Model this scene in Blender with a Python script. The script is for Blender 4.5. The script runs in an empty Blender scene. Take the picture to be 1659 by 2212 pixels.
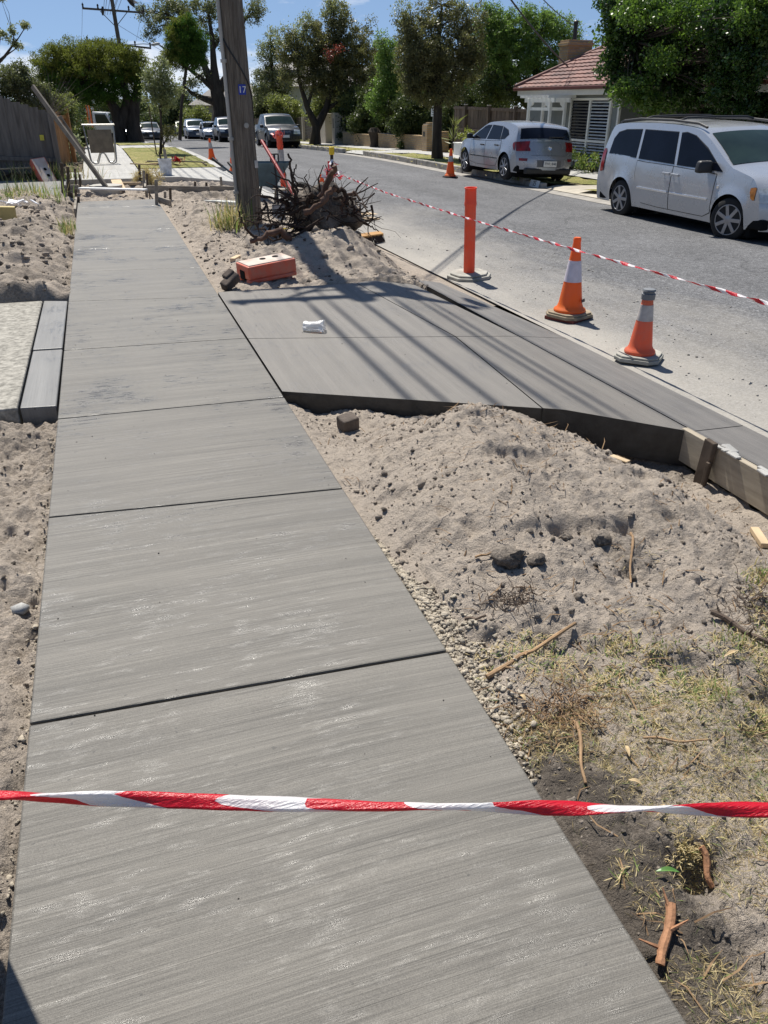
import bpy, bmesh, math, random
import numpy as np
from mathutils import Vector, Matrix, Euler
random.seed(7); RNG = np.random.default_rng(7)
scene = bpy.context.scene
col = scene.collection
R = math.radians

# ------------------------------------------------------------------ camera, sky, sun, exposure
CZ = 1.70
PITCH = 28.0193; YAW = 18.6743
camd = bpy.data.cameras.new("camera"); cam = bpy.data.objects.new("camera", camd); col.objects.link(cam)
cam.location = (0, 0, CZ); cam.rotation_euler = (R(90 - PITCH), 0, R(-YAW))
camd.sensor_fit = 'VERTICAL'; camd.sensor_height = 36.0; camd.lens = 0.751 * 36.0
camd.clip_start = 0.05; camd.clip_end = 3000
scene.camera = cam
SUN_EL = 59.0; SUN_AZ = 4.0           # degrees; azimuth measured from +Y towards -X
world = bpy.data.worlds.new("World"); scene.world = world; world.use_nodes = True
wn = world.node_tree; wn.nodes.clear()
wo = wn.nodes.new("ShaderNodeOutputWorld"); bg = wn.nodes.new("ShaderNodeBackground"); sky = wn.nodes.new("ShaderNodeTexSky")
sky.sky_type = 'NISHITA'; sky.sun_disc = False; sky.sun_elevation = R(SUN_EL); sky.sun_rotation = R(-SUN_AZ)
sky.air_density = 1.0; sky.dust_density = 0.2; sky.ozone_density = 2.2
bg.inputs[1].default_value = 0.08
_tc = wn.nodes.new("ShaderNodeTexCoord"); _ad = wn.nodes.new("ShaderNodeVectorMath"); _nm = wn.nodes.new("ShaderNodeVectorMath")
_ad.operation = 'ADD'; _ad.inputs[1].default_value = (0, 0, .2); _nm.operation = 'NORMALIZE'
wn.links.new(_tc.outputs['Generated'], _ad.inputs[0]); wn.links.new(_ad.outputs[0], _nm.inputs[0]); wn.links.new(_nm.outputs[0], sky.inputs[0])
_no = wn.nodes.new("ShaderNodeTexNoise"); _no.inputs['Scale'].default_value = 5; _no.inputs['Detail'].default_value = 7; _no.inputs['Roughness'].default_value = .6
_mp = wn.nodes.new("ShaderNodeMapping"); _mp.inputs['Scale'].default_value = (1, 1, 4); wn.links.new(_tc.outputs['Generated'], _mp.inputs[0]); wn.links.new(_mp.outputs[0], _no.inputs['Vector'])
_sx = wn.nodes.new("ShaderNodeSeparateXYZ"); wn.links.new(_tc.outputs['Generated'], _sx.inputs[0])
_mr = wn.nodes.new("ShaderNodeMapRange"); _mr.inputs[1].default_value = .02; _mr.inputs[2].default_value = .12; _mr.inputs[3].default_value = .20; _mr.inputs[4].default_value = -.02; wn.links.new(_sx.outputs[2], _mr.inputs[0])
_ma = wn.nodes.new("ShaderNodeMath"); _ma.operation = 'ADD'; wn.links.new(_no.outputs['Fac'], _ma.inputs[0]); wn.links.new(_mr.outputs[0], _ma.inputs[1])
_cr = wn.nodes.new("ShaderNodeValToRGB"); _cr.color_ramp.elements[0].position = .63; _cr.color_ramp.elements[1].position = .80; wn.links.new(_ma.outputs[0], _cr.inputs[0])
_mx = wn.nodes.new("ShaderNodeMix"); _mx.data_type = 'RGBA'; _mx.inputs[7].default_value = (9, 9.3, 9.8, 1); wn.links.new(_cr.outputs[0], _mx.inputs[0]); wn.links.new(sky.outputs[0], _mx.inputs[6])
wn.links.new(_mx.outputs[2], bg.inputs[0]); wn.links.new(bg.outputs[0], wo.inputs[0])
sund = bpy.data.lights.new("sun", 'SUN'); sun = bpy.data.objects.new("sun", sund); col.objects.link(sun)
sund.energy = 5.0; sund.angle = R(0.53); sund.color = (1.0, 0.95, 0.865)
sv = Vector((-math.sin(R(SUN_AZ)) * math.cos(R(SUN_EL)), math.cos(R(SUN_AZ)) * math.cos(R(SUN_EL)), math.sin(R(SUN_EL))))
sun.rotation_euler = sv.to_track_quat('Z', 'Y').to_euler(); sun.location = (0, 20, 30)
scene.view_settings.view_transform = 'Standard'; scene.view_settings.look = 'None'
scene.view_settings.exposure = 0.40; scene.view_settings.gamma = 1.0
scene.cycles.max_bounces = 8; scene.cycles.transparent_max_bounces = 12
scene.render.film_transparent = False

# ------------------------------------------------------------------ measuring helpers
_PW, _PH = 1659.0, 2212.0; _F = 0.751 * _PH
def ray(px, py):
    x = px - _PW / 2; y = _PH / 2 - py; p = R(PITCH)
    f = _F * math.cos(p) + y * math.sin(p); u = -_F * math.sin(p) + y * math.cos(p)
    c, s = math.cos(R(YAW)), math.sin(R(YAW))
    return Vector((x * c + f * s, -x * s + f * c, u))
def at(px, py, Y):                     # point of the place seen there, at street distance Y
    d = ray(px, py); t = Y / d.y
    return Vector((d.x * t, Y, CZ + d.z * t))
def mpp(px, py, Y): return Y / ray(px, py).y
def onz(px, py, z):
    d = ray(px, py); t = (z - CZ) / d.z
    return Vector((d.x * t, d.y * t, z))
SL = 0.0097
def zr(y):                             # road level along the street
    if y < 28: return -.25
    d = y - 28
    return -.25 - (.0224 * d * d / 20 if d < 10 else .0224 * (d - 5))
def zn(y):                             # footpath level, near side
    if y < 18: return SL * y
    b = SL * 18; k = min(1, max(0, (y - 26) / 34)); k = k * k * (3 - 2 * k)
    return b * (1 - k) + (zr(y) + .15) * k
def zf(x, y): return zr(y) + .14 - .055 * min(1.6, max(0, x - 10.7))   # far verge

# ------------------------------------------------------------------ noise
def _hash(ix, iy, seed):
    h = (ix.astype(np.int64) * 374761393 + iy.astype(np.int64) * 668265263 + seed * 982451653) & 0x7fffffff
    h = ((h ^ (h >> 13)) * 1274126177) & 0x7fffffff
    return ((h ^ (h >> 16)) & 0xffff) / 65535.0
def vnoise(x, y, seed=0):
    x = np.asarray(x, float); y = np.asarray(y, float)
    ix = np.floor(x); iy = np.floor(y); fx = x - ix; fy = y - iy
    fx = fx * fx * fx * (fx * (fx * 6 - 15) + 10); fy = fy * fy * fy * (fy * (fy * 6 - 15) + 10)
    a = _hash(ix, iy, seed); b = _hash(ix + 1, iy, seed); c = _hash(ix, iy + 1, seed); d = _hash(ix + 1, iy + 1, seed)
    return (a * (1 - fx) + b * fx) * (1 - fy) + (c * (1 - fx) + d * fx) * fy - .5
def fbm(x, y, oct=4, seed=0, gain=.5):
    s = 0; a = 1; f = 1
    for o in range(oct):
        ca, sa = math.cos(o * 1.3), math.sin(o * 1.3)
        s = s + a * vnoise((x * ca - y * sa) * f + o * 17.3, (x * sa + y * ca) * f, seed + o); a *= gain; f *= 2.03
    return s
def sst(a, b, x):
    t = np.clip((np.asarray(x, float) - a) / (b - a), 0, 1); return t * t * (3 - 2 * t)

# ------------------------------------------------------------------ materials
def lk(nt, a, b): nt.links.new(a, b)
def newmat(name):
    m = bpy.data.materials.new(name); m.use_nodes = True
    return m, m.node_tree, m.node_tree.nodes['Principled BSDF']
def setp(b, **k):
    for n, v in k.items():
        b.inputs[n.replace('_', ' ')].default_value = v
def c4(c): return (c[0], c[1], c[2], 1)
def coords(nt, scale=(1, 1, 1), kind='Object', rot=(0, 0, 0)):
    tc = nt.nodes.new("ShaderNodeTexCoord"); mp = nt.nodes.new("ShaderNodeMapping")
    mp.inputs['Scale'].default_value = scale; mp.inputs['Rotation'].default_value = rot
    lk(nt, tc.outputs[kind], mp.inputs[0]); return mp.outputs[0]
def noise(nt, vec, scale, detail=4, rough=.55, dist=0):
    n = nt.nodes.new("ShaderNodeTexNoise"); n.inputs['Scale'].default_value = scale; n.inputs['Detail'].default_value = detail
    n.inputs['Roughness'].default_value = rough; n.inputs['Distortion'].default_value = dist
    if vec is not None: lk(nt, vec, n.inputs['Vector'])
    return n.outputs['Fac']
def ramp(nt, fac, stops, interp='LINEAR'):
    r = nt.nodes.new("ShaderNodeValToRGB"); r.color_ramp.interpolation = interp
    e = r.color_ramp.elements
    while len(e) < len(stops): e.new(.5)
    for i, (p, c) in enumerate(stops):
        e[i].position = p; e[i].color = c4(c) if not isinstance(c, (int, float)) else (c, c, c, 1)
    lk(nt, fac, r.inputs[0]); return r.outputs[0]
def mix(nt, fac, a, b, blend='MIX'):
    m = nt.nodes.new("ShaderNodeMix"); m.data_type = 'RGBA'; m.blend_type = blend
    for sock, v in ((m.inputs[0], fac), (m.inputs[6], a), (m.inputs[7], b)):
        if isinstance(v, bpy.types.NodeSocket): lk(nt, v, sock)
        elif isinstance(v, (int, float)): sock.default_value = v
        else: sock.default_value = c4(v)
    return m.outputs[2]
def mth(nt, op, a, b=None, clamp=False):
    m = nt.nodes.new("ShaderNodeMath"); m.operation = op; m.use_clamp = clamp
    for i, v in enumerate((a, b)):
        if v is None: continue
        if isinstance(v, bpy.types.NodeSocket): lk(nt, v, m.inputs[i])
        else: m.inputs[i].default_value = v
    return m.outputs[0]
def bump(nt, b, h, strength=.3, dist=.01, prev=None):
    n = nt.nodes.new("ShaderNodeBump"); n.inputs['Strength'].default_value = strength; n.inputs['Distance'].default_value = dist
    lk(nt, h, n.inputs['Height'])
    if prev is not None: lk(nt, prev, n.inputs['Normal'])
    lk(nt, n.outputs[0], b.inputs['Normal']); return n.outputs[0]
_M = {}
def M(name, c, rough=.6, metal=0.0, var=.12, vs=6.0, bs=0.0, bscale=40, spec=.5, coat=0, stretch=(1, 1, 1), c2=None):
    """plain material with a little procedural variation"""
    if name in _M: return _M[name]
    m, nt, b = newmat(name)
    v = coords(nt, stretch)
    n = noise(nt, v, vs, 5)
    lo = c2 if c2 else tuple(x * (1 - var) for x in c); hi = tuple(min(1, x * (1 + var)) for x in c)
    cc = ramp(nt, n, [(.3, lo), (.7, hi)])
    lk(nt, cc, b.inputs['Base Color'])
    setp(b, Roughness=rough, Metallic=metal); b.inputs['Specular IOR Level'].default_value = spec
    if coat: b.inputs['Coat Weight'].default_value = coat; b.inputs['Coat Roughness'].default_value = .05
    if bs: bump(nt, b, noise(nt, v, bscale, 4), bs, .01)
    _M[name] = m; return m
def leafmat(name, c1, c2, trans=.35, rough=.45, spec=.4):
    m, nt, b = newmat(name)
    g = nt.nodes.new("ShaderNodeNewGeometry")
    cc = ramp(nt, g.outputs['Random Per Island'], [(0, c1), (1, c2)])
    lk(nt, cc, b.inputs['Base Color']); setp(b, Roughness=rough); b.inputs['Specular IOR Level'].default_value = spec
    t = nt.nodes.new("ShaderNodeBsdfTranslucent"); lk(nt, mix(nt, .5, cc, (c2[0]*1.3, c2[1]*1.45, c2[2]*.8)), t.inputs[0])
    ms = nt.nodes.new("ShaderNodeMixShader"); ms.inputs[0].default_value = trans
    lk(nt, b.outputs[0], ms.inputs[1]); lk(nt, t.outputs[0], ms.inputs[2])
    lk(nt, ms.outputs[0], nt.nodes['Material Output'].inputs[0]); return m

# ------------------------------------------------------------------ objects and meshes
def tag(o, label=None, cat=None, group=None, kind=None):
    if label: o["label"] = label
    if cat: o["category"] = cat
    if group: o["group"] = group
    if kind: o["kind"] = kind
    return o
def link(o, parent=None):
    col.objects.link(o)
    if parent is not None: o.parent = parent
    return o
def empty(name, loc=(0, 0, 0), rz=0, label=None, cat=None, group=None):
    o = bpy.data.objects.new(name, None); col.objects.link(o); o.empty_display_size = .2
    o.location = loc; o.rotation_euler = (0, 0, rz); return tag(o, label, cat, group)
def kids(o): return [c for c in scene.objects if c.parent == o]
def copy_tree(o, parent=None):
    c = o.copy(); col.objects.link(c)
    if parent is not None: c.parent = parent
    for ch in kids(o): copy_tree(ch, c)
    return c
def fastmesh(name, V, Fc, mats, parent=None, smooth=False, midx=None):
    """V (n,3), Fc (m,k) with the same k for all faces"""
    V = np.asarray(V, np.float32); Fc = np.asarray(Fc, np.int32)
    me = bpy.data.meshes.new(name); me.vertices.add(len(V)); me.vertices.foreach_set('co', V.ravel())
    k = Fc.shape[1]; me.loops.add(Fc.size); me.loops.foreach_set('vertex_index', Fc.ravel())
    me.polygons.add(len(Fc)); me.polygons.foreach_set('loop_start', np.arange(0, Fc.size, k, dtype=np.int32))
    for m in (mats if isinstance(mats, (list, tuple)) else [mats]): me.materials.append(m)
    if midx is not None: me.polygons.foreach_set('material_index', np.asarray(midx, np.int32))
    if smooth: me.polygons.foreach_set('use_smooth', np.ones(len(Fc), bool))
    me.update(calc_edges=True); me.validate()
    return link(bpy.data.objects.new(name, me), parent)
def gridmesh(name, X, Y, Z, mats, parent=None, smooth=True, mask=None):
    n, m = X.shape
    V = np.stack([X, Y, Z], -1).reshape(-1, 3)
    i = np.arange(n * m).reshape(n, m)
    Fc = np.stack([i[:-1, :-1], i[:-1, 1:], i[1:, 1:], i[1:, :-1]], -1)
    Fc = Fc[mask] if mask is not None else Fc.reshape(-1, 4)
    a = V[Fc[0]]; nz = np.cross(a[1] - a[0], a[2] - a[0])[2]
    if nz < 0: Fc = Fc[:, ::-1]
    return fastmesh(name, V, Fc, mats, parent, smooth)
class MB:
    def __init__(s): s.v = []; s.f = []; s.m = []
    def add(s, vs, fs, mi=0):
        o = len(s.v); s.v += [tuple(p) for p in vs]
        for f in fs: s.f.append(tuple(i + o for i in f)); s.m.append(mi)
        return s
    def box(s, c, size, rot=None, mi=0, taper=1.0):
        x, y, z = size[0] / 2, size[1] / 2, size[2] / 2
        P = [Vector((a * x * (taper if e > 0 else 1), b * y * (taper if e > 0 else 1), e * z)) for e in (-1, 1) for a, b in ((-1, -1), (1, -1), (1, 1), (-1, 1))]
        if rot is not None:
            rm = rot if isinstance(rot, Matrix) else Euler(rot).to_matrix(); P = [rm @ p for p in P]
        c = Vector(c); P = [p + c for p in P]
        return s.add(P, [(3, 2, 1, 0), (4, 5, 6, 7), (0, 1, 5, 4), (1, 2, 6, 5), (2, 3, 7, 6), (3, 0, 4, 7)], mi)
    def bar(s, a, b, w, h, mi=0, up=(0, 0, 1), roll=0):
        a = Vector(a); b = Vector(b); d = (b - a); L = d.length; d.normalize(); u = Vector(up)
        if abs(d.dot(u)) > .95: u = Vector((0, 1, 0))
        sx = d.cross(u).normalized(); u = sx.cross(d)
        if roll: q = Matrix.Rotation(roll, 3, d); sx = q @ sx; u = q @ u
        P = [p + sx * (i * w / 2) + u * (j * h / 2) for p in (a, b) for i, j in ((-1, -1), (1, -1), (1, 1), (-1, 1))]
        return s.add(P, [(0, 1, 2, 3), (7, 6, 5, 4), (0, 4, 5, 1), (1, 5, 6, 2), (2, 6, 7, 3), (3, 7, 4, 0)], mi)
    def tube(s, pts, rad, n=8, mi=0, cap=True):
        pts = [Vector(p) for p in pts]; rad = rad if isinstance(rad, (list, tuple)) else [rad] * len(pts)
        u = None; V = []
        for i, p in enumerate(pts):
            d = (pts[min(i + 1, len(pts) - 1)] - pts[max(i - 1, 0)])
            if d.length < 1e-9: d = Vector((0, 0, 1))
            d.normalize()
            if u is None:
                u = d.cross(Vector((0, 0, 1)) if abs(d.z) < .9 else Vector((1, 0, 0))).normalized()
            else: u = (u - d * u.dot(d)).normalized()
            w = d.cross(u)
            V += [p + (u * math.cos(2 * math.pi * k / n) + w * math.sin(2 * math.pi * k / n)) * rad[i] for k in range(n)]
        Fs = [(i * n + k, i * n + (k + 1) % n, (i + 1) * n + (k + 1) % n, (i + 1) * n + k) for i in range(len(pts) - 1) for k in range(n)]
        if cap: Fs += [tuple(range(n - 1, -1, -1)), tuple(range((len(pts) - 1) * n, len(pts) * n))]
        return s.add(V, Fs, mi)
    def lathe(s, prof, c=(0, 0, 0), n=24, axis='z', mi=0, rot=None):
        V = []
        for r, h in prof:
            for k in range(n):
                a = 2 * math.pi * k / n; x, y = r * math.cos(a), r * math.sin(a)
                p = Vector((x, y, h)) if axis == 'z' else Vector((x, h, y))
                if rot is not None: p = rot @ p
                V.append(p + Vector(c))
        Fs = [(i * n + k, i * n + (k + 1) % n, (i + 1) * n + (k + 1) % n, (i + 1) * n + k) for i in range(len(prof) - 1) for k in range(n)]
        Fs += [tuple(range(n - 1, -1, -1)), tuple(range((len(prof) - 1) * n, len(prof) * n))]
        if axis != 'z': Fs = [f[::-1] for f in Fs]
        return s.add(V, Fs, mi)
    def prism(s, poly, z0, z1, mi=0):
        n = len(poly); V = [(x, y, z0) for x, y in poly] + [(x, y, z1) for x, y in poly]
        return s.add(V, [tuple(range(n - 1, -1, -1)), tuple(range(n, 2 * n))] + [(i, (i + 1) % n, n + (i + 1) % n, n + i) for i in range(n)], mi)
    def build(s, name, mats, parent=None, smooth=False, bevel=0, seg=2, angle=40, fixn=False):
        me = bpy.data.meshes.new(name); me.from_pydata([tuple(p) for p in s.v], [], s.f)
        for m in (mats if isinstance(mats, (list, tuple)) else [mats]): me.materials.append(m)
        me.polygons.foreach_set('material_index', np.array(s.m, np.int32))
        if bevel or fixn:
            bm = bmesh.new(); bm.from_mesh(me)
            if fixn: bmesh.ops.recalc_face_normals(bm, faces=bm.faces[:])
            if bevel:
                ed = [e for e in bm.edges if len(e.link_faces) == 2 and e.calc_face_angle(0) > R(angle)]
                bmesh.ops.bevel(bm, geom=ed, offset=bevel, segments=seg, affect='EDGES', profile=.5, clamp_overlap=True)
            bm.to_mesh(me); bm.free()
        if smooth:
            me.polygons.foreach_set('use_smooth', np.ones(len(me.polygons), bool))
            if hasattr(me, 'set_sharp_from_angle'): me.set_sharp_from_angle(angle=R(angle))
        me.update()
        return link(bpy.data.objects.new(name, me), parent)
def text(s, size, mat, name='lettering', parent=None, loc=(0, 0, 0), rot=(0, 0, 0), depth=.002):
    cu = bpy.data.curves.new(name, 'FONT'); cu.body = s; cu.size = size; cu.align_x = 'CENTER'; cu.align_y = 'CENTER'; cu.extrude = depth
    ob = bpy.data.objects.new(name, cu); col.objects.link(ob)
    dg = bpy.context.evaluated_depsgraph_get(); me = bpy.data.meshes.new_from_object(ob.evaluated_get(dg))
    bpy.data.objects.remove(ob); me.materials.clear(); me.materials.append(mat)
    o = link(bpy.data.objects.new(name, me), parent); o.location = loc; o.rotation_euler = rot; return o

# ------------------------------------------------------------------ ground materials
def concrete(name, base, along='x', streak=.16, gloss=(.36, .6), fine=1.0, blot=.1, spec=.5, coat=0, bd=.006):
    m, nt, b = newmat(name)
    tc = nt.nodes.new("ShaderNodeTexCoord"); v = tc.outputs['Object']
    sx = nt.nodes.new("ShaderNodeSeparateXYZ"); lk(nt, v, sx.inputs[0])
    a, c = (sx.outputs[0], sx.outputs[1]) if along == 'x' else (sx.outputs[1], sx.outputs[0])
    w = mth(nt, 'MULTIPLY', mth(nt, 'SUBTRACT', noise(nt, v, 1.1, 2), .5), .02)
    q = mth(nt, 'MAXIMUM', mth(nt, 'SUBTRACT', a, .35), 0.0)
    c = mth(nt, 'ADD', mth(nt, 'ADD', c, w), mth(nt, 'MULTIPLY', mth(nt, 'MULTIPLY', q, q), .06 if along == 'x' else 0))
    def vec(fa, fc):
        cb = nt.nodes.new("ShaderNodeCombineXYZ"); lk(nt, mth(nt, 'MULTIPLY', a, fa), cb.inputs[0]); lk(nt, mth(nt, 'MULTIPLY', c, fc), cb.inputs[1]); return cb.outputs[0]
    n1 = noise(nt, vec(1.5, 330), 1, 3, .7); n2 = noise(nt, vec(.7, 80), 1, 6, .75); n3 = noise(nt, vec(.4, 9), 1, 4, .65)
    sp = noise(nt, v, 300, 3, .75); bl = noise(nt, v, 1.7, 6, .65); pit = noise(nt, v, 34, 2, .5); sm = noise(nt, vec(7, 34), 1, 4, .7)
    s = mth(nt, 'ADD', mth(nt, 'MULTIPLY', n1, .52), mth(nt, 'ADD', mth(nt, 'MULTIPLY', n2, .36), mth(nt, 'MULTIPLY', n3, .12)))
    lo = tuple(x * (1 - streak * 2.4) for x in base); hi = tuple(x * (1 + streak * 2.0) for x in base)
    cc = ramp(nt, s, [(.36, lo), (.5, base), (.64, hi)])
    cc = mix(nt, .22, cc, ramp(nt, n3, [(.35, (.3, .3, .3)), (.65, (.68, .68, .67))]), 'OVERLAY')
    cc = mix(nt, blot * 2.5, cc, ramp(nt, bl, [(.3, (.36, .36, .36)), (.7, (.64, .63, .61))]), 'OVERLAY')
    cc = mix(nt, .5, cc, ramp(nt, sp, [(.3, (.2, .2, .2)), (.7, (.8, .8, .79))]), 'OVERLAY')
    cc = mix(nt, ramp(nt, pit, [(.74, 0.0), (.78, .7)]), cc, (.05, .048, .045))
    lk(nt, cc, b.inputs['Base Color'])
    rr_ = mth(nt, 'ADD', mth(nt, 'MULTIPLY', sm, .55), mth(nt, 'MULTIPLY', bl, .45))
    lk(nt, ramp(nt, rr_, [(.395, gloss[0]), (.475, gloss[1])]), b.inputs['Roughness'])
    b.inputs['Specular IOR Level'].default_value = spec
    if coat:
        lk(nt, mth(nt, 'MULTIPLY', ramp(nt, mth(nt, 'ADD', mth(nt, 'MULTIPLY', sm, .5), mth(nt, 'MULTIPLY', n3, .5)), [(.51, 0.0), (.62, 1.0)]), coat), b.inputs['Coat Weight'])
        b.inputs['Coat Roughness'].default_value = .2
        bn = nt.nodes.new("ShaderNodeBump"); bn.inputs['Strength'].default_value = .5; bn.inputs['Distance'].default_value = .004; lk(nt, mth(nt, 'ADD', n2, sp), bn.inputs['Height']); lk(nt, bn.outputs[0], b.inputs['Coat Normal'])
    h = mth(nt, 'ADD', mth(nt, 'MULTIPLY', n1, .8), mth(nt, 'ADD', mth(nt, 'MULTIPLY', n2, .7), mth(nt, 'MULTIPLY', sp, .7)))
    bump(nt, b, h, .7 * fine, bd)
    return m
m_path = concrete("fresh_broomed_concrete", (.128, .119, .104), 'x', .24, (.21, .56), fine=.7, bd=.0030, spec=.45)
m_apron = concrete("fresh_apron_concrete", (.155, .143, .128), 'y', .09, (.42, .6), .5, .1)
m_gutter = concrete("damp_gutter_concrete", (.15, .142, .134), 'y', .10, (.45, .65), .25, .2)
m_oldconc = concrete("old_pale_concrete", (.40, .395, .38), 'y', .05, (.7, .9), .6, .2, .3)
m_slabedge = M("dark_slab_edge", (.035, .034, .032), .5, var=.4, vs=12, bs=.4)  # slab sides and the base under the joints, far darker than the tops

def soilmat(name, pale, dark, bsize=1.0):
    m, nt, b = newmat(name); v = coords(nt)
    at_ = nt.nodes.new("ShaderNodeAttribute"); at_.attribute_name = 'damp'
    n = noise(nt, v, 3.1, 7, .62); f = noise(nt, v, 60, 5, .7); g = noise(nt, v, 330, 2, .7)
    s = mth(nt, 'ADD', at_.outputs['Fac'], mth(nt, 'MULTIPLY', mth(nt, 'SUBTRACT', n, .5), 1.5))
    s = mth(nt, 'ADD', s, mth(nt, 'MULTIPLY', mth(nt, 'SUBTRACT', f, .5), 1.3))
    cc = ramp(nt, s, [(.1, pale), (.45, tuple((p * .62 + d * .38) for p, d in zip(pale, dark))), (.9, dark)])
    cc = mix(nt, .55, cc, ramp(nt, g, [(.3, (.22, .22, .22)), (.7, (.78, .78, .77))]), 'OVERLAY')
    lk(nt, cc, b.inputs['Base Color']); setp(b, Roughness=.95); b.inputs['Specular IOR Level'].default_value = .15
    h = mth(nt, 'ADD', mth(nt, 'MULTIPLY', f, 1.0), mth(nt, 'MULTIPLY', g, .35))
    f2 = noise(nt, v, 24, 5, .75); bump(nt, b, mth(nt, 'ADD', h, mth(nt, 'MULTIPLY', f2, 1.6)), 1.0, .016 * bsize)
    return m
m_soil = soilmat("sandy_soil", (.43, .37, .31), (.115, .098, .082))
m_ground = M("dry_ground", (.16, .14, .09), .95, var=.35, vs=.8, bs=.5, bscale=6, spec=.1)
def asphalt():
    m, nt, b = newmat("worn_asphalt"); v = coords(nt)
    sx = nt.nodes.new("ShaderNodeSeparateXYZ"); lk(nt, v, sx.inputs[0])
    g = noise(nt, v, 55, 3, .8); g2 = noise(nt, v, 17, 4, .7); n = noise(nt, v, .9, 6, .6)
    cc = ramp(nt, g, [(.3, (.05, .05, .053)), (.5, (.115, .116, .121)), (.68, (.26, .26, .262))])
    cc = mix(nt, .6, cc, ramp(nt, g2, [(.35, (.25, .25, .25)), (.65, (.72, .72, .72))]), 'OVERLAY')
    w = noise(nt, coords(nt, (1, .12, 1)), .8, 5, .6); cc = mix(nt, .5, cc, ramp(nt, w, [(.35, (.36, .36, .36)), (.65, (.63, .63, .63))]), 'OVERLAY')
    cc = mix(nt, .65, cc, ramp(nt, n, [(.3, (.35, .35, .35)), (.7, (.6, .6, .6))]), 'OVERLAY')
    vo = nt.nodes.new('ShaderNodeTexVoronoi'); vo.feature = 'DISTANCE_TO_EDGE'; vo.inputs['Scale'].default_value = .28
    wv = nt.nodes.new('ShaderNodeVectorMath'); wv.operation = 'ADD'; nz = nt.nodes.new('ShaderNodeTexNoise'); nz.inputs['Scale'].default_value = 1.3; nz.inputs['Detail'].default_value = 6; lk(nt, v, nz.inputs['Vector']); lk(nt, v, wv.inputs[0]); lk(nt, nz.outputs['Color'], wv.inputs[1]); lk(nt, wv.outputs[0], vo.inputs['Vector'])
    cc = mix(nt, ramp(nt, vo.outputs['Distance'], [(0.0, .55), (.006, 0.0)]), cc, (.04, .04, .042))
    # site dust tracked along the near edge
    d = mth(nt, 'SUBTRACT', 6.0, sx.outputs[0]); d = mth(nt, 'MULTIPLY', d, .55)
    d = mth(nt, 'ADD', d, mth(nt, 'MULTIPLY', mth(nt, 'SUBTRACT', noise(nt, coords(nt, (1, .35, 1)), 1.2, 6, .65), .5), 2.0))
    yfar = mth(nt, 'MULTIPLY', mth(nt, 'SUBTRACT', 19.0, sx.outputs[1]), .22, True)
    d = mth(nt, 'MULTIPLY', mth(nt, 'MULTIPLY', d, .75, True), yfar)
    cc = mix(nt, d, cc, mix(nt, g, (.25, .235, .205), (.46, .43, .385)))
    lk(nt, cc, b.inputs['Base Color']); setp(b, Roughness=.85); b.inputs['Specular IOR Level'].default_value = .3
    bump(nt, b, mth(nt, 'ADD', g, g2), .6, .012); return m
m_road = asphalt()
def grassmat(name, g1, g2, dry):
    m, nt, b = newmat(name); v = coords(nt)
    n = noise(nt, v, .55, 6, .65); f = noise(nt, v, 24, 4, .75); s = noise(nt, v, 5, 4, .7)
    cc = ramp(nt, mth(nt, 'ADD', mth(nt, 'MULTIPLY', n, .6), mth(nt, 'MULTIPLY', s, .4)), [(.35, g1), (.5, g2), (.62, dry)])
    cc = mix(nt, .75, cc, ramp(nt, f, [(.3, (.15, .15, .15)), (.7, (.8, .8, .8))]), 'OVERLAY')
    lk(nt, cc, b.inputs['Base Color']); setp(b, Roughness=.9); b.inputs['Specular IOR Level'].default_value = .15
    bump(nt, b, f, 1.0, .05); return m
m_grass = grassmat("mown_lawn", (.13, .165, .045), (.27, .26, .09), (.40, .34, .15))
m_dirt = soilmat("garden_mulch", (.2, .16, .12), (.06, .05, .04), 2)
m_wood = M("weathered_timber", (.27, .24, .2), .85, var=.35, vs=4, bs=.3, bscale=30, stretch=(1, 1, 6), spec=.2)
m_woodnew = M("pale_new_timber", (.55, .42, .27), .75, var=.2, vs=5, spec=.2)
m_wooddark = M("dark_stake_timber", (.1, .078, .06), .9, var=.4, vs=8, spec=.2)
m_dark = M("black_void", (.012, .012, .012), .9, spec=.1)

# ------------------------------------------------------------------ ground structures
def struct(o): o["kind"] = "structure"; return o
def setdamp(o, arr):
    a = o.data.attributes.new('damp', 'FLOAT', 'POINT'); a.data.foreach_set('value', np.asarray(arr, np.float32).ravel()); return o
YS = np.concatenate([np.arange(-30, 26, 2.), np.arange(26, 60, 1.), np.arange(60, 260, 5.), np.array([300, 400, 700])])
ZR = np.array([zr(y) for y in YS]); ZR = np.maximum(ZR, -4.3); ZN = np.array([zn(y) for y in YS])
def strip(name, xs, ys, zfun, mat, smooth=True):
    X, Y = np.meshgrid(np.asarray(xs, float), np.asarray(ys, float))
    Z = np.vectorize(zfun)(X, Y); return struct(gridmesh(name, X, Y, Z, mat, smooth=smooth))
zrc = lambda y: max(zr(y), -4.3)
strip("ground", [-400, -60, -12, -1, 0.9, 3.6, 4.2, 10, 14, 60, 400], YS, lambda x, y: zrc(y) - .14, m_ground)
def roadz(x, y):
    return zrc(y) + .05 * (1 - ((x - 7.3) / 3.4) ** 2)
strip("road", np.linspace(3.9, 10.75, 9), YS, roadz, m_road)

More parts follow.
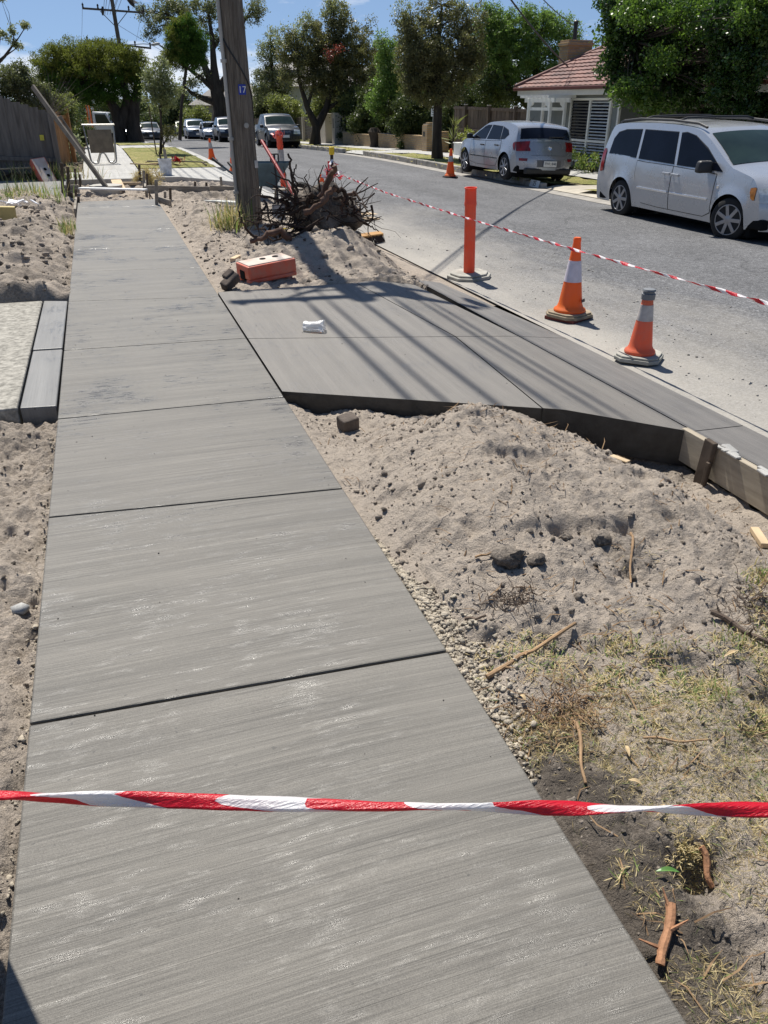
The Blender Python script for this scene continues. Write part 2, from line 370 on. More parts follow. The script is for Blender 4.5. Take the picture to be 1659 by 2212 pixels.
# footpath: separate bays with tooled edges
PX0, PX1 = -.462, .892
bays = [(-.9, -.9), (.60, .52), (2.03, 1.95), (3.41, 3.27), (4.68, 4.63), (6.14, 6.05), (7.78, 7.53), (9.2, 9.0), (10.6, 10.45), (12.05, 11.95), (13.45, 13.4), (14.7, 14.65), (15.6, 15.6)]
mb = MB()
for k in range(len(bays) - 1):
    (l0, r0), (l1, r1) = bays[k], bays[k + 1]; g = .0055
    q = [(PX0, l0 + g), (PX1, r0 + g), (PX1, r1 - g), (PX0, l1 - g)]
    V = [(x, y, SL * y - .13) for x, y in q] + [(x, y, SL * y) for x, y in q]
    mb.add(V, [(3, 2, 1, 0), (4, 5, 6, 7), (0, 1, 5, 4), (1, 2, 6, 5), (2, 3, 7, 6), (3, 0, 4, 7)])
struct(mb.build("footpath", m_path, bevel=.006, seg=2, angle=60))
mb = MB(); mb.box((.215, 7.35, -.08), (1.33, 16.4, .1), (math.atan(SL), 0, 0)); struct(mb.build("footpath_base", m_slabedge))

# driveway crossover on the road side (panels share edges through narrow joints) and its gutter
def apz(x, y):
    if x < 2.55: return SL * y - .01 - .035 * (x - .9) / 1.65
    if x < 3.27: return SL * y * (1 - (x - 2.55) / .72) - .045 - .065 * (x - 2.55) / .72
    return -.11 - .137 * (x - 3.27) / .63
def panel(mbd, q, dz=.0, t=.24, n=8):
    """sloping bay over a quad q (4 plan corners), followed by its sides"""
    U = np.linspace(0, 1, n); V = []; F = []
    for v in U:
        for u in U:
            x = (q[0][0]*(1-u)+q[1][0]*u)*(1-v) + (q[3][0]*(1-u)+q[2][0]*u)*v
            y = (q[0][1]*(1-u)+q[1][1]*u)*(1-v) + (q[3][1]*(1-u)+q[2][1]*u)*v
            V.append((x, y, apz(x, y) + dz))
    for j in range(n - 1):
        for i in range(n - 1): F.append((j*n+i, j*n+i+1, (j+1)*n+i+1, (j+1)*n+i))
    mbd.add(V, F, 0)
    ring = [i for i in range(n)] + [j*n+n-1 for j in range(1, n)] + [(n-1)*n+i for i in range(n-2, -1, -1)] + [j*n for j in range(n-2, 0, -1)]
    S = [V[i] for i in ring] + [(V[i][0], V[i][1], V[i][2] - t) for i in ring]; k = len(ring)
    mbd.add(S, [(i, k + i, k + (i + 1) % k, (i + 1) % k) for i in range(k)], 1)
g = .005
A = [(.905, 4.76), (2.42, 4.03), (3.26, 3.60)]      # near edge
B = [(.905, 6.06), (2.55, 5.72), (3.26, 5.95)]      # cross joint
C = [(.905, 7.77), (2.36, 7.90), (3.10, 8.22)]      # far edge
mb = MB()
for lo, hi in ((A, B), (B, C)):
    for i in (0, 1):
        panel(mb, [(lo[i][0]+g, lo[i][1]+g), (lo[i+1][0]-g, lo[i+1][1]+g), (hi[i+1][0]-g, hi[i+1][1]-g), (hi[i][0]+g, hi[i][1]-g)])
drv = mb.build("driveway", [m_apron, m_slabedge]); struct(drv)
mb = MB()
gy = [-1.0, 1.4, 2.9, 3.62, 5.95, 8.55]
for a_, b_ in zip(gy[:-1], gy[1:]):
    e1 = 3.90 if b_ < 8 else 3.62
    panel(mb, [(3.27, a_ + g), (3.90, a_ + .25 + g), (e1, b_ + (.25 if b_ < 8 else .1) - g), (3.27, b_ - g)])
struct(mb.build("gutter", [m_gutter, m_slabedge]))

# left driveway with its fresh infill strip
m_agg = M("old_exposed_driveway", (.30, .285, .25), .9, var=.45, vs=26, bs=.7, bscale=40, spec=.2)
mb = MB(); mb.prism([(-6, 4.83), (-.70, 4.92), (-.70, 7.95), (-6, 8.1)], -.16, .06)
struct(mb.build("old_driveway", m_agg, bevel=.012))
m_strip = concrete("trowelled_strip", (.175, .172, .166), 'y', .09, (.35, .5), .3)
mb = MB()
mb.prism([(-.685, 4.93), (-.475, 4.90), (-.475, 6.2), (-.685, 6.22)], -.13, .053); mb.prism([(-.685, 6.228), (-.475, 6.208), (-.475, 7.85), (-.685, 7.93)], -.13, .062)
struct(mb.build("driveway_strip", m_strip, bevel=.008))

# soil, modelled with its heaps and hollows
def gau(x, y, cx, cy, sx, sy, a=0):
    c, s = math.cos(a), math.sin(a); dx, dy = x - cx, y - cy
    return np.exp(-((dx*c+dy*s)/sx)**2 - ((-dx*s+dy*c)/sy)**2)
def soil_right(x, y):
    x = np.asarray(x, float); y = np.asarray(y, float)
    b = SL * y - .035 - .10 * sst(2.6, 4.4, y)
    e = sst(.88, 1.15, x)                                       # stay below the path edge
    h = .235 * gau(x, y, 1.74, 3.62, .48, .42, .3) + .15 * gau(x, y, 1.95, 2.85, .8, .6) + .09 * gau(x, y, 1.25, 2.5, .35, .6)
    h = h + .07 * gau(x, y, 1.45, 3.2, .4, .5)
    h = h - .46 * sst(2.3, 3.0, x) * sst(1.5, 2.8, y)
    h = h + fbm(x*2.2, y*2.2, 3, 5) * .055 + fbm(x*7, y*7, 3, 11) * .03 + fbm(x*22, y*22, 4, 21, .62) * .017 + np.abs(fbm(x*45, y*45, 2, 25)) * .010
    dn = fbm(x*5, y*5, 2, 31); h = h - .035 * sst(.3, .5, dn) + .012 * np.abs(fbm(x*14, y*14, 3, 44)) * 2
    h = h - .09*gau(x, y, 1.62, 2.46, .07, .045) + .05*gau(x, y, 1.50, 2.50, .09, .05) - .10*gau(x, y, 1.93, 2.42, .06, .05) - .12*gau(x, y, 1.19, .98, .07, .05) - .08*gau(x, y, 1.15, .72, .1, .14)
    low = SL * y - .05 + h * .35
    z = low * (1 - e) + (b + h) * e
    z = np.minimum(z, np.where(x < 1.0, SL * y - .012, 9))
    cap = np.vectorize(lambda a_, c_: -.36 if c_ > 0 else 9)(x, sst(3.17, 3.2, x) * sst(.5, .6, y))
    edge = 4.76 - (x - .9) * .49                                # the crossover's near edge
    z = np.where(y > edge + .02, -.28, z)
    lip = sst(-.16, .0, y - edge)                               # hollow along that edge
    z = np.where(y <= edge + .02, z - (.02 + .09 * sst(2.1, 2.4, x)) * lip, z)
    return np.maximum(np.minimum(z, cap), -.335 + .03*fbm(x*12, y*12, 3, 55))
xs = np.arange(.86, 3.24, .0085); ys = np.concatenate([np.arange(.3, 2.4, .0075), np.arange(2.4, 4.86, .011)])
X, Y = np.meshgrid(xs, ys); Z = soil_right(X, Y)
o = struct(gridmesh("soil_verge", X, Y, Z, m_soil)); 
setdamp(o, .0 + .36 * sst(2.2, 1.2, Y) + .5 * sst(1.28, 1.0, X) * sst(1.7, 1.2, Y) + .75*sst(-.55, -.1, Y-(4.76-(X-.9)*.49))*sst(2.0, 2.5, X) + .22*sst(.08, .4, fbm(X*2.1, Y*2.1, 3, 63)) - .12 + .16 * gau(X, Y, 1.9, 2.4, .5, .5) + .3*gau(X, Y, 1.2, 1.9, .3, .3)- .25 * gau(X, Y, 1.3, 3.2, .5, .7))
def soil_left(x, y):
    b = SL * y - .05 - .05 * sst(2.5, 4.6, y) + .07 * sst(-.6, -1.1, x)
    return np.minimum(b + fbm(x*3, y*3, 3, 8)*.08 + fbm(x*11, y*11, 4, 18)*.06 + fbm(x*36, y*36, 2, 28)*.02, np.where(x > -.5, SL*y - .03, 9))
X, Y = np.meshgrid(np.arange(-1.6, -.445, .009), np.arange(.5, 4.88, .011)); o = struct(gridmesh("soil_beside_path", X, Y, soil_left(X, Y), m_soil))
setdamp(o, .12 + .4 * sst(2.6, 1.6, Y) + .25*sst(3.8, 4.8, Y))
def soil_far_left(x, y):
    b = SL*y - .03 + .16 * sst(-.5, -1.1, x)
    return b + fbm(x*2, y*2, 3, 48)*.14 + fbm(x*7, y*7, 4, 58)*.08 + fbm(x*22, y*22, 2, 68)*.02 - .05*sst(-.62, -.46, x) - .35*sst(8.15, 7.88, y)
X, Y = np.meshgrid(np.arange(-4.5, -.445, .022), np.arange(7.8, 16.45, .026)); o = struct(gridmesh("soil_left_of_path", X, Y, soil_far_left(X, Y), m_soil))
setdamp(o, .18 + .35*gau(X, Y, -1.5, 10.6, .5, .8) + .2*sst(-.2, .3, fbm(X*1.5, Y*1.5, 2, 9)))
def soil_mid(x, y):
    x = np.asarray(x, float); y = np.asarray(y, float)
    b = SL*y*sst(3.5, 2.6, x) - .04 - .235 * sst(2.75, 3.75, x)
    h = .21*gau(x, y, 2.35, 9.5, .55, .55) + .16*gau(x, y, 3.0, 9.7, .5, .6) + .18*gau(x, y, 1.45, 13.2, .5, 1.2) + .1*gau(x, y, 2.6, 11, .8, .8) + .08*gau(x, y, 1.7, 9.2, .5, .5)
    e = sst(.88, 1.2, x)
    n = fbm(x*2.5, y*2.5, 3, 71)*.09 + fbm(x*9, y*9, 3, 81)*.05 + fbm(x*26, y*26, 2, 91)*.022
    z = b - .03*(1-e) + (h + n*sst(3.9, 3.4, x)) * (e*.85+.15)
    far = 7.77 + (x - .9)*.13
    return np.where(y < far + .08, np.minimum(z, SL*y - .10 - .2*sst(2.4, 3.2, x)), z)
X, Y = np.meshgrid(np.arange(.87, 4.06, .017), np.arange(7.7, 17.6, .022)); o = struct(gridmesh("soil_between_path_and_road", X, Y, soil_mid(X, Y), m_soil))
setdamp(o, .08 + .45*gau(X, Y, 2.0, 16.2, 1.2, .8) + .2*gau(X, Y, 2.7, 10.2, .6, .6))
X, Y = np.meshgrid(np.arange(-1.0, 3.05, .022), np.arange(15.62, 20.3, .022))
Zx = SL*Y - .14 + fbm(X*2.5, Y*2.5, 3, 101)*.07 + fbm(X*10, Y*10, 3, 111)*.07 + .12*gau(X, Y, 1.9, 18.6, .7, .6) + .1*gau(X, Y, .9, 19.3, .3, .3)
Zx = np.where((X < .9) & (Y > 19.88), -.2, Zx)
o = struct(gridmesh("excavated_soil", X, Y, Zx, m_soil)); setdamp(o, .1 + .55*gau(X, Y, .9, 16.3, 1.6, .42))

# finished concrete further along
mb = MB()
def slab(mbd, poly, t=.12, off=0.0, zfun=None):
    zfun = zfun or (lambda x, y: zn(y)); n = len(poly)
    V = [(x, y, zfun(x, y) + off - t) for x, y in poly] + [(x, y, zfun(x, y) + off) for x, y in poly]
    mbd.add(V, [tuple(range(n-1, -1, -1)), tuple(range(n, 2*n))] + [(i, (i+1) % n, n+(i+1) % n, n+i) for i in range(n)])
ylist = [19.92, 21.4, 22.9, 24.4, 25.9, 27.4, 29, 31, 33, 35, 37, 40, 43, 46, 50, 55, 60]
for a_, b_ in zip(ylist[:-1], ylist[1:]): slab(mb, [(-.43, a_+.008), (.92, a_+.008), (.93, b_), (-.43, b_)])
struct(mb.build("far_footpath", m_oldconc))
mb = MB()
slab(mb, [(.935, 20.15), (1.75, 20.05), (2.75, 18.4), (2.95, 18.4), (2.95, 22.8), (.935, 22.8)]); slab(mb, [(-3.2, 20.6), (-.44, 19.98), (-.44, 22.2), (-3.2, 22.2)])
slab(mb, [(.94, 35.2), (3.0, 35.6), (3.0, 39.5), (.94, 39.2)])
struct(mb.build("far_driveway", m_oldconc, bevel=.01))
mb = MB(); slab(mb, [(-4.5, 16.5), (-.72, 16.42), (-.74, 19.9), (-4.5, 20.1)], .2, .02); struct(mb.build("paved_driveway", M("grey_asphalt_drive", (.2, .2, .19), .9, var=.2, vs=30, bs=.5, bscale=60), bevel=.01))
# near kerb and gutter beyond the works
mb = MB()
for a_, b_ in [(18.4, 22.8), (22.82, 25), (25.02, 27.5), (27.52, 31), (31.02, 35), (35.02, 40), (40.02, 46), (46, 54), (54, 64), (64, 80), (80, 120)]:
    kx0, kx1 = (2.97, 3.2)
    drop = a_ < 22 or (35 <= a_ < 40)
    zt = lambda y: (zn(y) if y < 60 else zrc(y)+.15) - (.10 if drop else 0)
    mb.add([(kx0, a_, zt(a_)), (kx1, a_, zt(a_)), (kx1+.06, a_, zrc(a_)+.05), (3.9, a_, zrc(a_)+.004), (3.9, a_, zrc(a_)-.1), (kx0, a_, zrc(a_)-.1)] +
           [(kx0, b_, zt(b_)), (kx1, b_, zt(b_)), (kx1+.06, b_, zrc(b_)+.05), (3.9, b_, zrc(b_)+.004), (3.9, b_, zrc(b_)-.1), (kx0, b_, zrc(b_)-.1)],
           [(i, i+1, i+7, i+6)[::-1] for i in range(5)] + [(0, 1, 2, 3, 4, 5), (11, 10, 9, 8, 7, 6)])
struct(mb.build("kerb", m_oldconc, fixn=True))
def lawn(name, x0, x1, y0, y1, zfun, nx=12, ny=30, amp=.025):
    X, Y = np.meshgrid(np.linspace(x0, x1, nx), np.linspace(y0, y1, ny)); Z = np.vectorize(zfun)(X, Y) + fbm(X*3, Y*3, 3, 7)*amp
    return struct(gridmesh(name, X, Y, Z, m_grass))
lawn("lawn", .95, 2.97, 22.85, 35.2, lambda x, y: zn(y) + .01, 30, 160)
lawn("lawn_beyond", .95, 2.97, 39.4, 70, lambda x, y: zn(y) + .02, 12, 60)
X, Y = np.meshgrid(np.linspace(-9, -.45, 60), np.linspace(22.2, 60, 160)); setdamp(struct(gridmesh("garden_bed", X, Y, np.vectorize(zn)(Y) + .05*sst(-.5, -.8, X) + fbm(X*4, Y*4, 3, 4)*.05 - .02, m_dirt)), X*0+.3)
X, Y = np.meshgrid(np.linspace(-9, -.76, 40), np.linspace(19.9, 22.2, 20)); setdamp(struct(gridmesh("garden_soil", X, Y, .14 + .18*sst(-.8, -1.3, X)+ fbm(X*4, Y*4, 3, 4)*.08, m_dirt)), X*0+.3)
# far verge, kerb stones, path
yv = np.concatenate([np.arange(-10, 17.5, 2.5), np.arange(17.5, 60, .25), np.arange(60, 240, 6.)])
X, Y = np.meshgrid(np.concatenate([[10.86], np.arange(11.0, 13.2, .2)]), yv); X = np.where(Y < 16.5, np.maximum(X, 11.5), X)
Z = np.vectorize(lambda x, y: zf(x, min(y, 210)))(X, Y) + fbm(X*2, Y*2, 3, 17)*.05
mk = ~(((Y[:-1, :-1] > 34.6) & (Y[:-1, :-1] < 37.6)) | ((Y[:-1, :-1] > 15) & (Y[:-1, :-1] < 18.9)))
struct(gridmesh("far_lawn", X, Y, Z, m_grass, mask=mk))
strip("far_side_path", [13.15, 14.6], yv, lambda x, y: zf(x, min(y, 210)) + .006, m_oldconc)
strip("house_garden", [14.55, 17, 40], yv, lambda x, y: zf(14, min(y, 210)) + .02, m_grass)
strip("far_crossover", [10.8, 11.2, 13.2], np.arange(34.5, 37.9, .4), lambda x, y: zf(x, y) - (.1 if x < 11 else .0) + .004, m_oldconc)
strip("house_crossover", [10.75, 11.2, 13.2], np.arange(9.5, 19.1, .4), lambda x, y: zf(x, y) - (.13 if x < 11 else .05) + .004, M("sandy_old_concrete", (.42, .38, .31), .9, var=.2, vs=3, bs=.3))
m_kerb = M("bluestone_kerb", (.32, .30, .265), .9, var=.4, vs=3.5, bs=.5, bscale=25, spec=.2)
mb = MB(); y = 19.0; rr = random.Random(3)
while y < 120:
    L = rr.uniform(.85, 1.15) if y < 60 else 4
    if not (34.4 < y < 37.6 or 37.6 - L < y < 37.6 and y > 34):
        low = .06 if y < 19.8 else 0
        mb.box((10.79 + rr.uniform(-.015, .015), y + L/2, zr(y) + .055 - low), (.17, L - .03, .25), (0, rr.uniform(-.02, .02), rr.uniform(-.012, .012)))
    y += L
struct(mb.build("far_kerb", m_kerb, bevel=.02))
strip("far_gutter", [10.2, 10.72], YS[:40], lambda x, y: roadz(x, y) + .006, M("gutter_pale", (.3, .28, .25), .9, var=.3, vs=4))

# ------------------------------------------------------------------ vehicles
def paint(name, c, metal=.35, rough=.32):
    m, nt, b = newmat(name)
    n = noise(nt, coords(nt), 900, 1); lk(nt, ramp(nt, n, [(.3, tuple(x*.92 for x in c)), (.7, c)]), b.inputs['Base Color'])
    d = noise(nt, coords(nt), 1.6, 5, .6)
    lk(nt, ramp(nt, d, [(.35, rough*.8), (.7, rough*1.35)]), b.inputs['Roughness'])
    setp(b, Metallic=metal); b.inputs['Coat Weight'].default_value = .6 if c[0] > .2 else .25; b.inputs['Coat Roughness'].default_value = .06
    return m
m_silver = paint("silver_paint", (.50, .515, .54), .5, .26); m_hatch = paint("hatch_silver_paint", (.42, .43, .455), .5, .26)
m_darkgrey = paint("charcoal_paint", (.035, .038, .045), .2); m_navy = paint("navy_paint", (.015, .025, .055), .2)
m_white = paint("white_paint", (.75, .76, .78), 0); m_blue = paint("slate_blue_paint", (.05, .075, .12), .3)
m_glass = M("tinted_glass", (.005, .007, .014), .03, spec=.13, var=.3, vs=2)
m_glassg = M("windscreen_glass", (.015, .026, .02), .05, spec=.3, var=.5, vs=1.5)
m_tyre = M("tyre_rubber", (.022, .022, .022), .8, var=.3, bs=.2, spec=.3)
m_rim = M("alloy_rim", (.32, .32, .33), .35, .7, var=.15)
m_plastic = M("black_plastic", (.02, .02, .021), .5)
m_red = M("red_lamp_lens", (.22, .012, .015), .12, spec=.6, var=.5, vs=9)
m_lampc = M("clear_lamp_lens", (.62, .64, .62), .12, .25, var=.3, vs=18)
m_amber = M("amber_lens", (.7, .23, .03), .15, var=.3, vs=20)
m_chrome = M("chrome_trim", (.75, .76, .78), .15, .9)
m_plate = M("plate_white", (.72, .73, .72), .4); m_plateink = M("plate_ink", (.03, .05, .06), .5)
def chaikin(P, k=2):
    for _ in range(k):
        Q = [P[0]]
        for a, b in zip(P[:-1], P[1:]): Q += [(a[0]*.75+b[0]*.25, a[1]*.75+b[1]*.25), (a[0]*.25+b[0]*.75, a[1]*.25+b[1]*.75)]
        P = Q + [P[-1]]
    return P
class Car:
    """shell lofted from a side profile; every panel, pane and lamp follows the same surface"""
    def __init__(s, W, prof, belt, axles, rw, sill, tumble=.26, rec=(.22, .16), arch=1.17):
        s.W, s.belt, s.ax, s.rw, s.sill, s.tum, s.rec = W, belt, axles, rw, sill, tumble, rec
        s.ra = rw * arch; s.x0, s.x1 = prof[0][0], prof[-1][0]
        P = chaikin(prof, 2); xs = []
        for a in axles:
            for k in range(13): xs.append(a + s.ra * math.cos(math.pi * k / 12))
            xs += [a + s.ra + .004, a - s.ra - .004]
        xs += list(np.linspace(s.x0 - .1, s.x1 + .1, 24))
        for x in xs:
            for i in range(len(P) - 1):
                if P[i][0] > x > P[i+1][0]:
                    if P[i][0]-x > .003 and x-P[i+1][0] > .003:
                        t = (P[i][0]-x)/(P[i][0]-P[i+1][0]); P.insert(i+1, (x, P[i][1]*(1-t)+P[i+1][1]*t))
                    break
        s.P = P
    def bz(s, x): return s.belt[0] + (s.belt[1]-s.belt[0]) * (s.x0 - x) / (s.x0 - s.x1)
    def recede(s, x):
        f = max(0, 1 - (s.x0 - x) / .7); r = max(0, 1 - (x - s.x1) / .6)
        return s.rec[0] * f * f * (3-2*f) - s.rec[1] * r * r * (3-2*r)
    def hw(s, x, z):
        b = s.bz(x); L = s.x0 - s.x1; u = (x - (s.x0+s.x1)/2) / (L/2)
        h = s.W/2 * (1 - .07*abs(u)**3)
        if z > b: h -= .028 + s.tum * (z - b)
        else:
            t = (z - s.sill) / max(.05, b - s.sill); h -= .055*max(0, .55 - t)**2/.3 + .03*max(0, t - .55)**2/.2
        for a in s.ax:                                           # flared arches
            d = math.hypot(x - a, z - s.rw)
            if s.ra - .01 < d < s.ra + .13 and z > s.sill*.6: h += .022 * (1 - (d - s.ra)/.13)
        return h
    def zb(s, x):
        z = s.sill + (.05 if x > s.x0 - .5 else 0)
        for a in s.ax:
            if abs(x - a) < s.ra + .0005: z = max(z, s.rw*.98 + math.sqrt(max(0, s.ra**2 - (x-a)**2)))
        return z
    def top(s, i, q):
        """point at fractional profile index i, across q in -1..1"""
        i = min(max(i, 0), len(s.P)-1.001); k = int(i); t = i-k
        x = s.P[k][0]*(1-t)+s.P[k+1][0]*t; z = s.P[k][1]*(1-t)+s.P[k+1][1]*t
        h = s.hw(x, z); ez = min(1, max(0, (z - .5) / .4))
        return Vector((x - s.recede(x) * abs(q)**2.6, q*h, z + .045*ez*(1-q*q)))
    def iz(s, z, front=True):
        r = range(len(s.P)-1) if front else range(len(s.P)-2, -1, -1)
        for i in r:
            a, b = s.P[i][1], s.P[i+1][1]
            if min(a, b) <= z <= max(a, b) and a != b: return i + (z-a)/(b-a)
        return 0
    def ix(s, x):
        for i in range(len(s.P)-1):
            if s.P[i][0] >= x >= s.P[i+1][0]: return i + (s.P[i][0]-x)/max(1e-6, s.P[i][0]-s.P[i+1][0])
        return 0
    def body(s, mat, parent, name='body'):
        mb = MB(); n = 11; m = 9
        rows = []
        for k, (x, z) in enumerate(s.P):
            zb = min(s.zb(x), z - .003); xx = x - s.recede(x); L = []
            for j in range(m):
                zz = zb + (z - zb)*(j/(m-1)); L.append(Vector((xx, s.hw(x, zz), zz)))
            T = [s.top(k, 1 - 2*j/(n-1)) for j in range(n)]
            rows.append(L + T[1:-1] + [Vector((p.x, -p.y, p.z)) for p in reversed(L)])
        w = len(rows[0]); V = [p for r in rows for p in r]
        F = [(a*w+b, a*w+b+1, (a+1)*w+b+1, (a+1)*w+b) for a in range(len(rows)-1) for b in range(w-1)]
        mb.add(V, F); o = mb.build(name, mat, parent, smooth=True, angle=38, fixn=True)
        u = MB()                                                    # floor pan, wheel wells and bumpers undersides
        ins = s.W/2 - .07
        u.box(((s.x0+s.x1)/2, 0, s.sill+.10), (s.x0-s.x1-.5, 2*ins-.02, .16))
        for a in s.ax: u.box((a, 0, s.rw+.12), (s.ra*2.06, 2*ins-.16, s.ra*2*.92))
        u.build('underbody', m_dark, parent, bevel=.03)
        return o
    def side(s, x, z, sg, off): return Vector((x - s.recede(x), sg*(s.hw(x, z)+off), z))
    def pane(s, name, poly, mat, parent, off=.006, sides=(1, -1), frame=None):
        """side pane from an (x, z) outline, with its black surround"""
        out = []
        for sg in sides:
            mb = MB()
            cx = sum(p[0] for p in poly)/len(poly); cz = sum(p[1] for p in poly)/len(poly)
            if frame:
                mb.add([s.side(cx+(x-cx)*1.0+math.copysign(frame, x-cx), z+math.copysign(frame, z-cz), sg, off*.5) for x, z in poly], [tuple(range(len(poly)))], 1)
            mb.add([s.side(x, z, sg, off) for x, z in poly] + [s.side(x, z, sg, off*.55) for x, z in poly], [tuple(range(len(poly)))] + [(i, (i+1) % len(poly), len(poly)+(i+1) % len(poly), len(poly)+i) for i in range(len(poly))], 0)
            out.append(mb.build(name, [mat, m_plastic], parent, fixn=True))
        return out
    def panel(s, name, cols_, mat, parent, off=.004, sides=(1, -1), gap=.012, nz=8):
        """door skin: columns (x, z0, z1), over a dark seam"""
        out = []
        for sg in sides:
            mb = MB()
            for mi, o_, e in ((1, off*.5, gap), (0, off, 0)):
                V = []
                for k, (x, a, b) in enumerate(cols_):
                    xx = x + (e if k == 0 else -e if k == len(cols_)-1 else 0)
                    for j in range(nz):
                        z = (a-e) + (b-a+2*e)*j/(nz-1); V.append(s.side(xx, z, sg, o_))
                mb.add(V, [(k*nz+j, k*nz+j+1, (k+1)*nz+j+1, (k+1)*nz+j) for k in range(len(cols_)-1) for j in range(nz-1)], mi)
            out.append(mb.build(name, [mat, m_plastic], parent, smooth=True, fixn=True))
        return out
    def patch(s, name, rows, mat, parent, off=.008, n=9, both=False, smooth=True):
        """patch on nose, bonnet, screen or tail: rows of (profile index, q0, q1)"""
        out = []
        for sg in ((1, -1) if both else (1,)):
            mb = MB(); V = []
            for i, a, b in rows:
                for j in range(n):
                    q = sg*(a+(b-a)*j/(n-1)); p = s.top(i, q)
                    e1 = s.top(i+.3, q)-s.top(i-.3, q); e2 = s.top(i, min(1, q+.05))-s.top(i, max(-1, q-.05))
                    nn = e1.cross(e2).normalized()
                    if nn.dot(Vector((p.x*.2, 0, .25 if p.z > .5 else 0)) + Vector((1 if p.x > 0 else -1, 0, 0))*.05 + Vector((0, p.y*.05, 0))) < 0: nn = -nn
                    V.append(p + nn*off)
            mb.add(V, [(k*n+j, k*n+j+1, (k+1)*n+j+1, (k+1)*n+j) for k in range(len(rows)-1) for j in range(n-1)])
            out.append(mb.build(name, mat, parent, smooth=smooth, fixn=True))
        return out
    def wheels(s, parent, spokes=7, width=.21, steer=0, rim=m_rim):
        r = s.rw
        for a in s.ax:
            for sg in (1, -1):
                y = sg*(s.W/2 - .02 - width/2)
                t = MB(); t.lathe([(r*.62, -width/2), (r*.9, -width/2-.002), (r*.985, -width*.38), (r, -width*.2), (r, width*.2), (r*.985, width*.38), (r*.9, width/2+.002), (r*.62, width/2)], n=36, axis='y')
                w = t.build('wheel', m_tyre, parent, smooth=True, angle=50, fixn=True); w.location = (a, y, r)
                if a > 0 and steer: w.rotation_euler = (0, 0, steer)
                q = MB(); o_ = sg*(width/2)
                q.lathe([(r*.70, -sg*.03+o_), (r*.70, sg*.004+o_), (r*.655, sg*.004+o_), (r*.63, -sg*.045+o_), (r*.5, -sg*.05+o_)], n=36, axis='y')
                for k in range(spokes):
                    an = 2*math.pi*k/spokes; d = Vector((math.cos(an), 0, math.sin(an)))
                    q.bar(d*r*.12+Vector((0, o_-sg*.012, 0)), d*r*.66+Vector((0, o_-sg*.008, 0)), r*.17, .03, up=(0, 1, 0))
                q.lathe([(r*.2, o_-sg*.02), (r*.19, o_+sg*.004), (r*.07, o_+sg*.012)], n=20, axis='y')
                q.build('rim', rim, w, bevel=.004, fixn=True)
                b = MB(); b.lathe([(r*.63, o_-sg*.06), (.02, o_-sg*.062)], n=28, axis='y'); b.build('brake_disc', m_plastic, w, fixn=True)
def mirror(mbody, parent, p, sg, mat, size=(.12, .24, .17)):
    mb = MB(); mb.box((p[0], sg*(p[1]+.13), p[2]), size, (0, 0, sg*.12), taper=.86); m = mb.build('wing_mirror', mat, parent, bevel=.045, seg=4, smooth=True)
    mb = MB(); mb.bar((p[0], sg*(p[1]-.06), p[2]-.05), (p[0], sg*(p[1]+.1), p[2]-.04), .07, .05); mb.build('mirror_arm', m_plastic, m, bevel=.01)
def handle(c, parent, x, z, mat, sides=(1, -1)):
    for sg in sides:
        p = c.side(x, z, sg, .03); mb = MB(); mb.box(p, (.2, .022, .035)); mb.box(p+Vector((-.07, -sg*.02, 0)), (.03, .04, .03)); mb.box(p+Vector((.07, -sg*.02, 0)), (.03, .04, .03))
        mb.build('door_handle', mat, parent, bevel=.008)

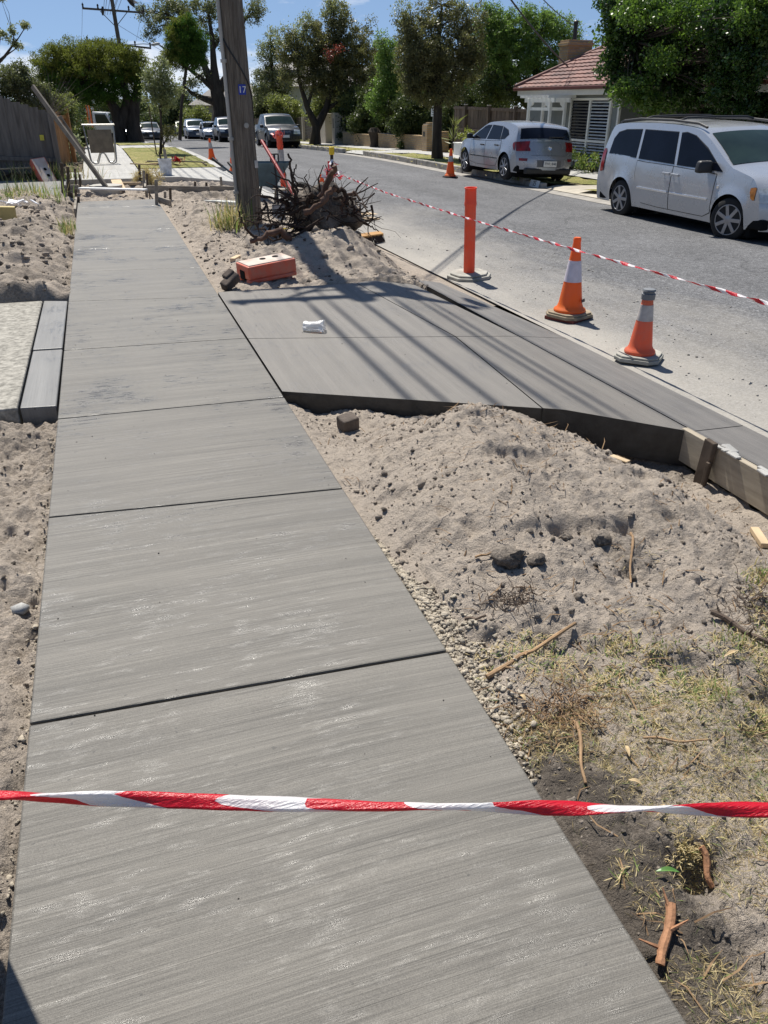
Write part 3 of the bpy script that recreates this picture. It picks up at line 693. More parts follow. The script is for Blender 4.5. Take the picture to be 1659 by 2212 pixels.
# people mover
def make_van():
    t = empty('people_mover', (10.33, 12.15, -.25), R(-90), 'long silver people mover with roof rails and dark tinted side windows', 'van')
    t.rotation_euler = (R(.8), R(.4), R(-91.5)); t.scale = (1, 1, .965)
    c = Car(1.95, [(2.57, .24), (2.565, .45), (2.55, .62), (2.50, .76), (2.36, .88), (2.0, 1.0), (1.6, 1.085), (1.42, 1.12), (.62, 1.575), (.25, 1.665), (-.5, 1.70), (-1.5, 1.69), (-2.1, 1.65), (-2.3, 1.58), (-2.44, 1.2), (-2.50, .95), (-2.56, .62), (-2.57, .3)], (.98, 1.1), (1.6, -1.48), .342, .24, tumble=.22, rec=(.34, .12))
    b = c.body(m_silver, t)
    c.pane('side_window', [(1.28, 1.05), (.12, 1.07), (-.02, 1.56), (.12, 1.575), (.38, 1.53), (.75, 1.36)], m_glass, t, frame=.012)
    c.pane('side_window', [(.02, 1.075), (-1.04, 1.1), (-1.1, 1.575), (-.12, 1.57)], m_glass, t, frame=.012)
    c.pane('rear_quarter_window', [(-1.14, 1.105), (-2.12, 1.13), (-2.08, 1.38), (-1.95, 1.50), (-1.7, 1.555), (-1.2, 1.575)], m_glass, t, frame=.012)
    for sg in (1, -1): pass
    d = c.panel('front_door', [(1.17, .40, .99), (.98, .32, 1.0), (.6, .32, 1.015), (.3, .32, 1.02), (.05, .32, 1.03)], m_silver, t)
    d2 = c.panel('sliding_door', [(.03, .32, 1.03), (-.3, .32, 1.035), (-.8, .34, 1.04), (-1.02, .7, 1.05), (-1.06, .82, 1.05)], m_silver, t)
    for i, sg in enumerate((1, -1)):
        handle(c, d[i], .16, .905, m_silver, (sg,)); handle(c, d2[i], -.10, .91, m_silver, (sg,))
        for x0, x1, par in ((1.08, .07, d[i]), (.0, -.92, d2[i])):
            mb = MB(); mb.bar(c.side(x0, .60, sg, .012), c.side(x1, .60, sg, .012), .02, .035, up=(0, 0, 1)); mb.build('rub_strip', m_chrome, par, bevel=.005)
        mirror(b, t, (.98, c.hw(.98, 1.08), 1.10), sg, m_plastic, (.16, .27, .19))
        mb = MB(); L = [(.52, 1.66), (.3, 1.715), (-.4, 1.75), (-1.4, 1.745), (-1.95, 1.70), (-2.05, 1.66)]
        mb.tube([(x, sg*(c.hw(x, 1.62)-.05), z+.005) for x, z in L], .022, 8); mb.build('roof_rail', m_plastic, t, smooth=True)
        mb = MB(); P = [c.side(1.27, .83, sg, .006)+Vector((0, 0, dz)) for dz in (-.02, .02)]; mb.box(P[0], (.05, .012, .05)); mb.build('fender_badge', m_chrome, t, bevel=.006)
    for x in (-.25, -1.25):
        mb = MB(); hwid = c.hw(x, 1.62)-.05
        mb.tube([(x, -hwid, 1.75), (x, -hwid*.8, 1.79), (x, 0, 1.80), (x, hwid*.8, 1.79), (x, hwid, 1.75)], .02, 8); mb.build('roof_cross_bar', m_plastic, t, smooth=True)
    i0, i1 = c.ix(1.40), c.ix(.60)
    w = c.patch('windscreen', [(i0+(i1-i0)*k/6, -.94+.012*k, .94-.012*k) for k in range(7)], m_glassg, t, .008, 15)[0]
    for q, k in ((.62, .86), (.7, .78)):
        mb = MB(); p = c.top(i0+(i1-i0)*k, q); mb.box(p+Vector((.012, 0, .02)), (.05, .07, .012), (0, R(30), 0)); mb.build('sticker', m_white, w)
    mb = MB(); mb.bar(c.top(i0, .75)+Vector((.02, 0, .03)), c.top(i0+.2, .1)+Vector((-.03, 0, .04)), .02, .02); mb.build('wiper', m_plastic, t)
    h0, h1 = c.iz(.66), c.iz(.86)
    hl = c.patch('headlight', [(h0+(h1-h0)*k/5, .60+.02*k, .995) for k in range(6)], m_lampc, t, .01, 8, both=True)
    for i, sg in enumerate((1, -1)): c.panel('indicator', [(2.36, .69, .87), (2.26, .69, .875), (2.14, .71, .87), (2.04, .80, .86)], m_amber, hl[i], .010, (sg,), .003)
    c.patch('grille', [(c.iz(.6)+(c.iz(.84)-c.iz(.6))*k/3, -.5, .5) for k in range(4)], m_plastic, t, .012, 9)
    c.panel('tail_light', [(-2.27, .80, 1.16), (-2.33, .79, 1.2), (-2.39, .78, 1.2), (-2.44, .78, 1.16)], m_red, t, .012, gap=.004)
    j0, j1 = c.iz(1.5, False), c.iz(1.15, False)
    c.patch('rear_window', [(j0+(j1-j0)*k/3, -.85, .85) for k in range(4)], m_glass, t)
    c.wheels(t, 7, .215, R(14)); return t
make_van()

def make_hatch():
    t = empty('hatchback', (11.02, 21.42, -.145), 0, 'silver hatchback parked on the grass verge with a dented rear bumper', 'car')
    t.rotation_euler = (R(2.2), 0, R(89.0))
    lw = lambda P: [(x, z if z < .9 else .9+(z-.9)*.88) for x, z in P]
    c = Car(1.755, lw([(2.21, .22), (2.20, .45), (2.16, .60), (2.02, .72), (1.6, .85), (1.2, .93), (1.02, .97), (.22, 1.37), (-.1, 1.43), (-.65, 1.445), (-1.2, 1.415), (-1.58, 1.355), (-1.72, 1.28), (-1.99, 1.0), (-2.06, .90), (-2.12, .76), (-2.18, .62), (-2.205, .5), (-2.21, .3)]), (.86, .97), (1.33, -1.31), .315, .21, tumble=.30, rec=(.34, .30))
    b = c.body(m_hatch, t)
    c.pane('side_window', lw([(.98, .94), (.02, .955), (-.12, 1.33), (.12, 1.325), (.3, 1.28), (.62, 1.13)]), m_glass, t, frame=.012)
    c.pane('side_window', lw([(-.07, .955), (-.88, .97), (-.82, 1.31), (-.2, 1.335)]), m_glass, t, frame=.012)
    c.pane('rear_quarter_window', lw([(-.93, .975), (-1.14, 1.0), (-1.32, 1.12), (-1.2, 1.22), (-.88, 1.305)]), m_glass, t, frame=.012)
    d = c.panel('front_door', [(.96, .36, .88), (.6, .3, .885), (.2, .3, .89), (-.04, .3, .895)], m_hatch, t)
    d2 = c.panel('rear_door', [(-.06, .3, .895), (-.5, .3, .9), (-.75, .32, .91), (-.9, .45, .92), (-1.0, .72, .93)], m_hatch, t)
    for i, sg in enumerate((1, -1)):
        handle(c, d[i], .12, .79, m_plastic, (sg,)); handle(c, d2[i], -.78, .815, m_plastic, (sg,))
        for x0, x1, par in ((.92, -.03, d[i]), (-.08, -.86, d2[i])):
            mb = MB(); mb.bar(c.side(x0, .5, sg, .01), c.side(x1, .5, sg, .01), .016, .03); mb.build('rub_strip', m_plastic, par, bevel=.004)
        mirror(b, t, (.86, c.hw(.86, .96), .985), sg, m_plastic, (.11, .2, .14))
    j0, j1 = c.iz(1.225, False), c.iz(.985, False)
    rw = c.patch('rear_window', [(j0+(j1-j0)*k/6, -.9+.0*k, .9) for k in range(7)], m_glass, t, .008, 13)[0]
    mb = MB(); p = c.top(j1-.2, 0); mb.bar(p+Vector((-.03, 0, .02)), c.top(j1-.9, -.62)+Vector((-.03, 0, .02)), .025, .02); mb.build('rear_wiper', m_plastic, rw)
    l0, l1 = c.iz(.93, False), c.iz(.72, False)
    tl = c.patch('tail_light', [(l0+(l1-l0)*k/5, .62+.012*k*(k<4), .998) for k in range(6)], m_red, t, .012, 9, both=True)
    for i, sg in enumerate((1, -1)): c.panel('side_lens', [(-1.72, .83, .90), (-1.80, .78, .92), (-1.9, .745, .93), (-1.98, .735, .935), (-2.04, .73, .93)], m_red, tl[i], .012, (sg,), .002)
    k0, k1 = c.iz(.97, False), c.iz(.63, False)
    hg = c.patch('tailgate_seam', [(k1, -.6, .6), (k1+.12, -.6, .6)], m_plastic, t, .006, 9)
    k0, k1 = c.iz(.53, False), c.iz(.37, False)
    bp = c.patch('bumper_recess', [(k0, -.42, .42), (k1, -.42, .42)], M("recess_grey", (.12, .12, .125), .5), t, .006, 7)
    mb = MB(); mb.box((-2.245, 0.0, .45), (.014, .372, .134)); pl = mb.build('number_plate', m_plate, t, bevel=.003)
    text("TWL·848", .088, m_plateink, 'plate_lettering', pl, (-2.2535, 0, .45), (R(90), 0, R(-90)))
    rf = c.patch('bumper_reflector', [(c.iz(.56, False), .70, .93), (c.iz(.5, False), .72, .93)], m_red, t, .01, 5, both=True)
    mb = MB(); mb.lathe([(.045, -.008), (.05, 0), (.045, .008), (.034, .004)], c=(-2.135, 0, .80), n=20, rot=Matrix.Rotation(R(-80), 3, 'Y')); mb.build('tailgate_badge', m_chrome, t, fixn=True)
    mb = MB(); mb.tube([(-.95, 0, 1.40), (-1.12, 0, 1.54)], [.006, .003], 5); mb.lathe([(.03, 0), (.02, .03)], (-.93, 0, 1.395), 10); mb.build('roof_aerial', m_plastic, t)
    mb = MB(); mb.box((-2.12, 0, .27), (.16, 1.3, .14)); mb.build('lower_bumper', m_plastic, t, bevel=.03)
    i0, i1 = c.ix(1.0), c.ix(.22)
    c.patch('windscreen', [(i0+(i1-i0)*k/5, -.9, .9) for k in range(6)], m_glassg, t, .008, 11)
    h0, h1 = c.iz(.6), c.iz(.72); c.patch('headlight', [(h0, .6, .99), (h1, .64, .98)], m_lampc, t, .01, 7, both=True)
    c.wheels(t, 7, .2); return t
make_hatch()

def front_car(name, label, cat, paintm, loc, W, prof, belt, ax, rw, sill, wind, side, hl, gr, plate=True, rz=-90, bumper=None, rec=(.26, .14), group=None):
    t = empty(name, loc, R(rz), label, cat, group)
    c = Car(W, prof, belt, ax, rw, sill, rec=rec); b = c.body(paintm, t)
    i0, i1 = c.ix(wind[0]), c.ix(wind[1])
    ws = c.patch('windscreen', [(i0+(i1-i0)*k/5, -.93, .93) for k in range(6)], m_glassg, t, .008, 11)[0]
    mb = MB(); p = c.top(i0+(i1-i0)*.75, .0); mb.box(p+Vector((-.1, 0, -.03)), (.04, .22, .06)); mb.build('rear_view_mirror', m_plastic, ws)
    for poly in side: c.pane('side_window', poly, m_glass, t, frame=.012)
    xs_ = [wind[0]-.1, wind[0]-.6, wind[0]-1.1]
    dr = c.panel('front_door', [(x, sill+.12, c.bz(x)-.06) for x in xs_], paintm, t)
    for i, sg in enumerate((1, -1)): handle(c, dr[i], wind[0]-.98, c.bz(0)-.14, m_plastic, (sg,)); mirror(b, t, (wind[0]-.15, c.hw(wind[0]-.15, c.bz(.5)), c.bz(.5)+.06), sg, m_plastic, (.12, .22, .16))
    a0, a1 = c.iz(hl[0]), c.iz(hl[1])
    c.patch('headlight', [(a0+(a1-a0)*k/4, hl[2]+.02*k, hl[3]) for k in range(5)], m_lampc, t, .012, 8, both=True)
    g0, g1 = c.iz(gr[0]), c.iz(gr[1])
    gl = c.patch('grille', [(g0+(g1-g0)*k/4, -gr[2]*(.8+.05*k), gr[2]*(.8+.05*k)) for k in range(5)], m_plastic, t, .012, 9)[0]
    mb = MB()
    for k in range(3):
        z = gr[0]+(gr[1]-gr[0])*(k+.5)/3; pts = [c.top(c.iz(z), q*gr[2]*.8)+Vector((.02, 0, 0)) for q in np.linspace(-1, 1, 7)]; mb.tube(pts, .009, 6)
    mb.build('grille_bar', m_chrome, gl)
    if bumper:
        mb = MB(); zz = bumper; pts = [c.top(c.iz(zz), q)+Vector((.0, 0, 0)) for q in np.linspace(-1, 1, 11)]
        for q0, q1 in zip(pts[:-1], pts[1:]): mb.bar(q0, q1, .12, .2)
        mb.build('front_bumper', m_plastic, t, bevel=.02)
    if plate:
        p = c.top(c.iz(plate), 0); mb = MB(); mb.box(p+Vector((.075 if bumper else .02, 0, 0)), (.014, .372, .134)); mb.build('number_plate', m_plate, t, bevel=.003)
    c.wheels(t, 6, .22); return t
SUVP = [(2.35, .38), (2.345, .55), (2.32, .78), (2.24, .92), (2.0, 1.0), (1.4, 1.09), (1.05, 1.13), (.45, 1.58), (.15, 1.67), (-.5, 1.69), (-.8, 1.66), (-.95, 1.58), (-1.05, 1.16), (-1.2, 1.13), (-2.2, 1.12), (-2.36, 1.05), (-2.42, .6), (-2.43, .4)]
SUVS = [[(.98, 1.12), (.05, 1.13), (.0, 1.56), (.12, 1.57), (.42, 1.5)], [(-.02, 1.13), (-.9, 1.14), (-.82, 1.54), (-.07, 1.565)]]
SEDP = [(2.1, .22), (2.095, .45), (2.06, .62), (1.95, .74), (1.5, .86), (1.1, .93), (.95, .96), (.2, 1.34), (-.1, 1.41), (-.8, 1.42), (-1.35, 1.35), (-1.85, .98), (-2.0, .9), (-2.06, .6), (-2.07, .3)]
SEDS = [[(.85, .93), (.0, .95), (-.08, 1.32), (.12, 1.32), (.32, 1.25)], [(-.05, .95), (-.95, .97), (-.9, 1.27), (-.14, 1.32)]]
WAGP = [(2.3, .28), (2.295, .5), (2.27, .72), (2.15, .86), (1.7, .97), (1.2, 1.04), (1.0, 1.08), (.3, 1.55), (0, 1.63), (-.7, 1.66), (-1.6, 1.64), (-2.0, 1.58), (-2.2, 1.05), (-2.28, .8), (-2.3, .35)]
WAGS = [[(.9, 1.06), (0, 1.07), (-.08, 1.52), (.1, 1.53), (.3, 1.47)], [(-.05, 1.07), (-1.0, 1.09), (-1.0, 1.54), (-.13, 1.54)], [(-1.06, 1.09), (-1.9, 1.1), (-1.8, 1.5), (-1.06, 1.54)]]
front_car('dual_cab_ute', 'charcoal utility with a chrome grille parked facing us right of the timber pole', 'utility', m_darkgrey, (9.95, 48.6, zr(46.8)+.0), 1.88, SUVP, (1.02, 1.08), (1.45, -1.5), .37, .36, (1.04, .46), SUVS, (.72, .92, .5, .98), (.74, .93, .42), .62, bumper=.56)
front_car('dual_cab_ute', 'navy blue utility half hidden behind the left edge of the timber pole', 'utility', m_navy, (9.75, 66.5, zr(65)), 1.86, SUVP, (1.02, 1.08), (1.45, -1.5), .39, .4, (1.04, .46), SUVS, (.74, .92, .6, .98), (.74, .93, .5), .62, bumper=.56)
front_car('compact_car', 'small white car with a black lower bumper parked in front of a slate blue wagon', 'car', m_white, (9.75, 76.5, zr(75.5)), 1.70, SEDP, (.86, .95), (1.25, -1.2), .31, .24, (.93, .22), SEDS, (.62, .74, .6, .98), (.62, .70, .5), .42, bumper=.36)
front_car('station_wagon', 'slate blue wagon standing behind the small white car', 'car', m_blue, (9.0, 82.0, zr(81)), 1.84, WAGP, (.98, 1.05), (1.4, -1.35), .35, .28, (.98, .32), WAGS, (.7, .86, .55, .98), (.7, .84, .45), .5)
front_car('parked_car', 'dark green car far along the right kerb behind the young street tree', 'car', paint("dark_green_paint", (.03, .045, .04), .1), (10.7, 112, zr(112)), 1.8, WAGP, (.98, 1.05), (1.4, -1.35), .35, .28, (.98, .32), WAGS, (.7, .86, .55, .98), (.7, .84, .45), .5)
front_car('distant_car', 'tiny white car coming along the far end of the street', 'car', m_white, (9.6, 150, zr(148)), 1.8, WAGP, (.98, 1.05), (1.4, -1.35), .35, .28, (.98, .32), WAGS, (.7, .86, .55, .98), (.7, .84, .45), .5)
front_car('distant_car', 'pale silver car just behind the tiny white car at the far end of the street', 'car', m_silver, (9.0, 175, zr(174)), 1.8, WAGP, (.98, 1.05), (1.4, -1.35), .35, .28, (.98, .32), WAGS, (.7, .86, .55, .98), (.7, .84, .45), .5)
front_car('parked_car', 'dark car parked at the near kerb mostly hidden behind the double trunked tree', 'car', m_darkgrey, (4.75, 80, zr(79)), 1.76, SEDP, (.86, .95), (1.25, -1.2), .31, .24, (.93, .22), SEDS, (.62, .74, .6, .98), (.62, .70, .5), .42)
front_car('parked_car', 'white and red rear car seen left of the big dark trunk beside the truck cab', 'car', m_silver, (2.6, 72, zr(71)+.1), 1.76, SEDP, (.86, .95), (1.25, -1.2), .31, .24, (.93, .22), SEDS, (.62, .74, .6, .98), (.62, .70, .5), .42)

# small tray truck with a tall orange headboard, far along the footpath
def make_truck():
    z0 = zn(40); z0 = zn(72); t = empty('tray_truck', (at(226, 300, 72).x, 72, z0), R(-12), 'white cab truck with a tall orange side frame parked past the metal sign', 'truck')
    o_ = M("orange_panel", (.75, .17, .02), .5)
    mb = MB(); V = []
    P = [(1.0, .55), (1.0, 1.15), (.55, 2.02), (-.5, 2.06), (-.55, .55)]
    for y in (-.85, .85): V += [(x, y, z) for x, z in P]
    mb.add(V, [(0, 1, 2, 3, 4), (9, 8, 7, 6, 5)] + [(i, 5+i, 5+(i+1) % 5, (i+1) % 5) for i in range(5)])
    mb.build('cab', m_white, t, bevel=.06, seg=3, smooth=True, fixn=True)
    for y in (-.857, .857):
        mb = MB(); mb.add([(.78, y, 1.25), (-.3, y, 1.22), (-.3, y, 1.9), (.48, y, 1.88)], [(0, 1, 2, 3)]); mb.add([(.78, y*.99, 1.25), (-.3, y*.99, 1.22), (-.3, y*.99, 1.9), (.48, y*.99, 1.88)], [(0, 1, 2, 3)]); mb.build('side_window', m_glassg, t)
    mb = MB(); mb.add([(1.0, -.72, 1.2), (1.0, .72, 1.2), (.62, .66, 1.93), (.62, -.66, 1.93)], [(0, 1, 2, 3)]); w = mb.build('windscreen', m_glassg, t); w.location = (.02, 0, .01)
    for y in (-1, 1):
        mb = MB(); mb.box((.85, y*1.0, 1.55), (.06, .14, .32)); mb.build('wing_mirror', m_plastic, t, bevel=.02)
    mb = MB(); mb.box((-2.1, 0, .85), (3.1, 1.9, .12)); mb.build('tray', M("galvanised", (.4, .41, .42), .5, .5), t)
    mb = MB()
    for x in (-.72, -2.2):
        for y in (-.9, .9): mb.bar((x, y, .9), (x, y, 3.0), .07, .07)
        mb.bar((x, -.9, 3.0), (x, .9, 3.0), .07, .07)
    for y in (-.9, .9): mb.bar((-.72, y, 3.0), (-2.2, y, 3.0), .07, .07)
    mb.build('frame', M("galvanised", (.4, .41, .42), .5, .5), t)
    mb = MB(); mb.box((-.85, -.25, 1.7), (.08, 1.2, 1.6)); mb.box((-1.4, -.6, 1.3), (.9, .1, .7)); mb.build('headboard', o_, t, bevel=.01)
    c = Car(1.7, SEDP, (.8, .9), (.5, -2.6), .36, .3); c.wheels(t, 6, .22)
make_truck()

# ------------------------------------------------------------------ traffic cones, bollards, tape
def plast(name, c, dirt=.3, trans=.12):
    m, nt, b = newmat(name); v = coords(nt)
    n = noise(nt, v, 7, 6, .65); f = noise(nt, v, 45, 4, .7)
    cc = mix(nt, ramp(nt, n, [(.42, 0.0), (.75, dirt)]), c, (.35, .29, .23)); cc = mix(nt, ramp(nt, f, [(.66, 0.0), (.72, .6)]), cc, (.2, .12, .08))
    lk(nt, cc, b.inputs['Base Color']); setp(b, Roughness=.5)
    t = nt.nodes.new("ShaderNodeBsdfTranslucent"); t.inputs[0].default_value = c4(c); ms = nt.nodes.new("ShaderNodeMixShader"); ms.inputs[0].default_value = trans
    lk(nt, b.outputs[0], ms.inputs[1]); lk(nt, t.outputs[0], ms.inputs[2]); lk(nt, ms.outputs[0], nt.nodes['Material Output'].inputs[0]); return m
m_org = plast("cone_orange", (.95, .19, .025), .2, .3); m_orgd = plast("faded_cone_orange", (.88, .17, .07), .45, .28); m_bol = plast("bollard_orange", (.90, .12, .045), .3, .25)
m_refl = M("reflective_band", (.62, .57, .63), .45, var=.12, vs=14); m_refld = M("worn_reflective_band", (.46, .42, .39), .5, var=.3, vs=9)
m_base1 = M("tan_rubber_base", (.27, .22, .15), .85, var=.3, vs=9); m_base2 = M("pale_grey_base", (.33, .32, .28), .85, var=.3, vs=9); m_blackb = M("black_rubber", (.025, .025, .025), .8)
def octo(r, cut): return [(r, -r+cut), (r, r-cut), (r-cut, r), (-r+cut, r), (-r, r-cut), (-r, -r+cut), (-r+cut, -r), (r-cut, -r)]
def cone(label, loc, h=.72, rb=.15, rt=.03, base=.19, mo=m_org, mr=m_refl, mbase=m_base1, band=(.38, .68), rz=0, cap=None, group='orange traffic cones', tilt=(0, 0)):
    t = empty('traffic_cone', loc, rz, label, 'traffic cone', group); t.rotation_euler = (tilt[0], tilt[1], rz)
    b = MB(); b.prism(octo(base, base*.38), 0, .032); b.prism([(x*.93, y*.93) for x, y in octo(base, base*.38)], .032, .05); b.build('base', [mbase], t, bevel=.006)
    z0 = .05; rad = lambda f: rb*.80 + (rt-rb*.80)*f**.95
    P = [(rb, z0), (rb*1.04, z0+.012), (rb, z0+.028), (rb*.86, z0+.04)] + [(rad(f), z0+.04+(h-.04)*f) for f in np.linspace(.06, .93, 14)] + [(rt*1.25, z0+h*.955), (rt*1.3, z0+h*.975), (rt*1.05, z0+h), (rt*.6, z0+h*.998)]
    c = MB(); c.lathe(P, n=32); c.build('cone', mo, t, smooth=True, angle=50, fixn=True)
    s = MB(); fs = np.linspace(band[0], band[1], 5); s.lathe([(rad(f)+.0025, z0+.04+(h-.04)*f) for f in fs], n=32); s.build('reflective_sleeve', mr, t, smooth=True, angle=50, fixn=True)
    if cap:
        k = MB(); zt = z0+h; k.lathe([(rt*1.45, zt-.05), (rt*1.5, zt-.005), (rt*1.2, zt), (rt*1.2, zt+.012), (rt*1.45, zt+.018), (rt*1.3, zt+.032), (rt*.5, zt+.036)], n=20); k.build('cap', M("grey_cap", (.16, .17, .18), .6), t, smooth=True, fixn=True)
    return t
a = cone('tall bright orange cone with a wide pale band on a tan base', (4.30, 6.84, zr(0)+.035), .71, .155, .03, .2, rz=.35)
k = MB(); k.box((.0, 0, 0), (.07, .004, .03)); lab = k.build('label_sticker', M("sticker_dark", (.05, .02, .02), .4), a); lab.location = (.03, -.131, .17); lab.rotation_euler = (R(-9), 0, R(12))
b_ = MB(); b_.box((0, 0, -.012), (.36, .34, .03), (0, 0, .1)); b_.build('underlay_board', M("red_brown_board", (.16, .04, .03), .8), a)
cone('short faded orange cone with a grey cap and a grimy band, nearest the camera', (4.12, 5.39, zr(0)+.02), .50, .125, .038, .185, m_orgd, m_refld, m_base2, (.52, .80), .75, cap=True)
cone('orange cone at the near kerb edge farthest along the road, left of the timber pole', (4.10, 32.6, zr(30)), .72, .16, .03, .2, band=(.5, .8), mr=m_refld, mbase=m_blackb, tilt=(.03, -.04))
cone('orange cone at the near kerb half covered by the timber pole', (4.02, 26.7, zr(20)), .72, .16, .03, .2, band=(.5, .8), mr=m_refld, mbase=m_blackb, tilt=(0, -.05))
cone('orange cone standing alone at the far kerb near the silver hatchback', (9.62, 22.45, zr(20)+.02), .72, .16, .03, .2, band=(.5, .72), mr=m_refld, mbase=m_blackb)
cone('orange cone mostly hidden behind the upturned tree roots', (4.45, 17.3, zr(10)), .55, .14, .03, .19, band=(.5, .7), mr=m_refld, mbase=m_blackb)
def bollard(label, loc, h, bands, mo, tilt=(0, 0), rz=0, base=.25, top='flat'):
    t = empty('bollard', loc, rz, label, 'bollard', 'orange temporary bollards'); t.rotation_euler = (tilt[0], tilt[1], rz)
    b = MB(); b.prism(octo(base, base*.5), 0, .05); b.prism([(x*.86, y*.86) for x, y in octo(base, base*.5)], .05, .075); b.build('base', m_base2, t, bevel=.01)
    p = MB(); p.lathe([(.070, .07), (.068, h*.80), (.073, h*.81), (.075, h*.83), (.073, h*.845), (.070, h*.86), (.068, h*.985), (.075, h*.99), (.075, h*1.0), (.063, h*1.0), (.06, h*.96)], n=24); p.build('post', mo, t, smooth=True, angle=50, fixn=True)
    for z0, z1, m in bands:
        s = MB(); s.lathe([(.0725, z0), (.0725, z1)], n=24); s.build('reflective_sleeve', m, t, smooth=True, angle=50, fixn=True)
    return t
bollard('plain orange bollard with a ridged top on a pale octagonal base, beside the new crossover', (4.19, 9.06, zr(0)+.004), 1.06, [], m_bol, (R(1.2), R(-3.0)), .2)
bb = bollard('orange and white banded bollard topped with a knot of tape, beyond the wheelbarrow', (4.12, 19.7, zr(0)), 1.28, [(.55, .98, m_refld)], m_bol, (0, R(-2)))
k = MB(); rr = random.Random(2)
for i in range(26):
    p = Vector((rr.gauss(0, .05), rr.gauss(0, .05), 1.30+rr.gauss(0, .05))); k.box(p, (.1, .045, .004), (rr.uniform(0, 6), rr.uniform(0, 6), rr.uniform(0, 6)))
k.build('tape_knot', M("faded_red_tape", (.75, .2, .17), .5), bb)
k = MB(); k.bar((-.62, 1.44, -.1), (-.465, 1.73, 1.18), .04, .10, up=(1, 0, 0)); tag(k.build('shade_post', m_wooddark, bevel=.004), 'leaning timber post just outside the left edge added to shade the near left corner', 'post')  # unseen post, leaned so its shadow fills the bottom left corner

def striped(name):
    m, nt, b = newmat(name); a = nt.nodes.new("ShaderNodeAttribute"); a.attribute_name = 'phase'
    f = mth(nt, 'FRACT', a.outputs['Fac']); n = noise(nt, coords(nt, (3, 60, 60)), 6, 3)
    st = mth(nt, 'LESS_THAN', f, .54); cc = mix(nt, st, (.80, .79, .80), (.62, .012, .03)); cc = mix(nt, .35, cc, ramp(nt, n, [(.35, (.36, .36, .36)), (.65, (.62, .62, .62))]), 'OVERLAY')
    lk(nt, cc, b.inputs['Base Color']); setp(b, Roughness=.3); bump(nt, b, n, .6, .004)
    t = nt.nodes.new("ShaderNodeBsdfTranslucent"); lk(nt, cc, t.inputs[0]); ms = nt.nodes.new("ShaderNodeMixShader"); ms.inputs[0].default_value = .3
    lk(nt, b.outputs[0], ms.inputs[1]); lk(nt, t.outputs[0], ms.inputs[2]); lk(nt, ms.outputs[0], nt.nodes['Material Output'].inputs[0]); return m
m_stripe = striped("striped_tape")
m_tred = M("tape_red", (.62, .015, .03), .35, var=.08, vs=30); m_twht = M("tape_white", (.80, .79, .80), .35, var=.05, vs=30)
def tape(name, label, P, w, period, n, twist, parent=None, sag=0, seed=1, flat=.30):
    """a pinched, twisted ribbon with slanting red and white stripes"""
    rr = random.Random(seed); pts = []; L = 0
    seg = []
    for a, b in zip(P[:-1], P[1:]): seg.append((Vector(a), Vector(b)))
    tot = sum((b-a).length for a, b in seg)
    m = 16; V = []; F = []; PH = []; step = tot/n; acc = 0
    for i in range(n+1):
        d = tot*i/n; q = d
        for a, b in seg:
            l = (b-a).length
            if q <= l+1e-6: break
            q -= l
        p = a+(b-a)*(min(q, l)/l); dr = (b-a).normalized()
        p = p - Vector((0, 0, sag*4*(d/tot)*(1-d/tot)))
        s = dr.cross(Vector((0, 0, 1))).normalized(); u = s.cross(dr)
        th = twist*d + .9*math.sin(d*2.3+seed) + .5*math.sin(d*7.1)
        ww = w*(1+.18*math.sin(d*5.3+1)+.12*math.sin(d*17)); hh = ww*(flat+.14*math.sin(d*8.7+seed))
        for k in range(m):
            an = 2*math.pi*k/m; x = math.cos(an)*ww/2*(1+.10*math.sin(5*an+d*31)); y = math.sin(an)*hh/2*(1+.35*math.cos(3*an+d*9)+.12*math.sin(6*an-d*43))
            PH.append(d/period + .20*math.sin(an + th) + .03*math.sin(3*an+d*20))
            V.append(p + s*(x*math.cos(th)-y*math.sin(th)) + u*(x*math.sin(th)+y*math.cos(th)))
    for i in range(n):
        for k in range(m):
            F.append((i*m+k, i*m+(k+1) % m, (i+1)*m+(k+1) % m, (i+1)*m+k))
    o = fastmesh(name, V, F, m_stripe, parent, True)
    a_ = o.data.attributes.new('phase', 'FLOAT', 'POINT'); a_.data.foreach_set('value', np.array(PH, np.float32))
    if label: tag(o, label, 'barrier tape')
    return o
zt = .85
A_, B_ = onz(-60, 1718, zt), onz(1720, 1751, zt)
mid = onz(830, 1742, zt)
tape('barrier_tape', 'red and white barrier tape stretched right across the footpath close to the camera', [A_, mid, B_], .0205, .255, 1500, 8.5, seed=3, flat=.45)
# star picket with its knot and the long tape along the road
PK = Vector((3.72, 13.75, -.22))
pk = empty('star_picket', PK, 0, 'dark steel star picket with a yellow cap and a knot of tape beside the roots', 'stake')
k = MB(); k.bar((0, 0, -.1), (0, 0, 1.20), .05, .018); k.bar((0, 0, -.1), (0, 0, 1.20), .018, .05); k.build('post', M("rusty_steel", (.05, .04, .035), .7, .3), pk)
k = MB(); k.prism(octo(.042, .015), 1.15, 1.27); k.build('cap', M("yellow_cap", (.75, .52, .02), .5), pk, bevel=.01)
k = MB(); rr = random.Random(5); MI = []
for i in range(46):
    p = Vector((rr.gauss(0, .055), rr.gauss(0, .05), .86+rr.gauss(0, .07))); k.box(p, (rr.uniform(.06, .16), rr.uniform(.03, .06), .003), (rr.uniform(0, 6), rr.uniform(0, 6), rr.uniform(0, 6)), i % 2)
k.build('tape_knot', [m_tred, m_twht], pk)
T0 = PK + Vector((.02, 0, .88)); T1 = Vector((3.92, 8.75, .0)); 
d0 = ray(1003, 470); T1 = at(1003, 470, 8.66); T2 = at(1245, 541, 6.28); T3 = at(1670, 659, 3.9)
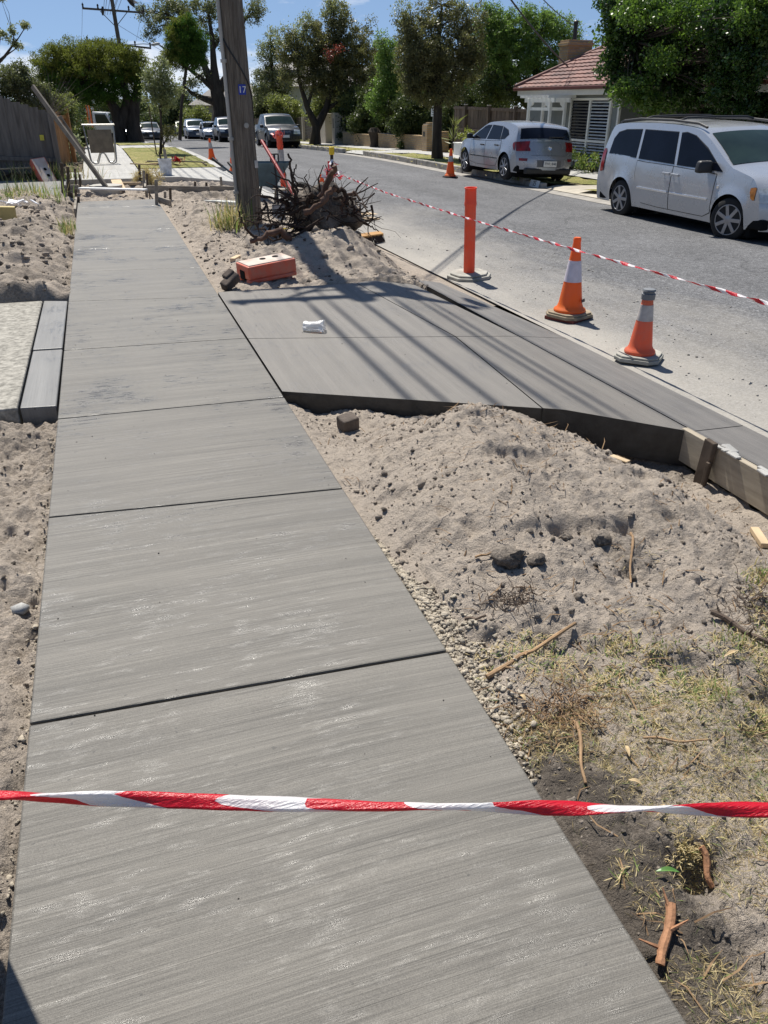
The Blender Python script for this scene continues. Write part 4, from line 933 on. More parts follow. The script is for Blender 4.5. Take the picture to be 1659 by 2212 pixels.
tape('barrier_tape', 'long thin red and white tape running from the yellow capped picket along the road edge', [T0, (T0+T1)/2-Vector((0, 0, .03)), T1, T2, T3, T3+(T3-T2)*.6], .024, .21, 700, 7.0, seed=8)

TE = T3+(T3-T2)*.6; k = MB(); k.bar((TE.x, TE.y-.03, -.4), (TE.x, TE.y-.03, TE.z+.12), .05, .018); k.bar((TE.x, TE.y-.03, -.4), (TE.x, TE.y-.03, TE.z+.12), .018, .05)
tag(k.build('star_picket', _M["rusty_steel"]), 'plain steel picket beyond the right edge holding the far tape end', 'stake')

# ------------------------------------------------------------------ poles and wires
def pole_mat(name, c1, c2):
    m, nt, b = newmat(name); n = noise(nt, coords(nt, (14, 14, .55)), 3, 6, .7, .3); f = noise(nt, coords(nt, (60, 60, 2)), 2, 4, .7)
    cc = ramp(nt, n, [(.3, c1), (.62, c2)]); cc = mix(nt, .5, cc, ramp(nt, f, [(.35, (.2, .2, .2)), (.65, (.75, .75, .75))]), 'OVERLAY')
    lk(nt, cc, b.inputs['Base Color']); setp(b, Roughness=.9); b.inputs['Specular IOR Level'].default_value = .2
    bump(nt, b, mth(nt, 'ADD', n, f), .8, .03); return m
m_pole = pole_mat("weathered_pole", (.075, .062, .05), (.26, .225, .185)); m_pole2 = pole_mat("dark_pole", (.05, .045, .04), (.16, .14, .12))
PB = Vector((2.02, 12.2, .05)); PT = Vector((1.87, 12.12, 8.3))
pl_ = empty('power_pole', PB, 0, 'massive weathered timber power pole with a blue number 17 plate', 'pole')
def pp(z): f = (z-PB.z)/(PT.z-PB.z); return PB.lerp(PT, f) - PB
k = MB(); k.tube([pp(-.1), pp(.3), pp(3), pp(6), pp(8.3)], [.178, .174, .160, .145, .13], 20); k.build('post', m_pole, pl_, smooth=True, angle=50)
m_cond = M("grey_conduit", (.38, .37, .34), .6, var=.2, vs=3, stretch=(1, 1, .3)); k = MB()
k.tube([pp(z)+Vector((-.185+.0035*z, -.06, 0)) for z in (-.05, .5, 1.5, 2.8, 4)], .026, 10); 
k.build('conduit', m_cond, pl_, smooth=True)
for z in (.55, 1.25, 2.2, 3.0): k = MB(); k.lathe([(.045, -.02), (.045, .02)], pp(z)+Vector((-.183+.0035*z, -.06, 0)), 12); k.build('conduit_saddle', m_cond, pl_)
def num_plate():
    d = Vector((-.15, -1, 0)).normalized(); z = 1.86; r = .166
    c = pp(z) + Vector((.02, -r-.008, 0))
    k = MB(); k.box((0, 0, 0), (.105, .006, .125)); p = k.build('number_plate', M("blue_enamel", (.01, .035, .32), .4), pl_, bevel=.004); p.location = c; p.rotation_euler = (0, 0, R(8))
    text("17", .115, m_plate, 'plate_lettering', p, (0, -.005, -.004), (R(90), 0, 0))
    k = MB(); k.lathe([(.035, 0), (.033, .006)], (0, 0, 0), 16, rot=Matrix.Rotation(R(90), 3, 'X')); p = k.build('inspection_disc', M("disc_zinc", (.36, .35, .32), .5, .4), pl_, fixn=True); p.location = pp(1.42) + Vector((.035, -.172, 0))
    k = MB(); k.box((0, 0, 0), (.075, .005, .10)); p = k.build('pale_tag', M("tag_pale", (.5, .5, .47), .5), pl_); p.location = pp(.92) + Vector((.135, -.125, 0)); p.rotation_euler = (0, 0, R(45))
num_plate()
k = MB(); P = []
for i in range(15):
    a = math.pi*1.06 + math.pi*.86*i/14; z = 2.50 - .72*(i/14)**1.1; r = .172
    P.append(pp(z) + Vector((math.cos(a)*r, math.sin(a)*r, 0)))
P.append(pp(1.2)+Vector((.17, .02, 0))); k.tube(P, .011, 8); k.build('wrapped_cable', m_plastic, pl_, smooth=True)
arms = [8.45, 7.55]
for z, L in ((7.8, 1.25), (6.95, 1.1)):
    k = MB(); c = pp(z)+Vector((0, -.17, 0)); k.bar(c-Vector((L, 0, 0)), c+Vector((L, 0, 0)), .1, .12); ar = k.build('cross_arm', m_pole2, pl_, bevel=.01)
    for x in (-L+.1, -L*.45, L*.45, L-.1):
        k = MB(); k.lathe([(.02, .05), (.05, .08), (.03, .11), (.05, .14), (.03, .2)], c+Vector((x, 0, 0)), 12); k.build('insulator', M("brown_insulator", (.1, .04, .025), .3), ar, smooth=True, fixn=True)
k = MB()
rr = random.Random(12)
for j in range(5):
    P = []; x0 = rr.uniform(-.9, .2); x1 = rr.uniform(.3, 1.6); zc = rr.uniform(7.2, 8.4)
    for i in range(13):
        f = i/12; P.append(pp(7.65)+Vector((x0+(x1-x0)*f, -.25+.2*math.sin(f*3), (zc-7.8)*math.sin(math.pi*f)*1.2)))
    k.tube(P, .028, 6)
k.lathe([(.16, 0), (.2, .05), (.2, .75), (.14, .82)], pp(6.7)+Vector((.5, -.3, 0)), 16); k.lathe([(.06, 0), (.12, .3), (.1, .5)], pp(7.1)+Vector((1.35, -.1, 0)), 10)
k.build('service_fittings', m_plastic, pl_, smooth=True)
m_wire = M("black_wire", (.02, .02, .02), .6)
def wire(label, a, b, r, sag, n=28, group='overhead wires'):
    a = Vector(a); b = Vector(b); k = MB(); k.tube([a.lerp(b, i/n)-Vector((0, 0, sag*4*(i/n)*(1-i/n))) for i in range(n+1)], r, 6)
    return tag(k.build('overhead_wire', m_wire, smooth=True), label, 'wire', group)
FK = 1.22; FP = Vector((2.55*FK, 60*FK, 1.7+(zn(60)-1.8)*FK))
wx = [1.52, 1.73, 2.03, 2.37, 2.64, 2.77, 3.13]
for i, x in enumerate(wx):
    z = 8.62 if i % 2 == 0 or True else 7.7
    xx = x - .19
    wire('black overhead wire running back from the pole, thickened there to deepen its shadow', (xx*.6+1.2, 60*FK, 7.6 + .03*i), (xx, 12.0, 7.95), .014, .35)
    k = MB(); r_ = .027 if i in (0, 2, 3) else .02
    k.tube([(xx, 12.0-f*.45, 7.95-.012*f) for f in range(0, 9)], [.01]+[r_]*7+[.008], 8); k.tube([(xx, 8.4-f*1.8, 7.85-.03*f+.0015*f*f) for f in range(0, 20)], .0075, 5)  # thickened by the pole for its shadow bands, thin beyond so none show
    tag(k.build('overhead_wire', m_wire, smooth=True), 'black overhead wire running back from the pole, thickened there to deepen its shadow', 'wire', 'overhead wires')
wire('thick service wire dropping from the timber pole to the tiled roof across the road', (2.0, 12.2, 7.7), (15.0, 25.6, 2.75), .022, .55)
wire('thin service wire crossing the road above the silver hatchback towards the chimney house', (2.1, 12.3, 7.9), (18.2, 30.5, 4.2), .014, .8)
fp = empty('power_pole', FP, 0, 'distant power pole with two cross arms above the flat topped tree', 'pole')
k = MB(); TP = Vector((-.30, 0, 9.6))*FK; k.tube([(0, 0, -.2), TP], [.2, .13], 12); k.build('post', m_pole2, fp, smooth=True)
for z, L, tl in ((7.62*FK, 1.85*FK, .02), (5.78*FK, 1.95*FK, .07)):
    c = TP*(z/9.6/FK); k = MB(); k.bar(c-Vector((L, 0, -.05-L*tl)), c+Vector((L, 0, -.02-L*tl)), .13, .13); ar = k.build('cross_arm', m_pole2, fp)
    for x in (-L+.05, -L*.5, L*.5, L-.05):
        k = MB(); k.lathe([(.03, .05), (.08, .12), (.05, .2), (.08, .28), (.04, .38)], c+Vector((x, 0, -x*tl)), 8); k.build('insulator', m_plastic, ar)
    if z > 7*FK:
        for sx in (-1, 1): k = MB(); k.bar(c+Vector((sx*1.0, 0, -.05)), c+Vector((sx*.05, 0, -1.0)), .05, .05); k.build('brace', m_pole2, ar)
k = MB(); k.tube([TP*.6+Vector((0, 0, 0)), TP*.6+Vector((1.8, -.1, .12)), TP*.6+Vector((2.5, -.1, .1))], .03, 6); k.lathe([(.02, -.4), (.1, -.2), (.1, .2), (.03, .35)], TP*.6+Vector((2.75, -.1, .12)), 8, rot=Matrix.Rotation(R(80), 3, 'Y')); k.build('street_light', m_cond, fp)
for i, (x0, x1) in enumerate(((-1.8, -30), (1.8, 20))):
    wire('thin distant wire leaving the far power pole above the flat topped tree', FP+TP*(7.7/9.6)+Vector((x0*FK, 0, .4)), (FP.x+x0*2, 140, 8), .012, .8, group='distant wires')
for a_, b_ in (((2.7, 73.2, 7.2), (15, 90, 3.5)), ((2.8, 73.2, 5.8), (14, 80, 3.0)), ((2.4, 73.2, 8.9), (9, 40, 11.5))):
    wire('thin distant wire leaving the far power pole above the flat topped tree', a_, b_, .014, .5, group='distant wires')

# birds at the far pole
def bird(label, loc, s, flying):
    m = M("black_feathers", (.015, .015, .017), .5); k = MB()
    if flying:
        k.tube([(-.9*s, 0, .25*s), (-.35*s, 0, .1*s), (0, 0, 0), (.3*s, 0, -.1*s), (.45*s, 0, -.2*s)], [.03*s, .16*s, .2*s, .13*s, .03*s], 8)
        k.add([(-.25*s, .1*s, .1*s), (.2*s, .1*s, 0), (.3*s, .7*s, .3*s), (0, 1.1*s, .3*s), (-.15*s, .8*s, .32*s)], [(0, 1, 2, 3, 4)]); k.add([(-.25*s, -.1*s, .1*s), (.2*s, -.1*s, 0), (.3*s, -.7*s, .4*s), (0, -1.2*s, .45*s), (-.15*s, -.8*s, .4*s)], [(0, 1, 2, 3, 4)])
        k.add([(-.25*s, .1*s, .13*s), (.2*s, .1*s, .03*s), (.3*s, .7*s, .33*s), (0, 1.1*s, .33*s), (-.15*s, .8*s, .35*s)], [(4, 3, 2, 1, 0)])
    else:
        k.tube([(-.1*s, 0, -.25*s), (0, 0, 0), (.05*s, 0, .3*s), (.06*s, 0, .6*s), (.1*s, 0, .85*s), (.3*s, 0, .82*s)], [.05*s, .2*s, .26*s, .2*s, .14*s, .02*s], 10)
        for y in (-.07, .07): k.tube([(.05*s, y*s, 0), (.05*s, y*s, -.25*s)], .02*s, 5)
    o = tag(k.build('bird', m, smooth=True), label, 'bird'); o.location = loc; return o
bird('black bird perched on the upper cross arm of the far pole', at(222, 29, 73.1), .5, False)
b2 = bird('black bird in flight above the flat topped tree', at(284, 7, 50), .5, True); b2.rotation_euler = (0, R(30), R(-20))

# ------------------------------------------------------------------ vegetation
m_bark = M("dark_bark", (.06, .05, .042), .95, var=.4, vs=5, stretch=(1, 1, .25), bs=.6, bscale=18, spec=.1)
m_barkg = M("grey_bark", (.13, .115, .095), .95, var=.4, vs=5, stretch=(1, 1, .25), bs=.5, bscale=18, spec=.1)
LF = {  # lit entries paint sunlight into the leaf colour; banksia_lit is silvery too
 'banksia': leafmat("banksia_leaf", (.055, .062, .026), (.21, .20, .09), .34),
 'banksia_lit': leafmat("sunlit_silver_banksia_leaf", (.12, .14, .06), (.32, .34, .18), .35),
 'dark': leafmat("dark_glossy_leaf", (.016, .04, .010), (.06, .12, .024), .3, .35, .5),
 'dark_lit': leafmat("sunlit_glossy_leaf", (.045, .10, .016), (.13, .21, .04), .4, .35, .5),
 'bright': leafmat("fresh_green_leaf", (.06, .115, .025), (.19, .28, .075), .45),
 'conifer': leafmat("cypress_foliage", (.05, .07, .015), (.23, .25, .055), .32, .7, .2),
 'conifer_d': leafmat("dark_shaded_cypress_foliage", (.018, .045, .009), (.09, .18, .028), .3, .7, .2),
 'gum': leafmat("gum_leaf", (.06, .075, .036), (.21, .225, .11), .34),
 'shrub': leafmat("garden_shrub_leaf", (.08, .105, .03), (.27, .29, .10), .38),
 'silver': leafmat("silver_shrub_leaf", (.16, .19, .13), (.36, .38, .28), .3, .8),
 'hedge': leafmat("hedge_leaf", (.022, .042, .012), (.10, .125, .038), .28),
 'yellow': leafmat("yellow_green_leaf", (.16, .2, .03), (.34, .36, .07), .4),
 'red': leafmat("red_new_leaf", (.16, .03, .028), (.3, .075, .06), .3),
 'grass': leafmat("grass_blade", (.09, .15, .035), (.26, .32, .11), .3, .6, .2),
 'straw': leafmat("dry_straw", (.36, .27, .13), (.62, .52, .30), .25, .7, .2),
}
def leaf_cloud(C, Rr, n, L, wr=.45, up=.2, clump=None, nclump=0, shell=.55, spread=.36):
    """leaf quads in clumps spread through an ellipsoid"""
    C = np.array(C, float); Rr = np.array(Rr, float)
    k = max(4, nclump)
    d = RNG.normal(size=(k, 3)); d /= np.linalg.norm(d, axis=1)[:, None]
    rad = (shell + (1-shell)*RNG.random(k)**.6)
    inner = RNG.random(k) < .3; rad[inner] *= RNG.random(inner.sum())
    cc = C + d*rad[:, None]*Rr*RNG.uniform(.82, 1.10, (k, 1))
    cs = (clump or Rr.mean()*.3)*RNG.uniform(.55, 1.35, k)
    ci = RNG.integers(0, k, n)
    P = cc[ci] + RNG.normal(size=(n, 3))*cs[ci][:, None]*spread*np.array([1, 1, .8])
    return leaf_quads(P, L, wr, up), cc
def leaf_quads(P, L, wr=.45, up=.2, dirs=None):
    n = len(P)
    a = RNG.normal(size=(n, 3)) if dirs is None else dirs + RNG.normal(size=(n, 3))*.35
    a[:, 2] += up; a /= np.linalg.norm(a, axis=1)[:, None]
    b = np.cross(a, RNG.normal(size=(n, 3))); b /= np.linalg.norm(b, axis=1)[:, None] + 1e-9
    l = (L*RNG.uniform(.6, 1.35, n))[:, None]
    return np.stack([P, P + a*l*.45 + b*l*wr*.5, P + a*l, P + a*l*.45 - b*l*wr*.5], 1)
def crown_mesh(name, Q, mats, mi, parent):
    V = np.concatenate(Q).reshape(-1, 3); n = len(V)//4
    return fastmesh(name, V, np.arange(n*4).reshape(n, 4), mats, parent, False, np.concatenate(mi))
def tree(name, label, Y, trunks, crowns, mats, leaf_px=5, dens=2.2, limbs=16, bark=None, group=None, cat='tree', depth=.8, wr=.45, up=.15, clump_px=13, lr=.02, base_z=None, spread=.42, twig=True, fan=.32):
    """trunks: lists of (px, py, radius m); crowns: (px, py, rx, ry, material index, density factor[, distance offset])"""
    b0 = at(trunks[0][0][0], trunks[0][0][1], Y)
    if base_z is not None: b0.z = base_z
    t = empty(name, b0, 0, label, cat, group); Q = []; MI = []; ends = []
    for c in crowns:
        px, py, rx, ry, mi, df = c[:6]; yo = c[6] if len(c) > 6 else 0
        p = at(px, py, Y+yo); s = mpp(px, py, Y+yo)
        n = int(math.pi*rx*ry*dens*df*3.4/(leaf_px*leaf_px*.30)); nc = int(math.pi*rx*ry/(clump_px**2*.55))+3
        q, cc = leaf_cloud(p-b0, (rx*s, max(rx, ry)*s*depth, ry*s), n, leaf_px*s, wr, up, clump_px*s, nc, spread=spread)
        Q.append(q); MI.append(np.full(n, mi)); ends += [(Vector(e), px) for e in cc[RNG.choice(len(cc), min(len(cc), max(2, int(limbs*rx*ry/3000)+2)), False)]]
    crown_mesh('crown', Q, [LF[m] for m in mats], MI, t)
    k = MB(); tips = []
    for tr in trunks:
        pts = [at(p[0], p[1], Y + (p[3] if len(p) > 3 else 0))-b0 for p in tr]
        if base_z is not None and tr is trunks[0]: pts[0].z = -.1
        pts[0] = pts[0] - Vector((0, 0, .12)) if tr is trunks[0] else pts[0]
        rs = [p[2] for p in tr]; k.tube(pts, [rs[0]*1.25]+rs[1:], 9); tips += [(p, r) for p, r in zip(pts[max(0, len(pts)//2):], rs[max(0, len(pts)//2):])]
    if twig:
        for e, _ in ends:
            s0, r0 = min(tips, key=lambda q: (q[0]-e).length); m = s0.lerp(e, .5)+Vector((random.gauss(0, .1), random.gauss(0, .1), .08))*(e-s0).length*.5
            k.tube([s0, s0.lerp(m, .6), m, m.lerp(e, .6)+Vector((0, 0, .02)), e], [min(r0*.5, lr*1.6), lr*1.1, lr*.8, lr*.5, lr*.25], 5, cap=False)
    k.build('trunk', bark or m_bark, t, smooth=True); return t
def bush(label, loc, r, n, L, mats=('shrub',), name='shrub', nc=24, wr=.45, up=.4, cat='shrub', group=None, stems=6):
    t = empty(name, loc, 0, label, cat, group)
    q, cc = leaf_cloud((0, 0, r[2]*.95), r, n, L, wr, up, None, nc, shell=.6)
    mi = RNG.integers(0, len(mats), n); crown_mesh('foliage', [q], [LF[m] for m in mats], [mi], t)
    k = MB()
    for i in range(stems): e = Vector(cc[i % len(cc)]); k.tube([(0, 0, -.05), e*.5+Vector((0, 0, .05)), e], [.02, .014, .006], 5)
    k.build('stem', m_bark, t); return t

# street trees on the far verge
tree('banksia_tree', 'dark banksia street tree with a straight bare trunk beside the silver hatchback', 30.4,
     [[(945, 341, .21), (944, 300, .18), (946, 225, .16), (940, 150, .12), (950, 60, .06), (955, 10, .03)], [(946, 228, .1), (975, 170, .08), (1000, 90, .05)], [(944, 222, .09), (905, 160, .07), (880, 70, .04)]],
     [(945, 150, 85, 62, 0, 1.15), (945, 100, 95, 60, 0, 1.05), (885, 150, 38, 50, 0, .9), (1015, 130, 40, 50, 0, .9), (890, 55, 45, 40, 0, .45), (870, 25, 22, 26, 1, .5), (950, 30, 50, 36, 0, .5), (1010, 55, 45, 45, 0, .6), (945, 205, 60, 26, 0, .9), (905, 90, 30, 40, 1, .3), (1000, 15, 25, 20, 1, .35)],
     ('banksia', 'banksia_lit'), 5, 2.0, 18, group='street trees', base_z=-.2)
tree('banksia_tree', 'broad forked dark tree with small red leaf tips in front of the beige gate pillars', 53.0,
     [[(680, 312, .36), (682, 285, .3), (684, 272, .28)], [(684, 274, .22), (664, 232, .17), (648, 180, .12), (640, 120, .06)], [(684, 274, .24), (704, 236, .2), (716, 190, .14), (730, 110, .07)], [(704, 236, .12), (760, 205, .1), (800, 190, .05)], [(664, 232, .1), (676, 190, .08), (690, 120, .05)]],
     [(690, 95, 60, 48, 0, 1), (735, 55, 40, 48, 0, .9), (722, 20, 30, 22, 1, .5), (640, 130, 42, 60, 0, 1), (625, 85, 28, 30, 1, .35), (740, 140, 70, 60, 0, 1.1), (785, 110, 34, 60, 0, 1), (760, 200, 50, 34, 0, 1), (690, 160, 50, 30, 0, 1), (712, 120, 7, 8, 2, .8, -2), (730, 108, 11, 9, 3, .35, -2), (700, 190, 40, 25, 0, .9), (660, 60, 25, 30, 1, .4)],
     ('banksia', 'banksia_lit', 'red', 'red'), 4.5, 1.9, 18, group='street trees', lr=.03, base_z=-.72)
tree('small_street_tree', 'thin dark street tree with sparse crown just right of the timber pole', 72,
     [[(592, 262, .22), (590, 220, .18), (588, 160, .1), (585, 90, .04)], [(590, 222, .1), (608, 180, .06), (612, 120, .03)]],
     [(590, 130, 30, 34, 0, .7), (575, 170, 26, 30, 0, .8), (610, 180, 24, 36, 0, .9), (585, 85, 22, 24, 1, .45), (570, 110, 14, 20, 1, .4), (612, 215, 20, 22, 0, .9), (560, 200, 16, 24, 0, .7)], ('gum', 'banksia_lit'), 4, 1.8, 12, group='street trees', lr=.03)
# young tree with its two stakes
yt = tree('young_tree', 'young pale leaved street tree between two stakes on the near lawn', 29.5,
     [[(345, 334, .045), (348, 290, .04), (347, 230, .035), (346, 175, .02), (345, 135, .01)], [(348, 322, .025), (362, 296, .015), (368, 286, .01)]],
     [(345, 165, 30, 34, 0, 1.1), (330, 195, 28, 26, 0, 1.1), (362, 195, 24, 24, 0, 1.1), (345, 222, 36, 20, 0, 1), (348, 130, 12, 10, 0, .7), (384, 196, 12, 8, 0, .7), (366, 286, 13, 15, 1, 1.2), (318, 170, 10, 12, 0, .6)], ('banksia_lit', 'banksia'), 5, 1.7, 14, bark=m_bark, lr=.006, base_z=.17, group='street trees')
for i, (px, dx) in enumerate(((338, 0), (355, 0))):
    p = at(px, 332, 29.5); k = MB(); k.tube([(p.x, 29.45, .1), (p.x - (.06 if i == 0 else -.02), 29.45, 1.62)], .022, 6)
    tag(k.build('tree_stake', m_wooddark), 'slim dark stake standing on the left of the young tree' if i == 0 else 'slim dark stake standing on the right of the young tree', 'stake', 'tree stakes')
# big trees of the left side and behind
tree('cypress_tree', 'flat topped broad cypress with a thick double trunk over the footpath', 64,
     [[(259, 312, .46), (258, 275, .40), (248, 235, .36), (228, 205, .25), (200, 180, .15)], [(294, 313, .55), (288, 270, .46), (290, 225, .38), (300, 185, .25)], [(262, 275, .4), (275, 220, .3), (262, 170, .2)]],
     [(195, 135, 112, 42, 0, 1.3), (120, 150, 50, 46, 0, 1.3), (100, 185, 32, 32, 0, 1.1), (265, 140, 55, 40, 0, 1.2), (160, 175, 90, 36, 1, 1.3), (250, 180, 66, 40, 1, 1.3), (190, 205, 80, 24, 1, 1.1), (300, 155, 24, 45, 0, 1.1), (140, 115, 50, 22, 0, .9), (220, 108, 60, 20, 0, .9)],  # darker lower clumps paint the crown's shaded underside
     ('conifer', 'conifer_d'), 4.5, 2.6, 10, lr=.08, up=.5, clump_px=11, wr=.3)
tree('cypress_tree', 'dense dark ball shaped cypress crown left of the timber pole', 52,
     [[(388, 298, .09), (392, 230, .09), (402, 150, .09), (408, 90, .08)]],
     [(408, 92, 44, 54, 0, 2.0), (405, 105, 34, 40, 0, 2.0), (378, 100, 24, 45, 1, 1.2), (400, 55, 34, 18, 1, 1.0), (368, 128, 18, 22, 1, .7), (425, 130, 22, 18, 0, 1.2)], ('conifer_d', 'conifer'), 4, 2.8, 6, lr=.04, up=.6, clump_px=9, wr=.3)  # paler clumps at top and left paint the lit side
tree('gum_tree', 'tall spreading gum with bare branching limbs behind the timber pole', 78,
     [[(478, 285, .9), (478, 240, .7), (470, 205, .6), (466, 190, .5)], [(466, 190, .4), (445, 150, .3), (425, 100, .2), (405, 50, .1)], [(466, 190, .42), (462, 140, .3), (458, 80, .2), (450, 25, .1)], [(470, 200, .4), (492, 160, .25), (508, 100, .18), (530, 40, .1)], [(474, 222, .35), (440, 213, .25), (412, 200, .15), (398, 185, .08)], [(466, 195, .25), (430, 165, .18), (395, 140, .1)], [(458, 110, .15), (482, 70, .1), (495, 30, .06)]],
     [(345, 42, 42, 26, 0, .8), (395, 22, 46, 24, 0, .9), (455, 20, 46, 26, 0, .9), (330, 70, 22, 16, 0, .7), (550, 22, 26, 26, 0, .9), (505, 40, 26, 30, 0, .7), (440, 60, 24, 20, 0, .55), (480, 85, 20, 24, 0, .5), (412, 178, 22, 16, 0, .8), (398, 200, 13, 12, 0, .8), (425, 205, 16, 10, 0, .6), (310, 30, 18, 14, 0, .5), (360, 10, 30, 14, 0, .7), (440, 165, 16, 20, 0, .5), (300, 20, 14, 12, 0, .5)], ('gum',), 4.2, 1.5, 20, bark=m_bark, lr=.05, clump_px=10)
tree('banksia_tree', 'silvery banksia branch reaching in at the left edge above the paling fence', 22,
     [[(-70, 330, .12), (-50, 220, .09), (-15, 145, .05), (10, 122, .03), (26, 100, .02), (40, 82, .012), (54, 60, .008)], [(26, 100, .015), (30, 80, .01), (24, 62, .006)], [(10, 122, .015), (36, 104, .008), (44, 98, .006)], [(-15, 145, .02), (-4, 110, .015), (2, 75, .008)]],
     [(54, 55, 9, 9, 0, 1.2), (25, 65, 8, 9, 0, 1.2), (28, 92, 10, 7, 0, 1.2), (42, 100, 8, 6, 0, 1.1), (2, 72, 8, 9, 0, 1.2), (18, 82, 5, 5, 0, 1), (-30, 110, 26, 26, 0, 1), (3, 0, 6, 5, 0, 1), (-40, 60, 24, 40, 0, 1)], ('banksia_lit',), 5, 2.2, 6, lr=.006, clump_px=7)
tree('garden_tree', 'olive green garden tree rising behind the grey paling fence', 25.5,
     [[(30, 330, .08), (35, 250, .06), (45, 190, .04)]], [(20, 170, 42, 30, 0, 1), (60, 185, 40, 36, 0, 1), (90, 215, 38, 32, 0, 1), (10, 205, 40, 30, 1, 1), (50, 150, 22, 16, 0, .6), (125, 225, 26, 24, 2, .9)], ('gum', 'hedge', 'shrub'), 4.5, 2.2, 8, lr=.012)
tree('garden_shrub', 'pale flowering shrub behind the leaning timber prop', 27.5,
     [[(140, 330, .05), (140, 270, .04), (142, 240, .02)]], [(122, 240, 30, 26, 0, 1), (146, 224, 18, 24, 0, .9), (110, 232, 26, 22, 0, .9), (145, 262, 18, 20, 1, 1)], ('shrub', 'hedge'), 4.5, 2.2, 8, lr=.01, cat='shrub')
tw = empty('bare_twig_shrub', at(100, 320, 24.5), 0, 'bare grey feathery twigs fanning up above the paling fence end', 'shrub'); k = MB()
for i in range(46):
    p = at(105+random.gauss(0, 5), 255, 24.5)-tw.location; q = at(118+random.gauss(10, 34), 180+random.gauss(0, 26), 24.5+random.gauss(0, .4))-tw.location
    k.tube([p, p.lerp(q, .5)+Vector((random.gauss(0, .05), 0, .04)), q], [.006, .004, .002], 4, cap=False)
k.tube([Vector((0, 0, -.1)), at(105, 255, 24.5)-tw.location], .02, 6); k.build('twig', m_barkg, tw)
for i, (px, py, rx, ry, Y, m, lab) in enumerate([(70, 265, 120, 50, 36, 'hedge', 'dark leafy mass low behind the paling fence and prop'), (205, 252, 85, 42, 75, 'hedge', 'shadowed shrubbery under the flat topped cypress'), (335, 262, 26, 34, 130, 'hedge', 'dark roadside tree past the cypress trunk in the distance'), (378, 240, 30, 46, 118, 'hedge', 'dark roadside tree above the young street tree in the distance'), (425, 262, 34, 30, 100, 'shrub', 'yellow green bush before a tiled roof left of the timber pole'), (530, 240, 50, 36, 90, 'hedge', 'dark hedge row behind the parked navy utility'), (618, 235, 36, 34, 66, 'shrub', 'olive hedge standing right behind the charcoal utility'), (400, 225, 24, 30, 150, 'hedge', 'small far tree below the ball shaped cypress'), (300, 240, 60, 30, 190, 'hedge', 'farthest dark trees closing the end of the street'), (850, 165, 60, 75, 70, 'gum', 'tall olive tree filling the gap behind the bright leafy tree'), (1050, 150, 60, 75, 58, 'gum', 'olive tree standing high behind the brown paling fence'), (575, 225, 32, 40, 84, 'gum', 'greyish bush behind the timber pole and small street tree'), (930, 190, 70, 60, 62, 'shrub', 'mid green tree showing past both sides of the bare banksia trunk')]):
    tree('background_tree' if i not in (4, 5, 6) else 'hedge', lab, Y, [[(px, py+ry+26, .2), (px, py+ry*.4, .12)]], [(px, py, rx, ry, 0, 1.3), (px-rx*.5, py+ry*.4, rx*.6, ry*.7, 0, 1.2), (px+rx*.5, py+ry*.45, rx*.6, ry*.7, 0, 1.2), (px, py+ry*.9, rx, ry*.5, 0, 1.3)], (m,), 4.2, 2.2, 4, lr=.03, cat='tree' if i not in (4, 5, 6) else 'hedge')
# right side gardens
tree('leafy_tree', 'bright fresh green tree spreading behind the brown fence and chimney', 37,
     [[(1150, 330, .25), (1150, 240, .2), (1155, 180, .14), (1160, 120, .08)], [(1150, 240, .12), (1100, 190, .09), (1080, 130, .05)], [(1150, 235, .12), (1200, 160, .08), (1225, 90, .04)]],
     [(1120, 75, 60, 48, 0, .85), (1080, 45, 40, 34, 0, .7), (1170, 80, 52, 48, 0, .8), (1215, 70, 34, 36, 0, .65), (1235, 105, 26, 40, 0, .5), (1150, 140, 80, 50, 0, .9), (1085, 130, 50, 60, 0, .9), (1205, 150, 46, 42, 0, .8), (1060, 190, 50, 40, 1, .9), (1130, 205, 70, 34, 1, .9), (1140, 35, 40, 22, 0, .7), (1190, 40, 28, 20, 0, .6), (1060, 90, 50, 60, 0, .9), (1190, 190, 60, 40, 0, .8), (1050, 40, 34, 34, 0, .6), (1245, 70, 16, 24, 0, .4)], ('bright', 'hedge'), 4.6, 1.9, 12, lr=.022, clump_px=12)
tree('leafy_tree', 'bright green leafy tree glowing between the two dark street trees', 44,
     [[(842, 320, .2), (845, 230, .15), (842, 150, .1)]], [(840, 130, 32, 40, 0, .9), (850, 190, 40, 44, 0, .9), (820, 215, 34, 36, 0, .8), (845, 240, 40, 30, 1, 1), (830, 90, 18, 24, 0, .5), (870, 245, 36, 26, 0, .6)], ('bright', 'hedge'), 4.6, 2.0, 16, lr=.02)
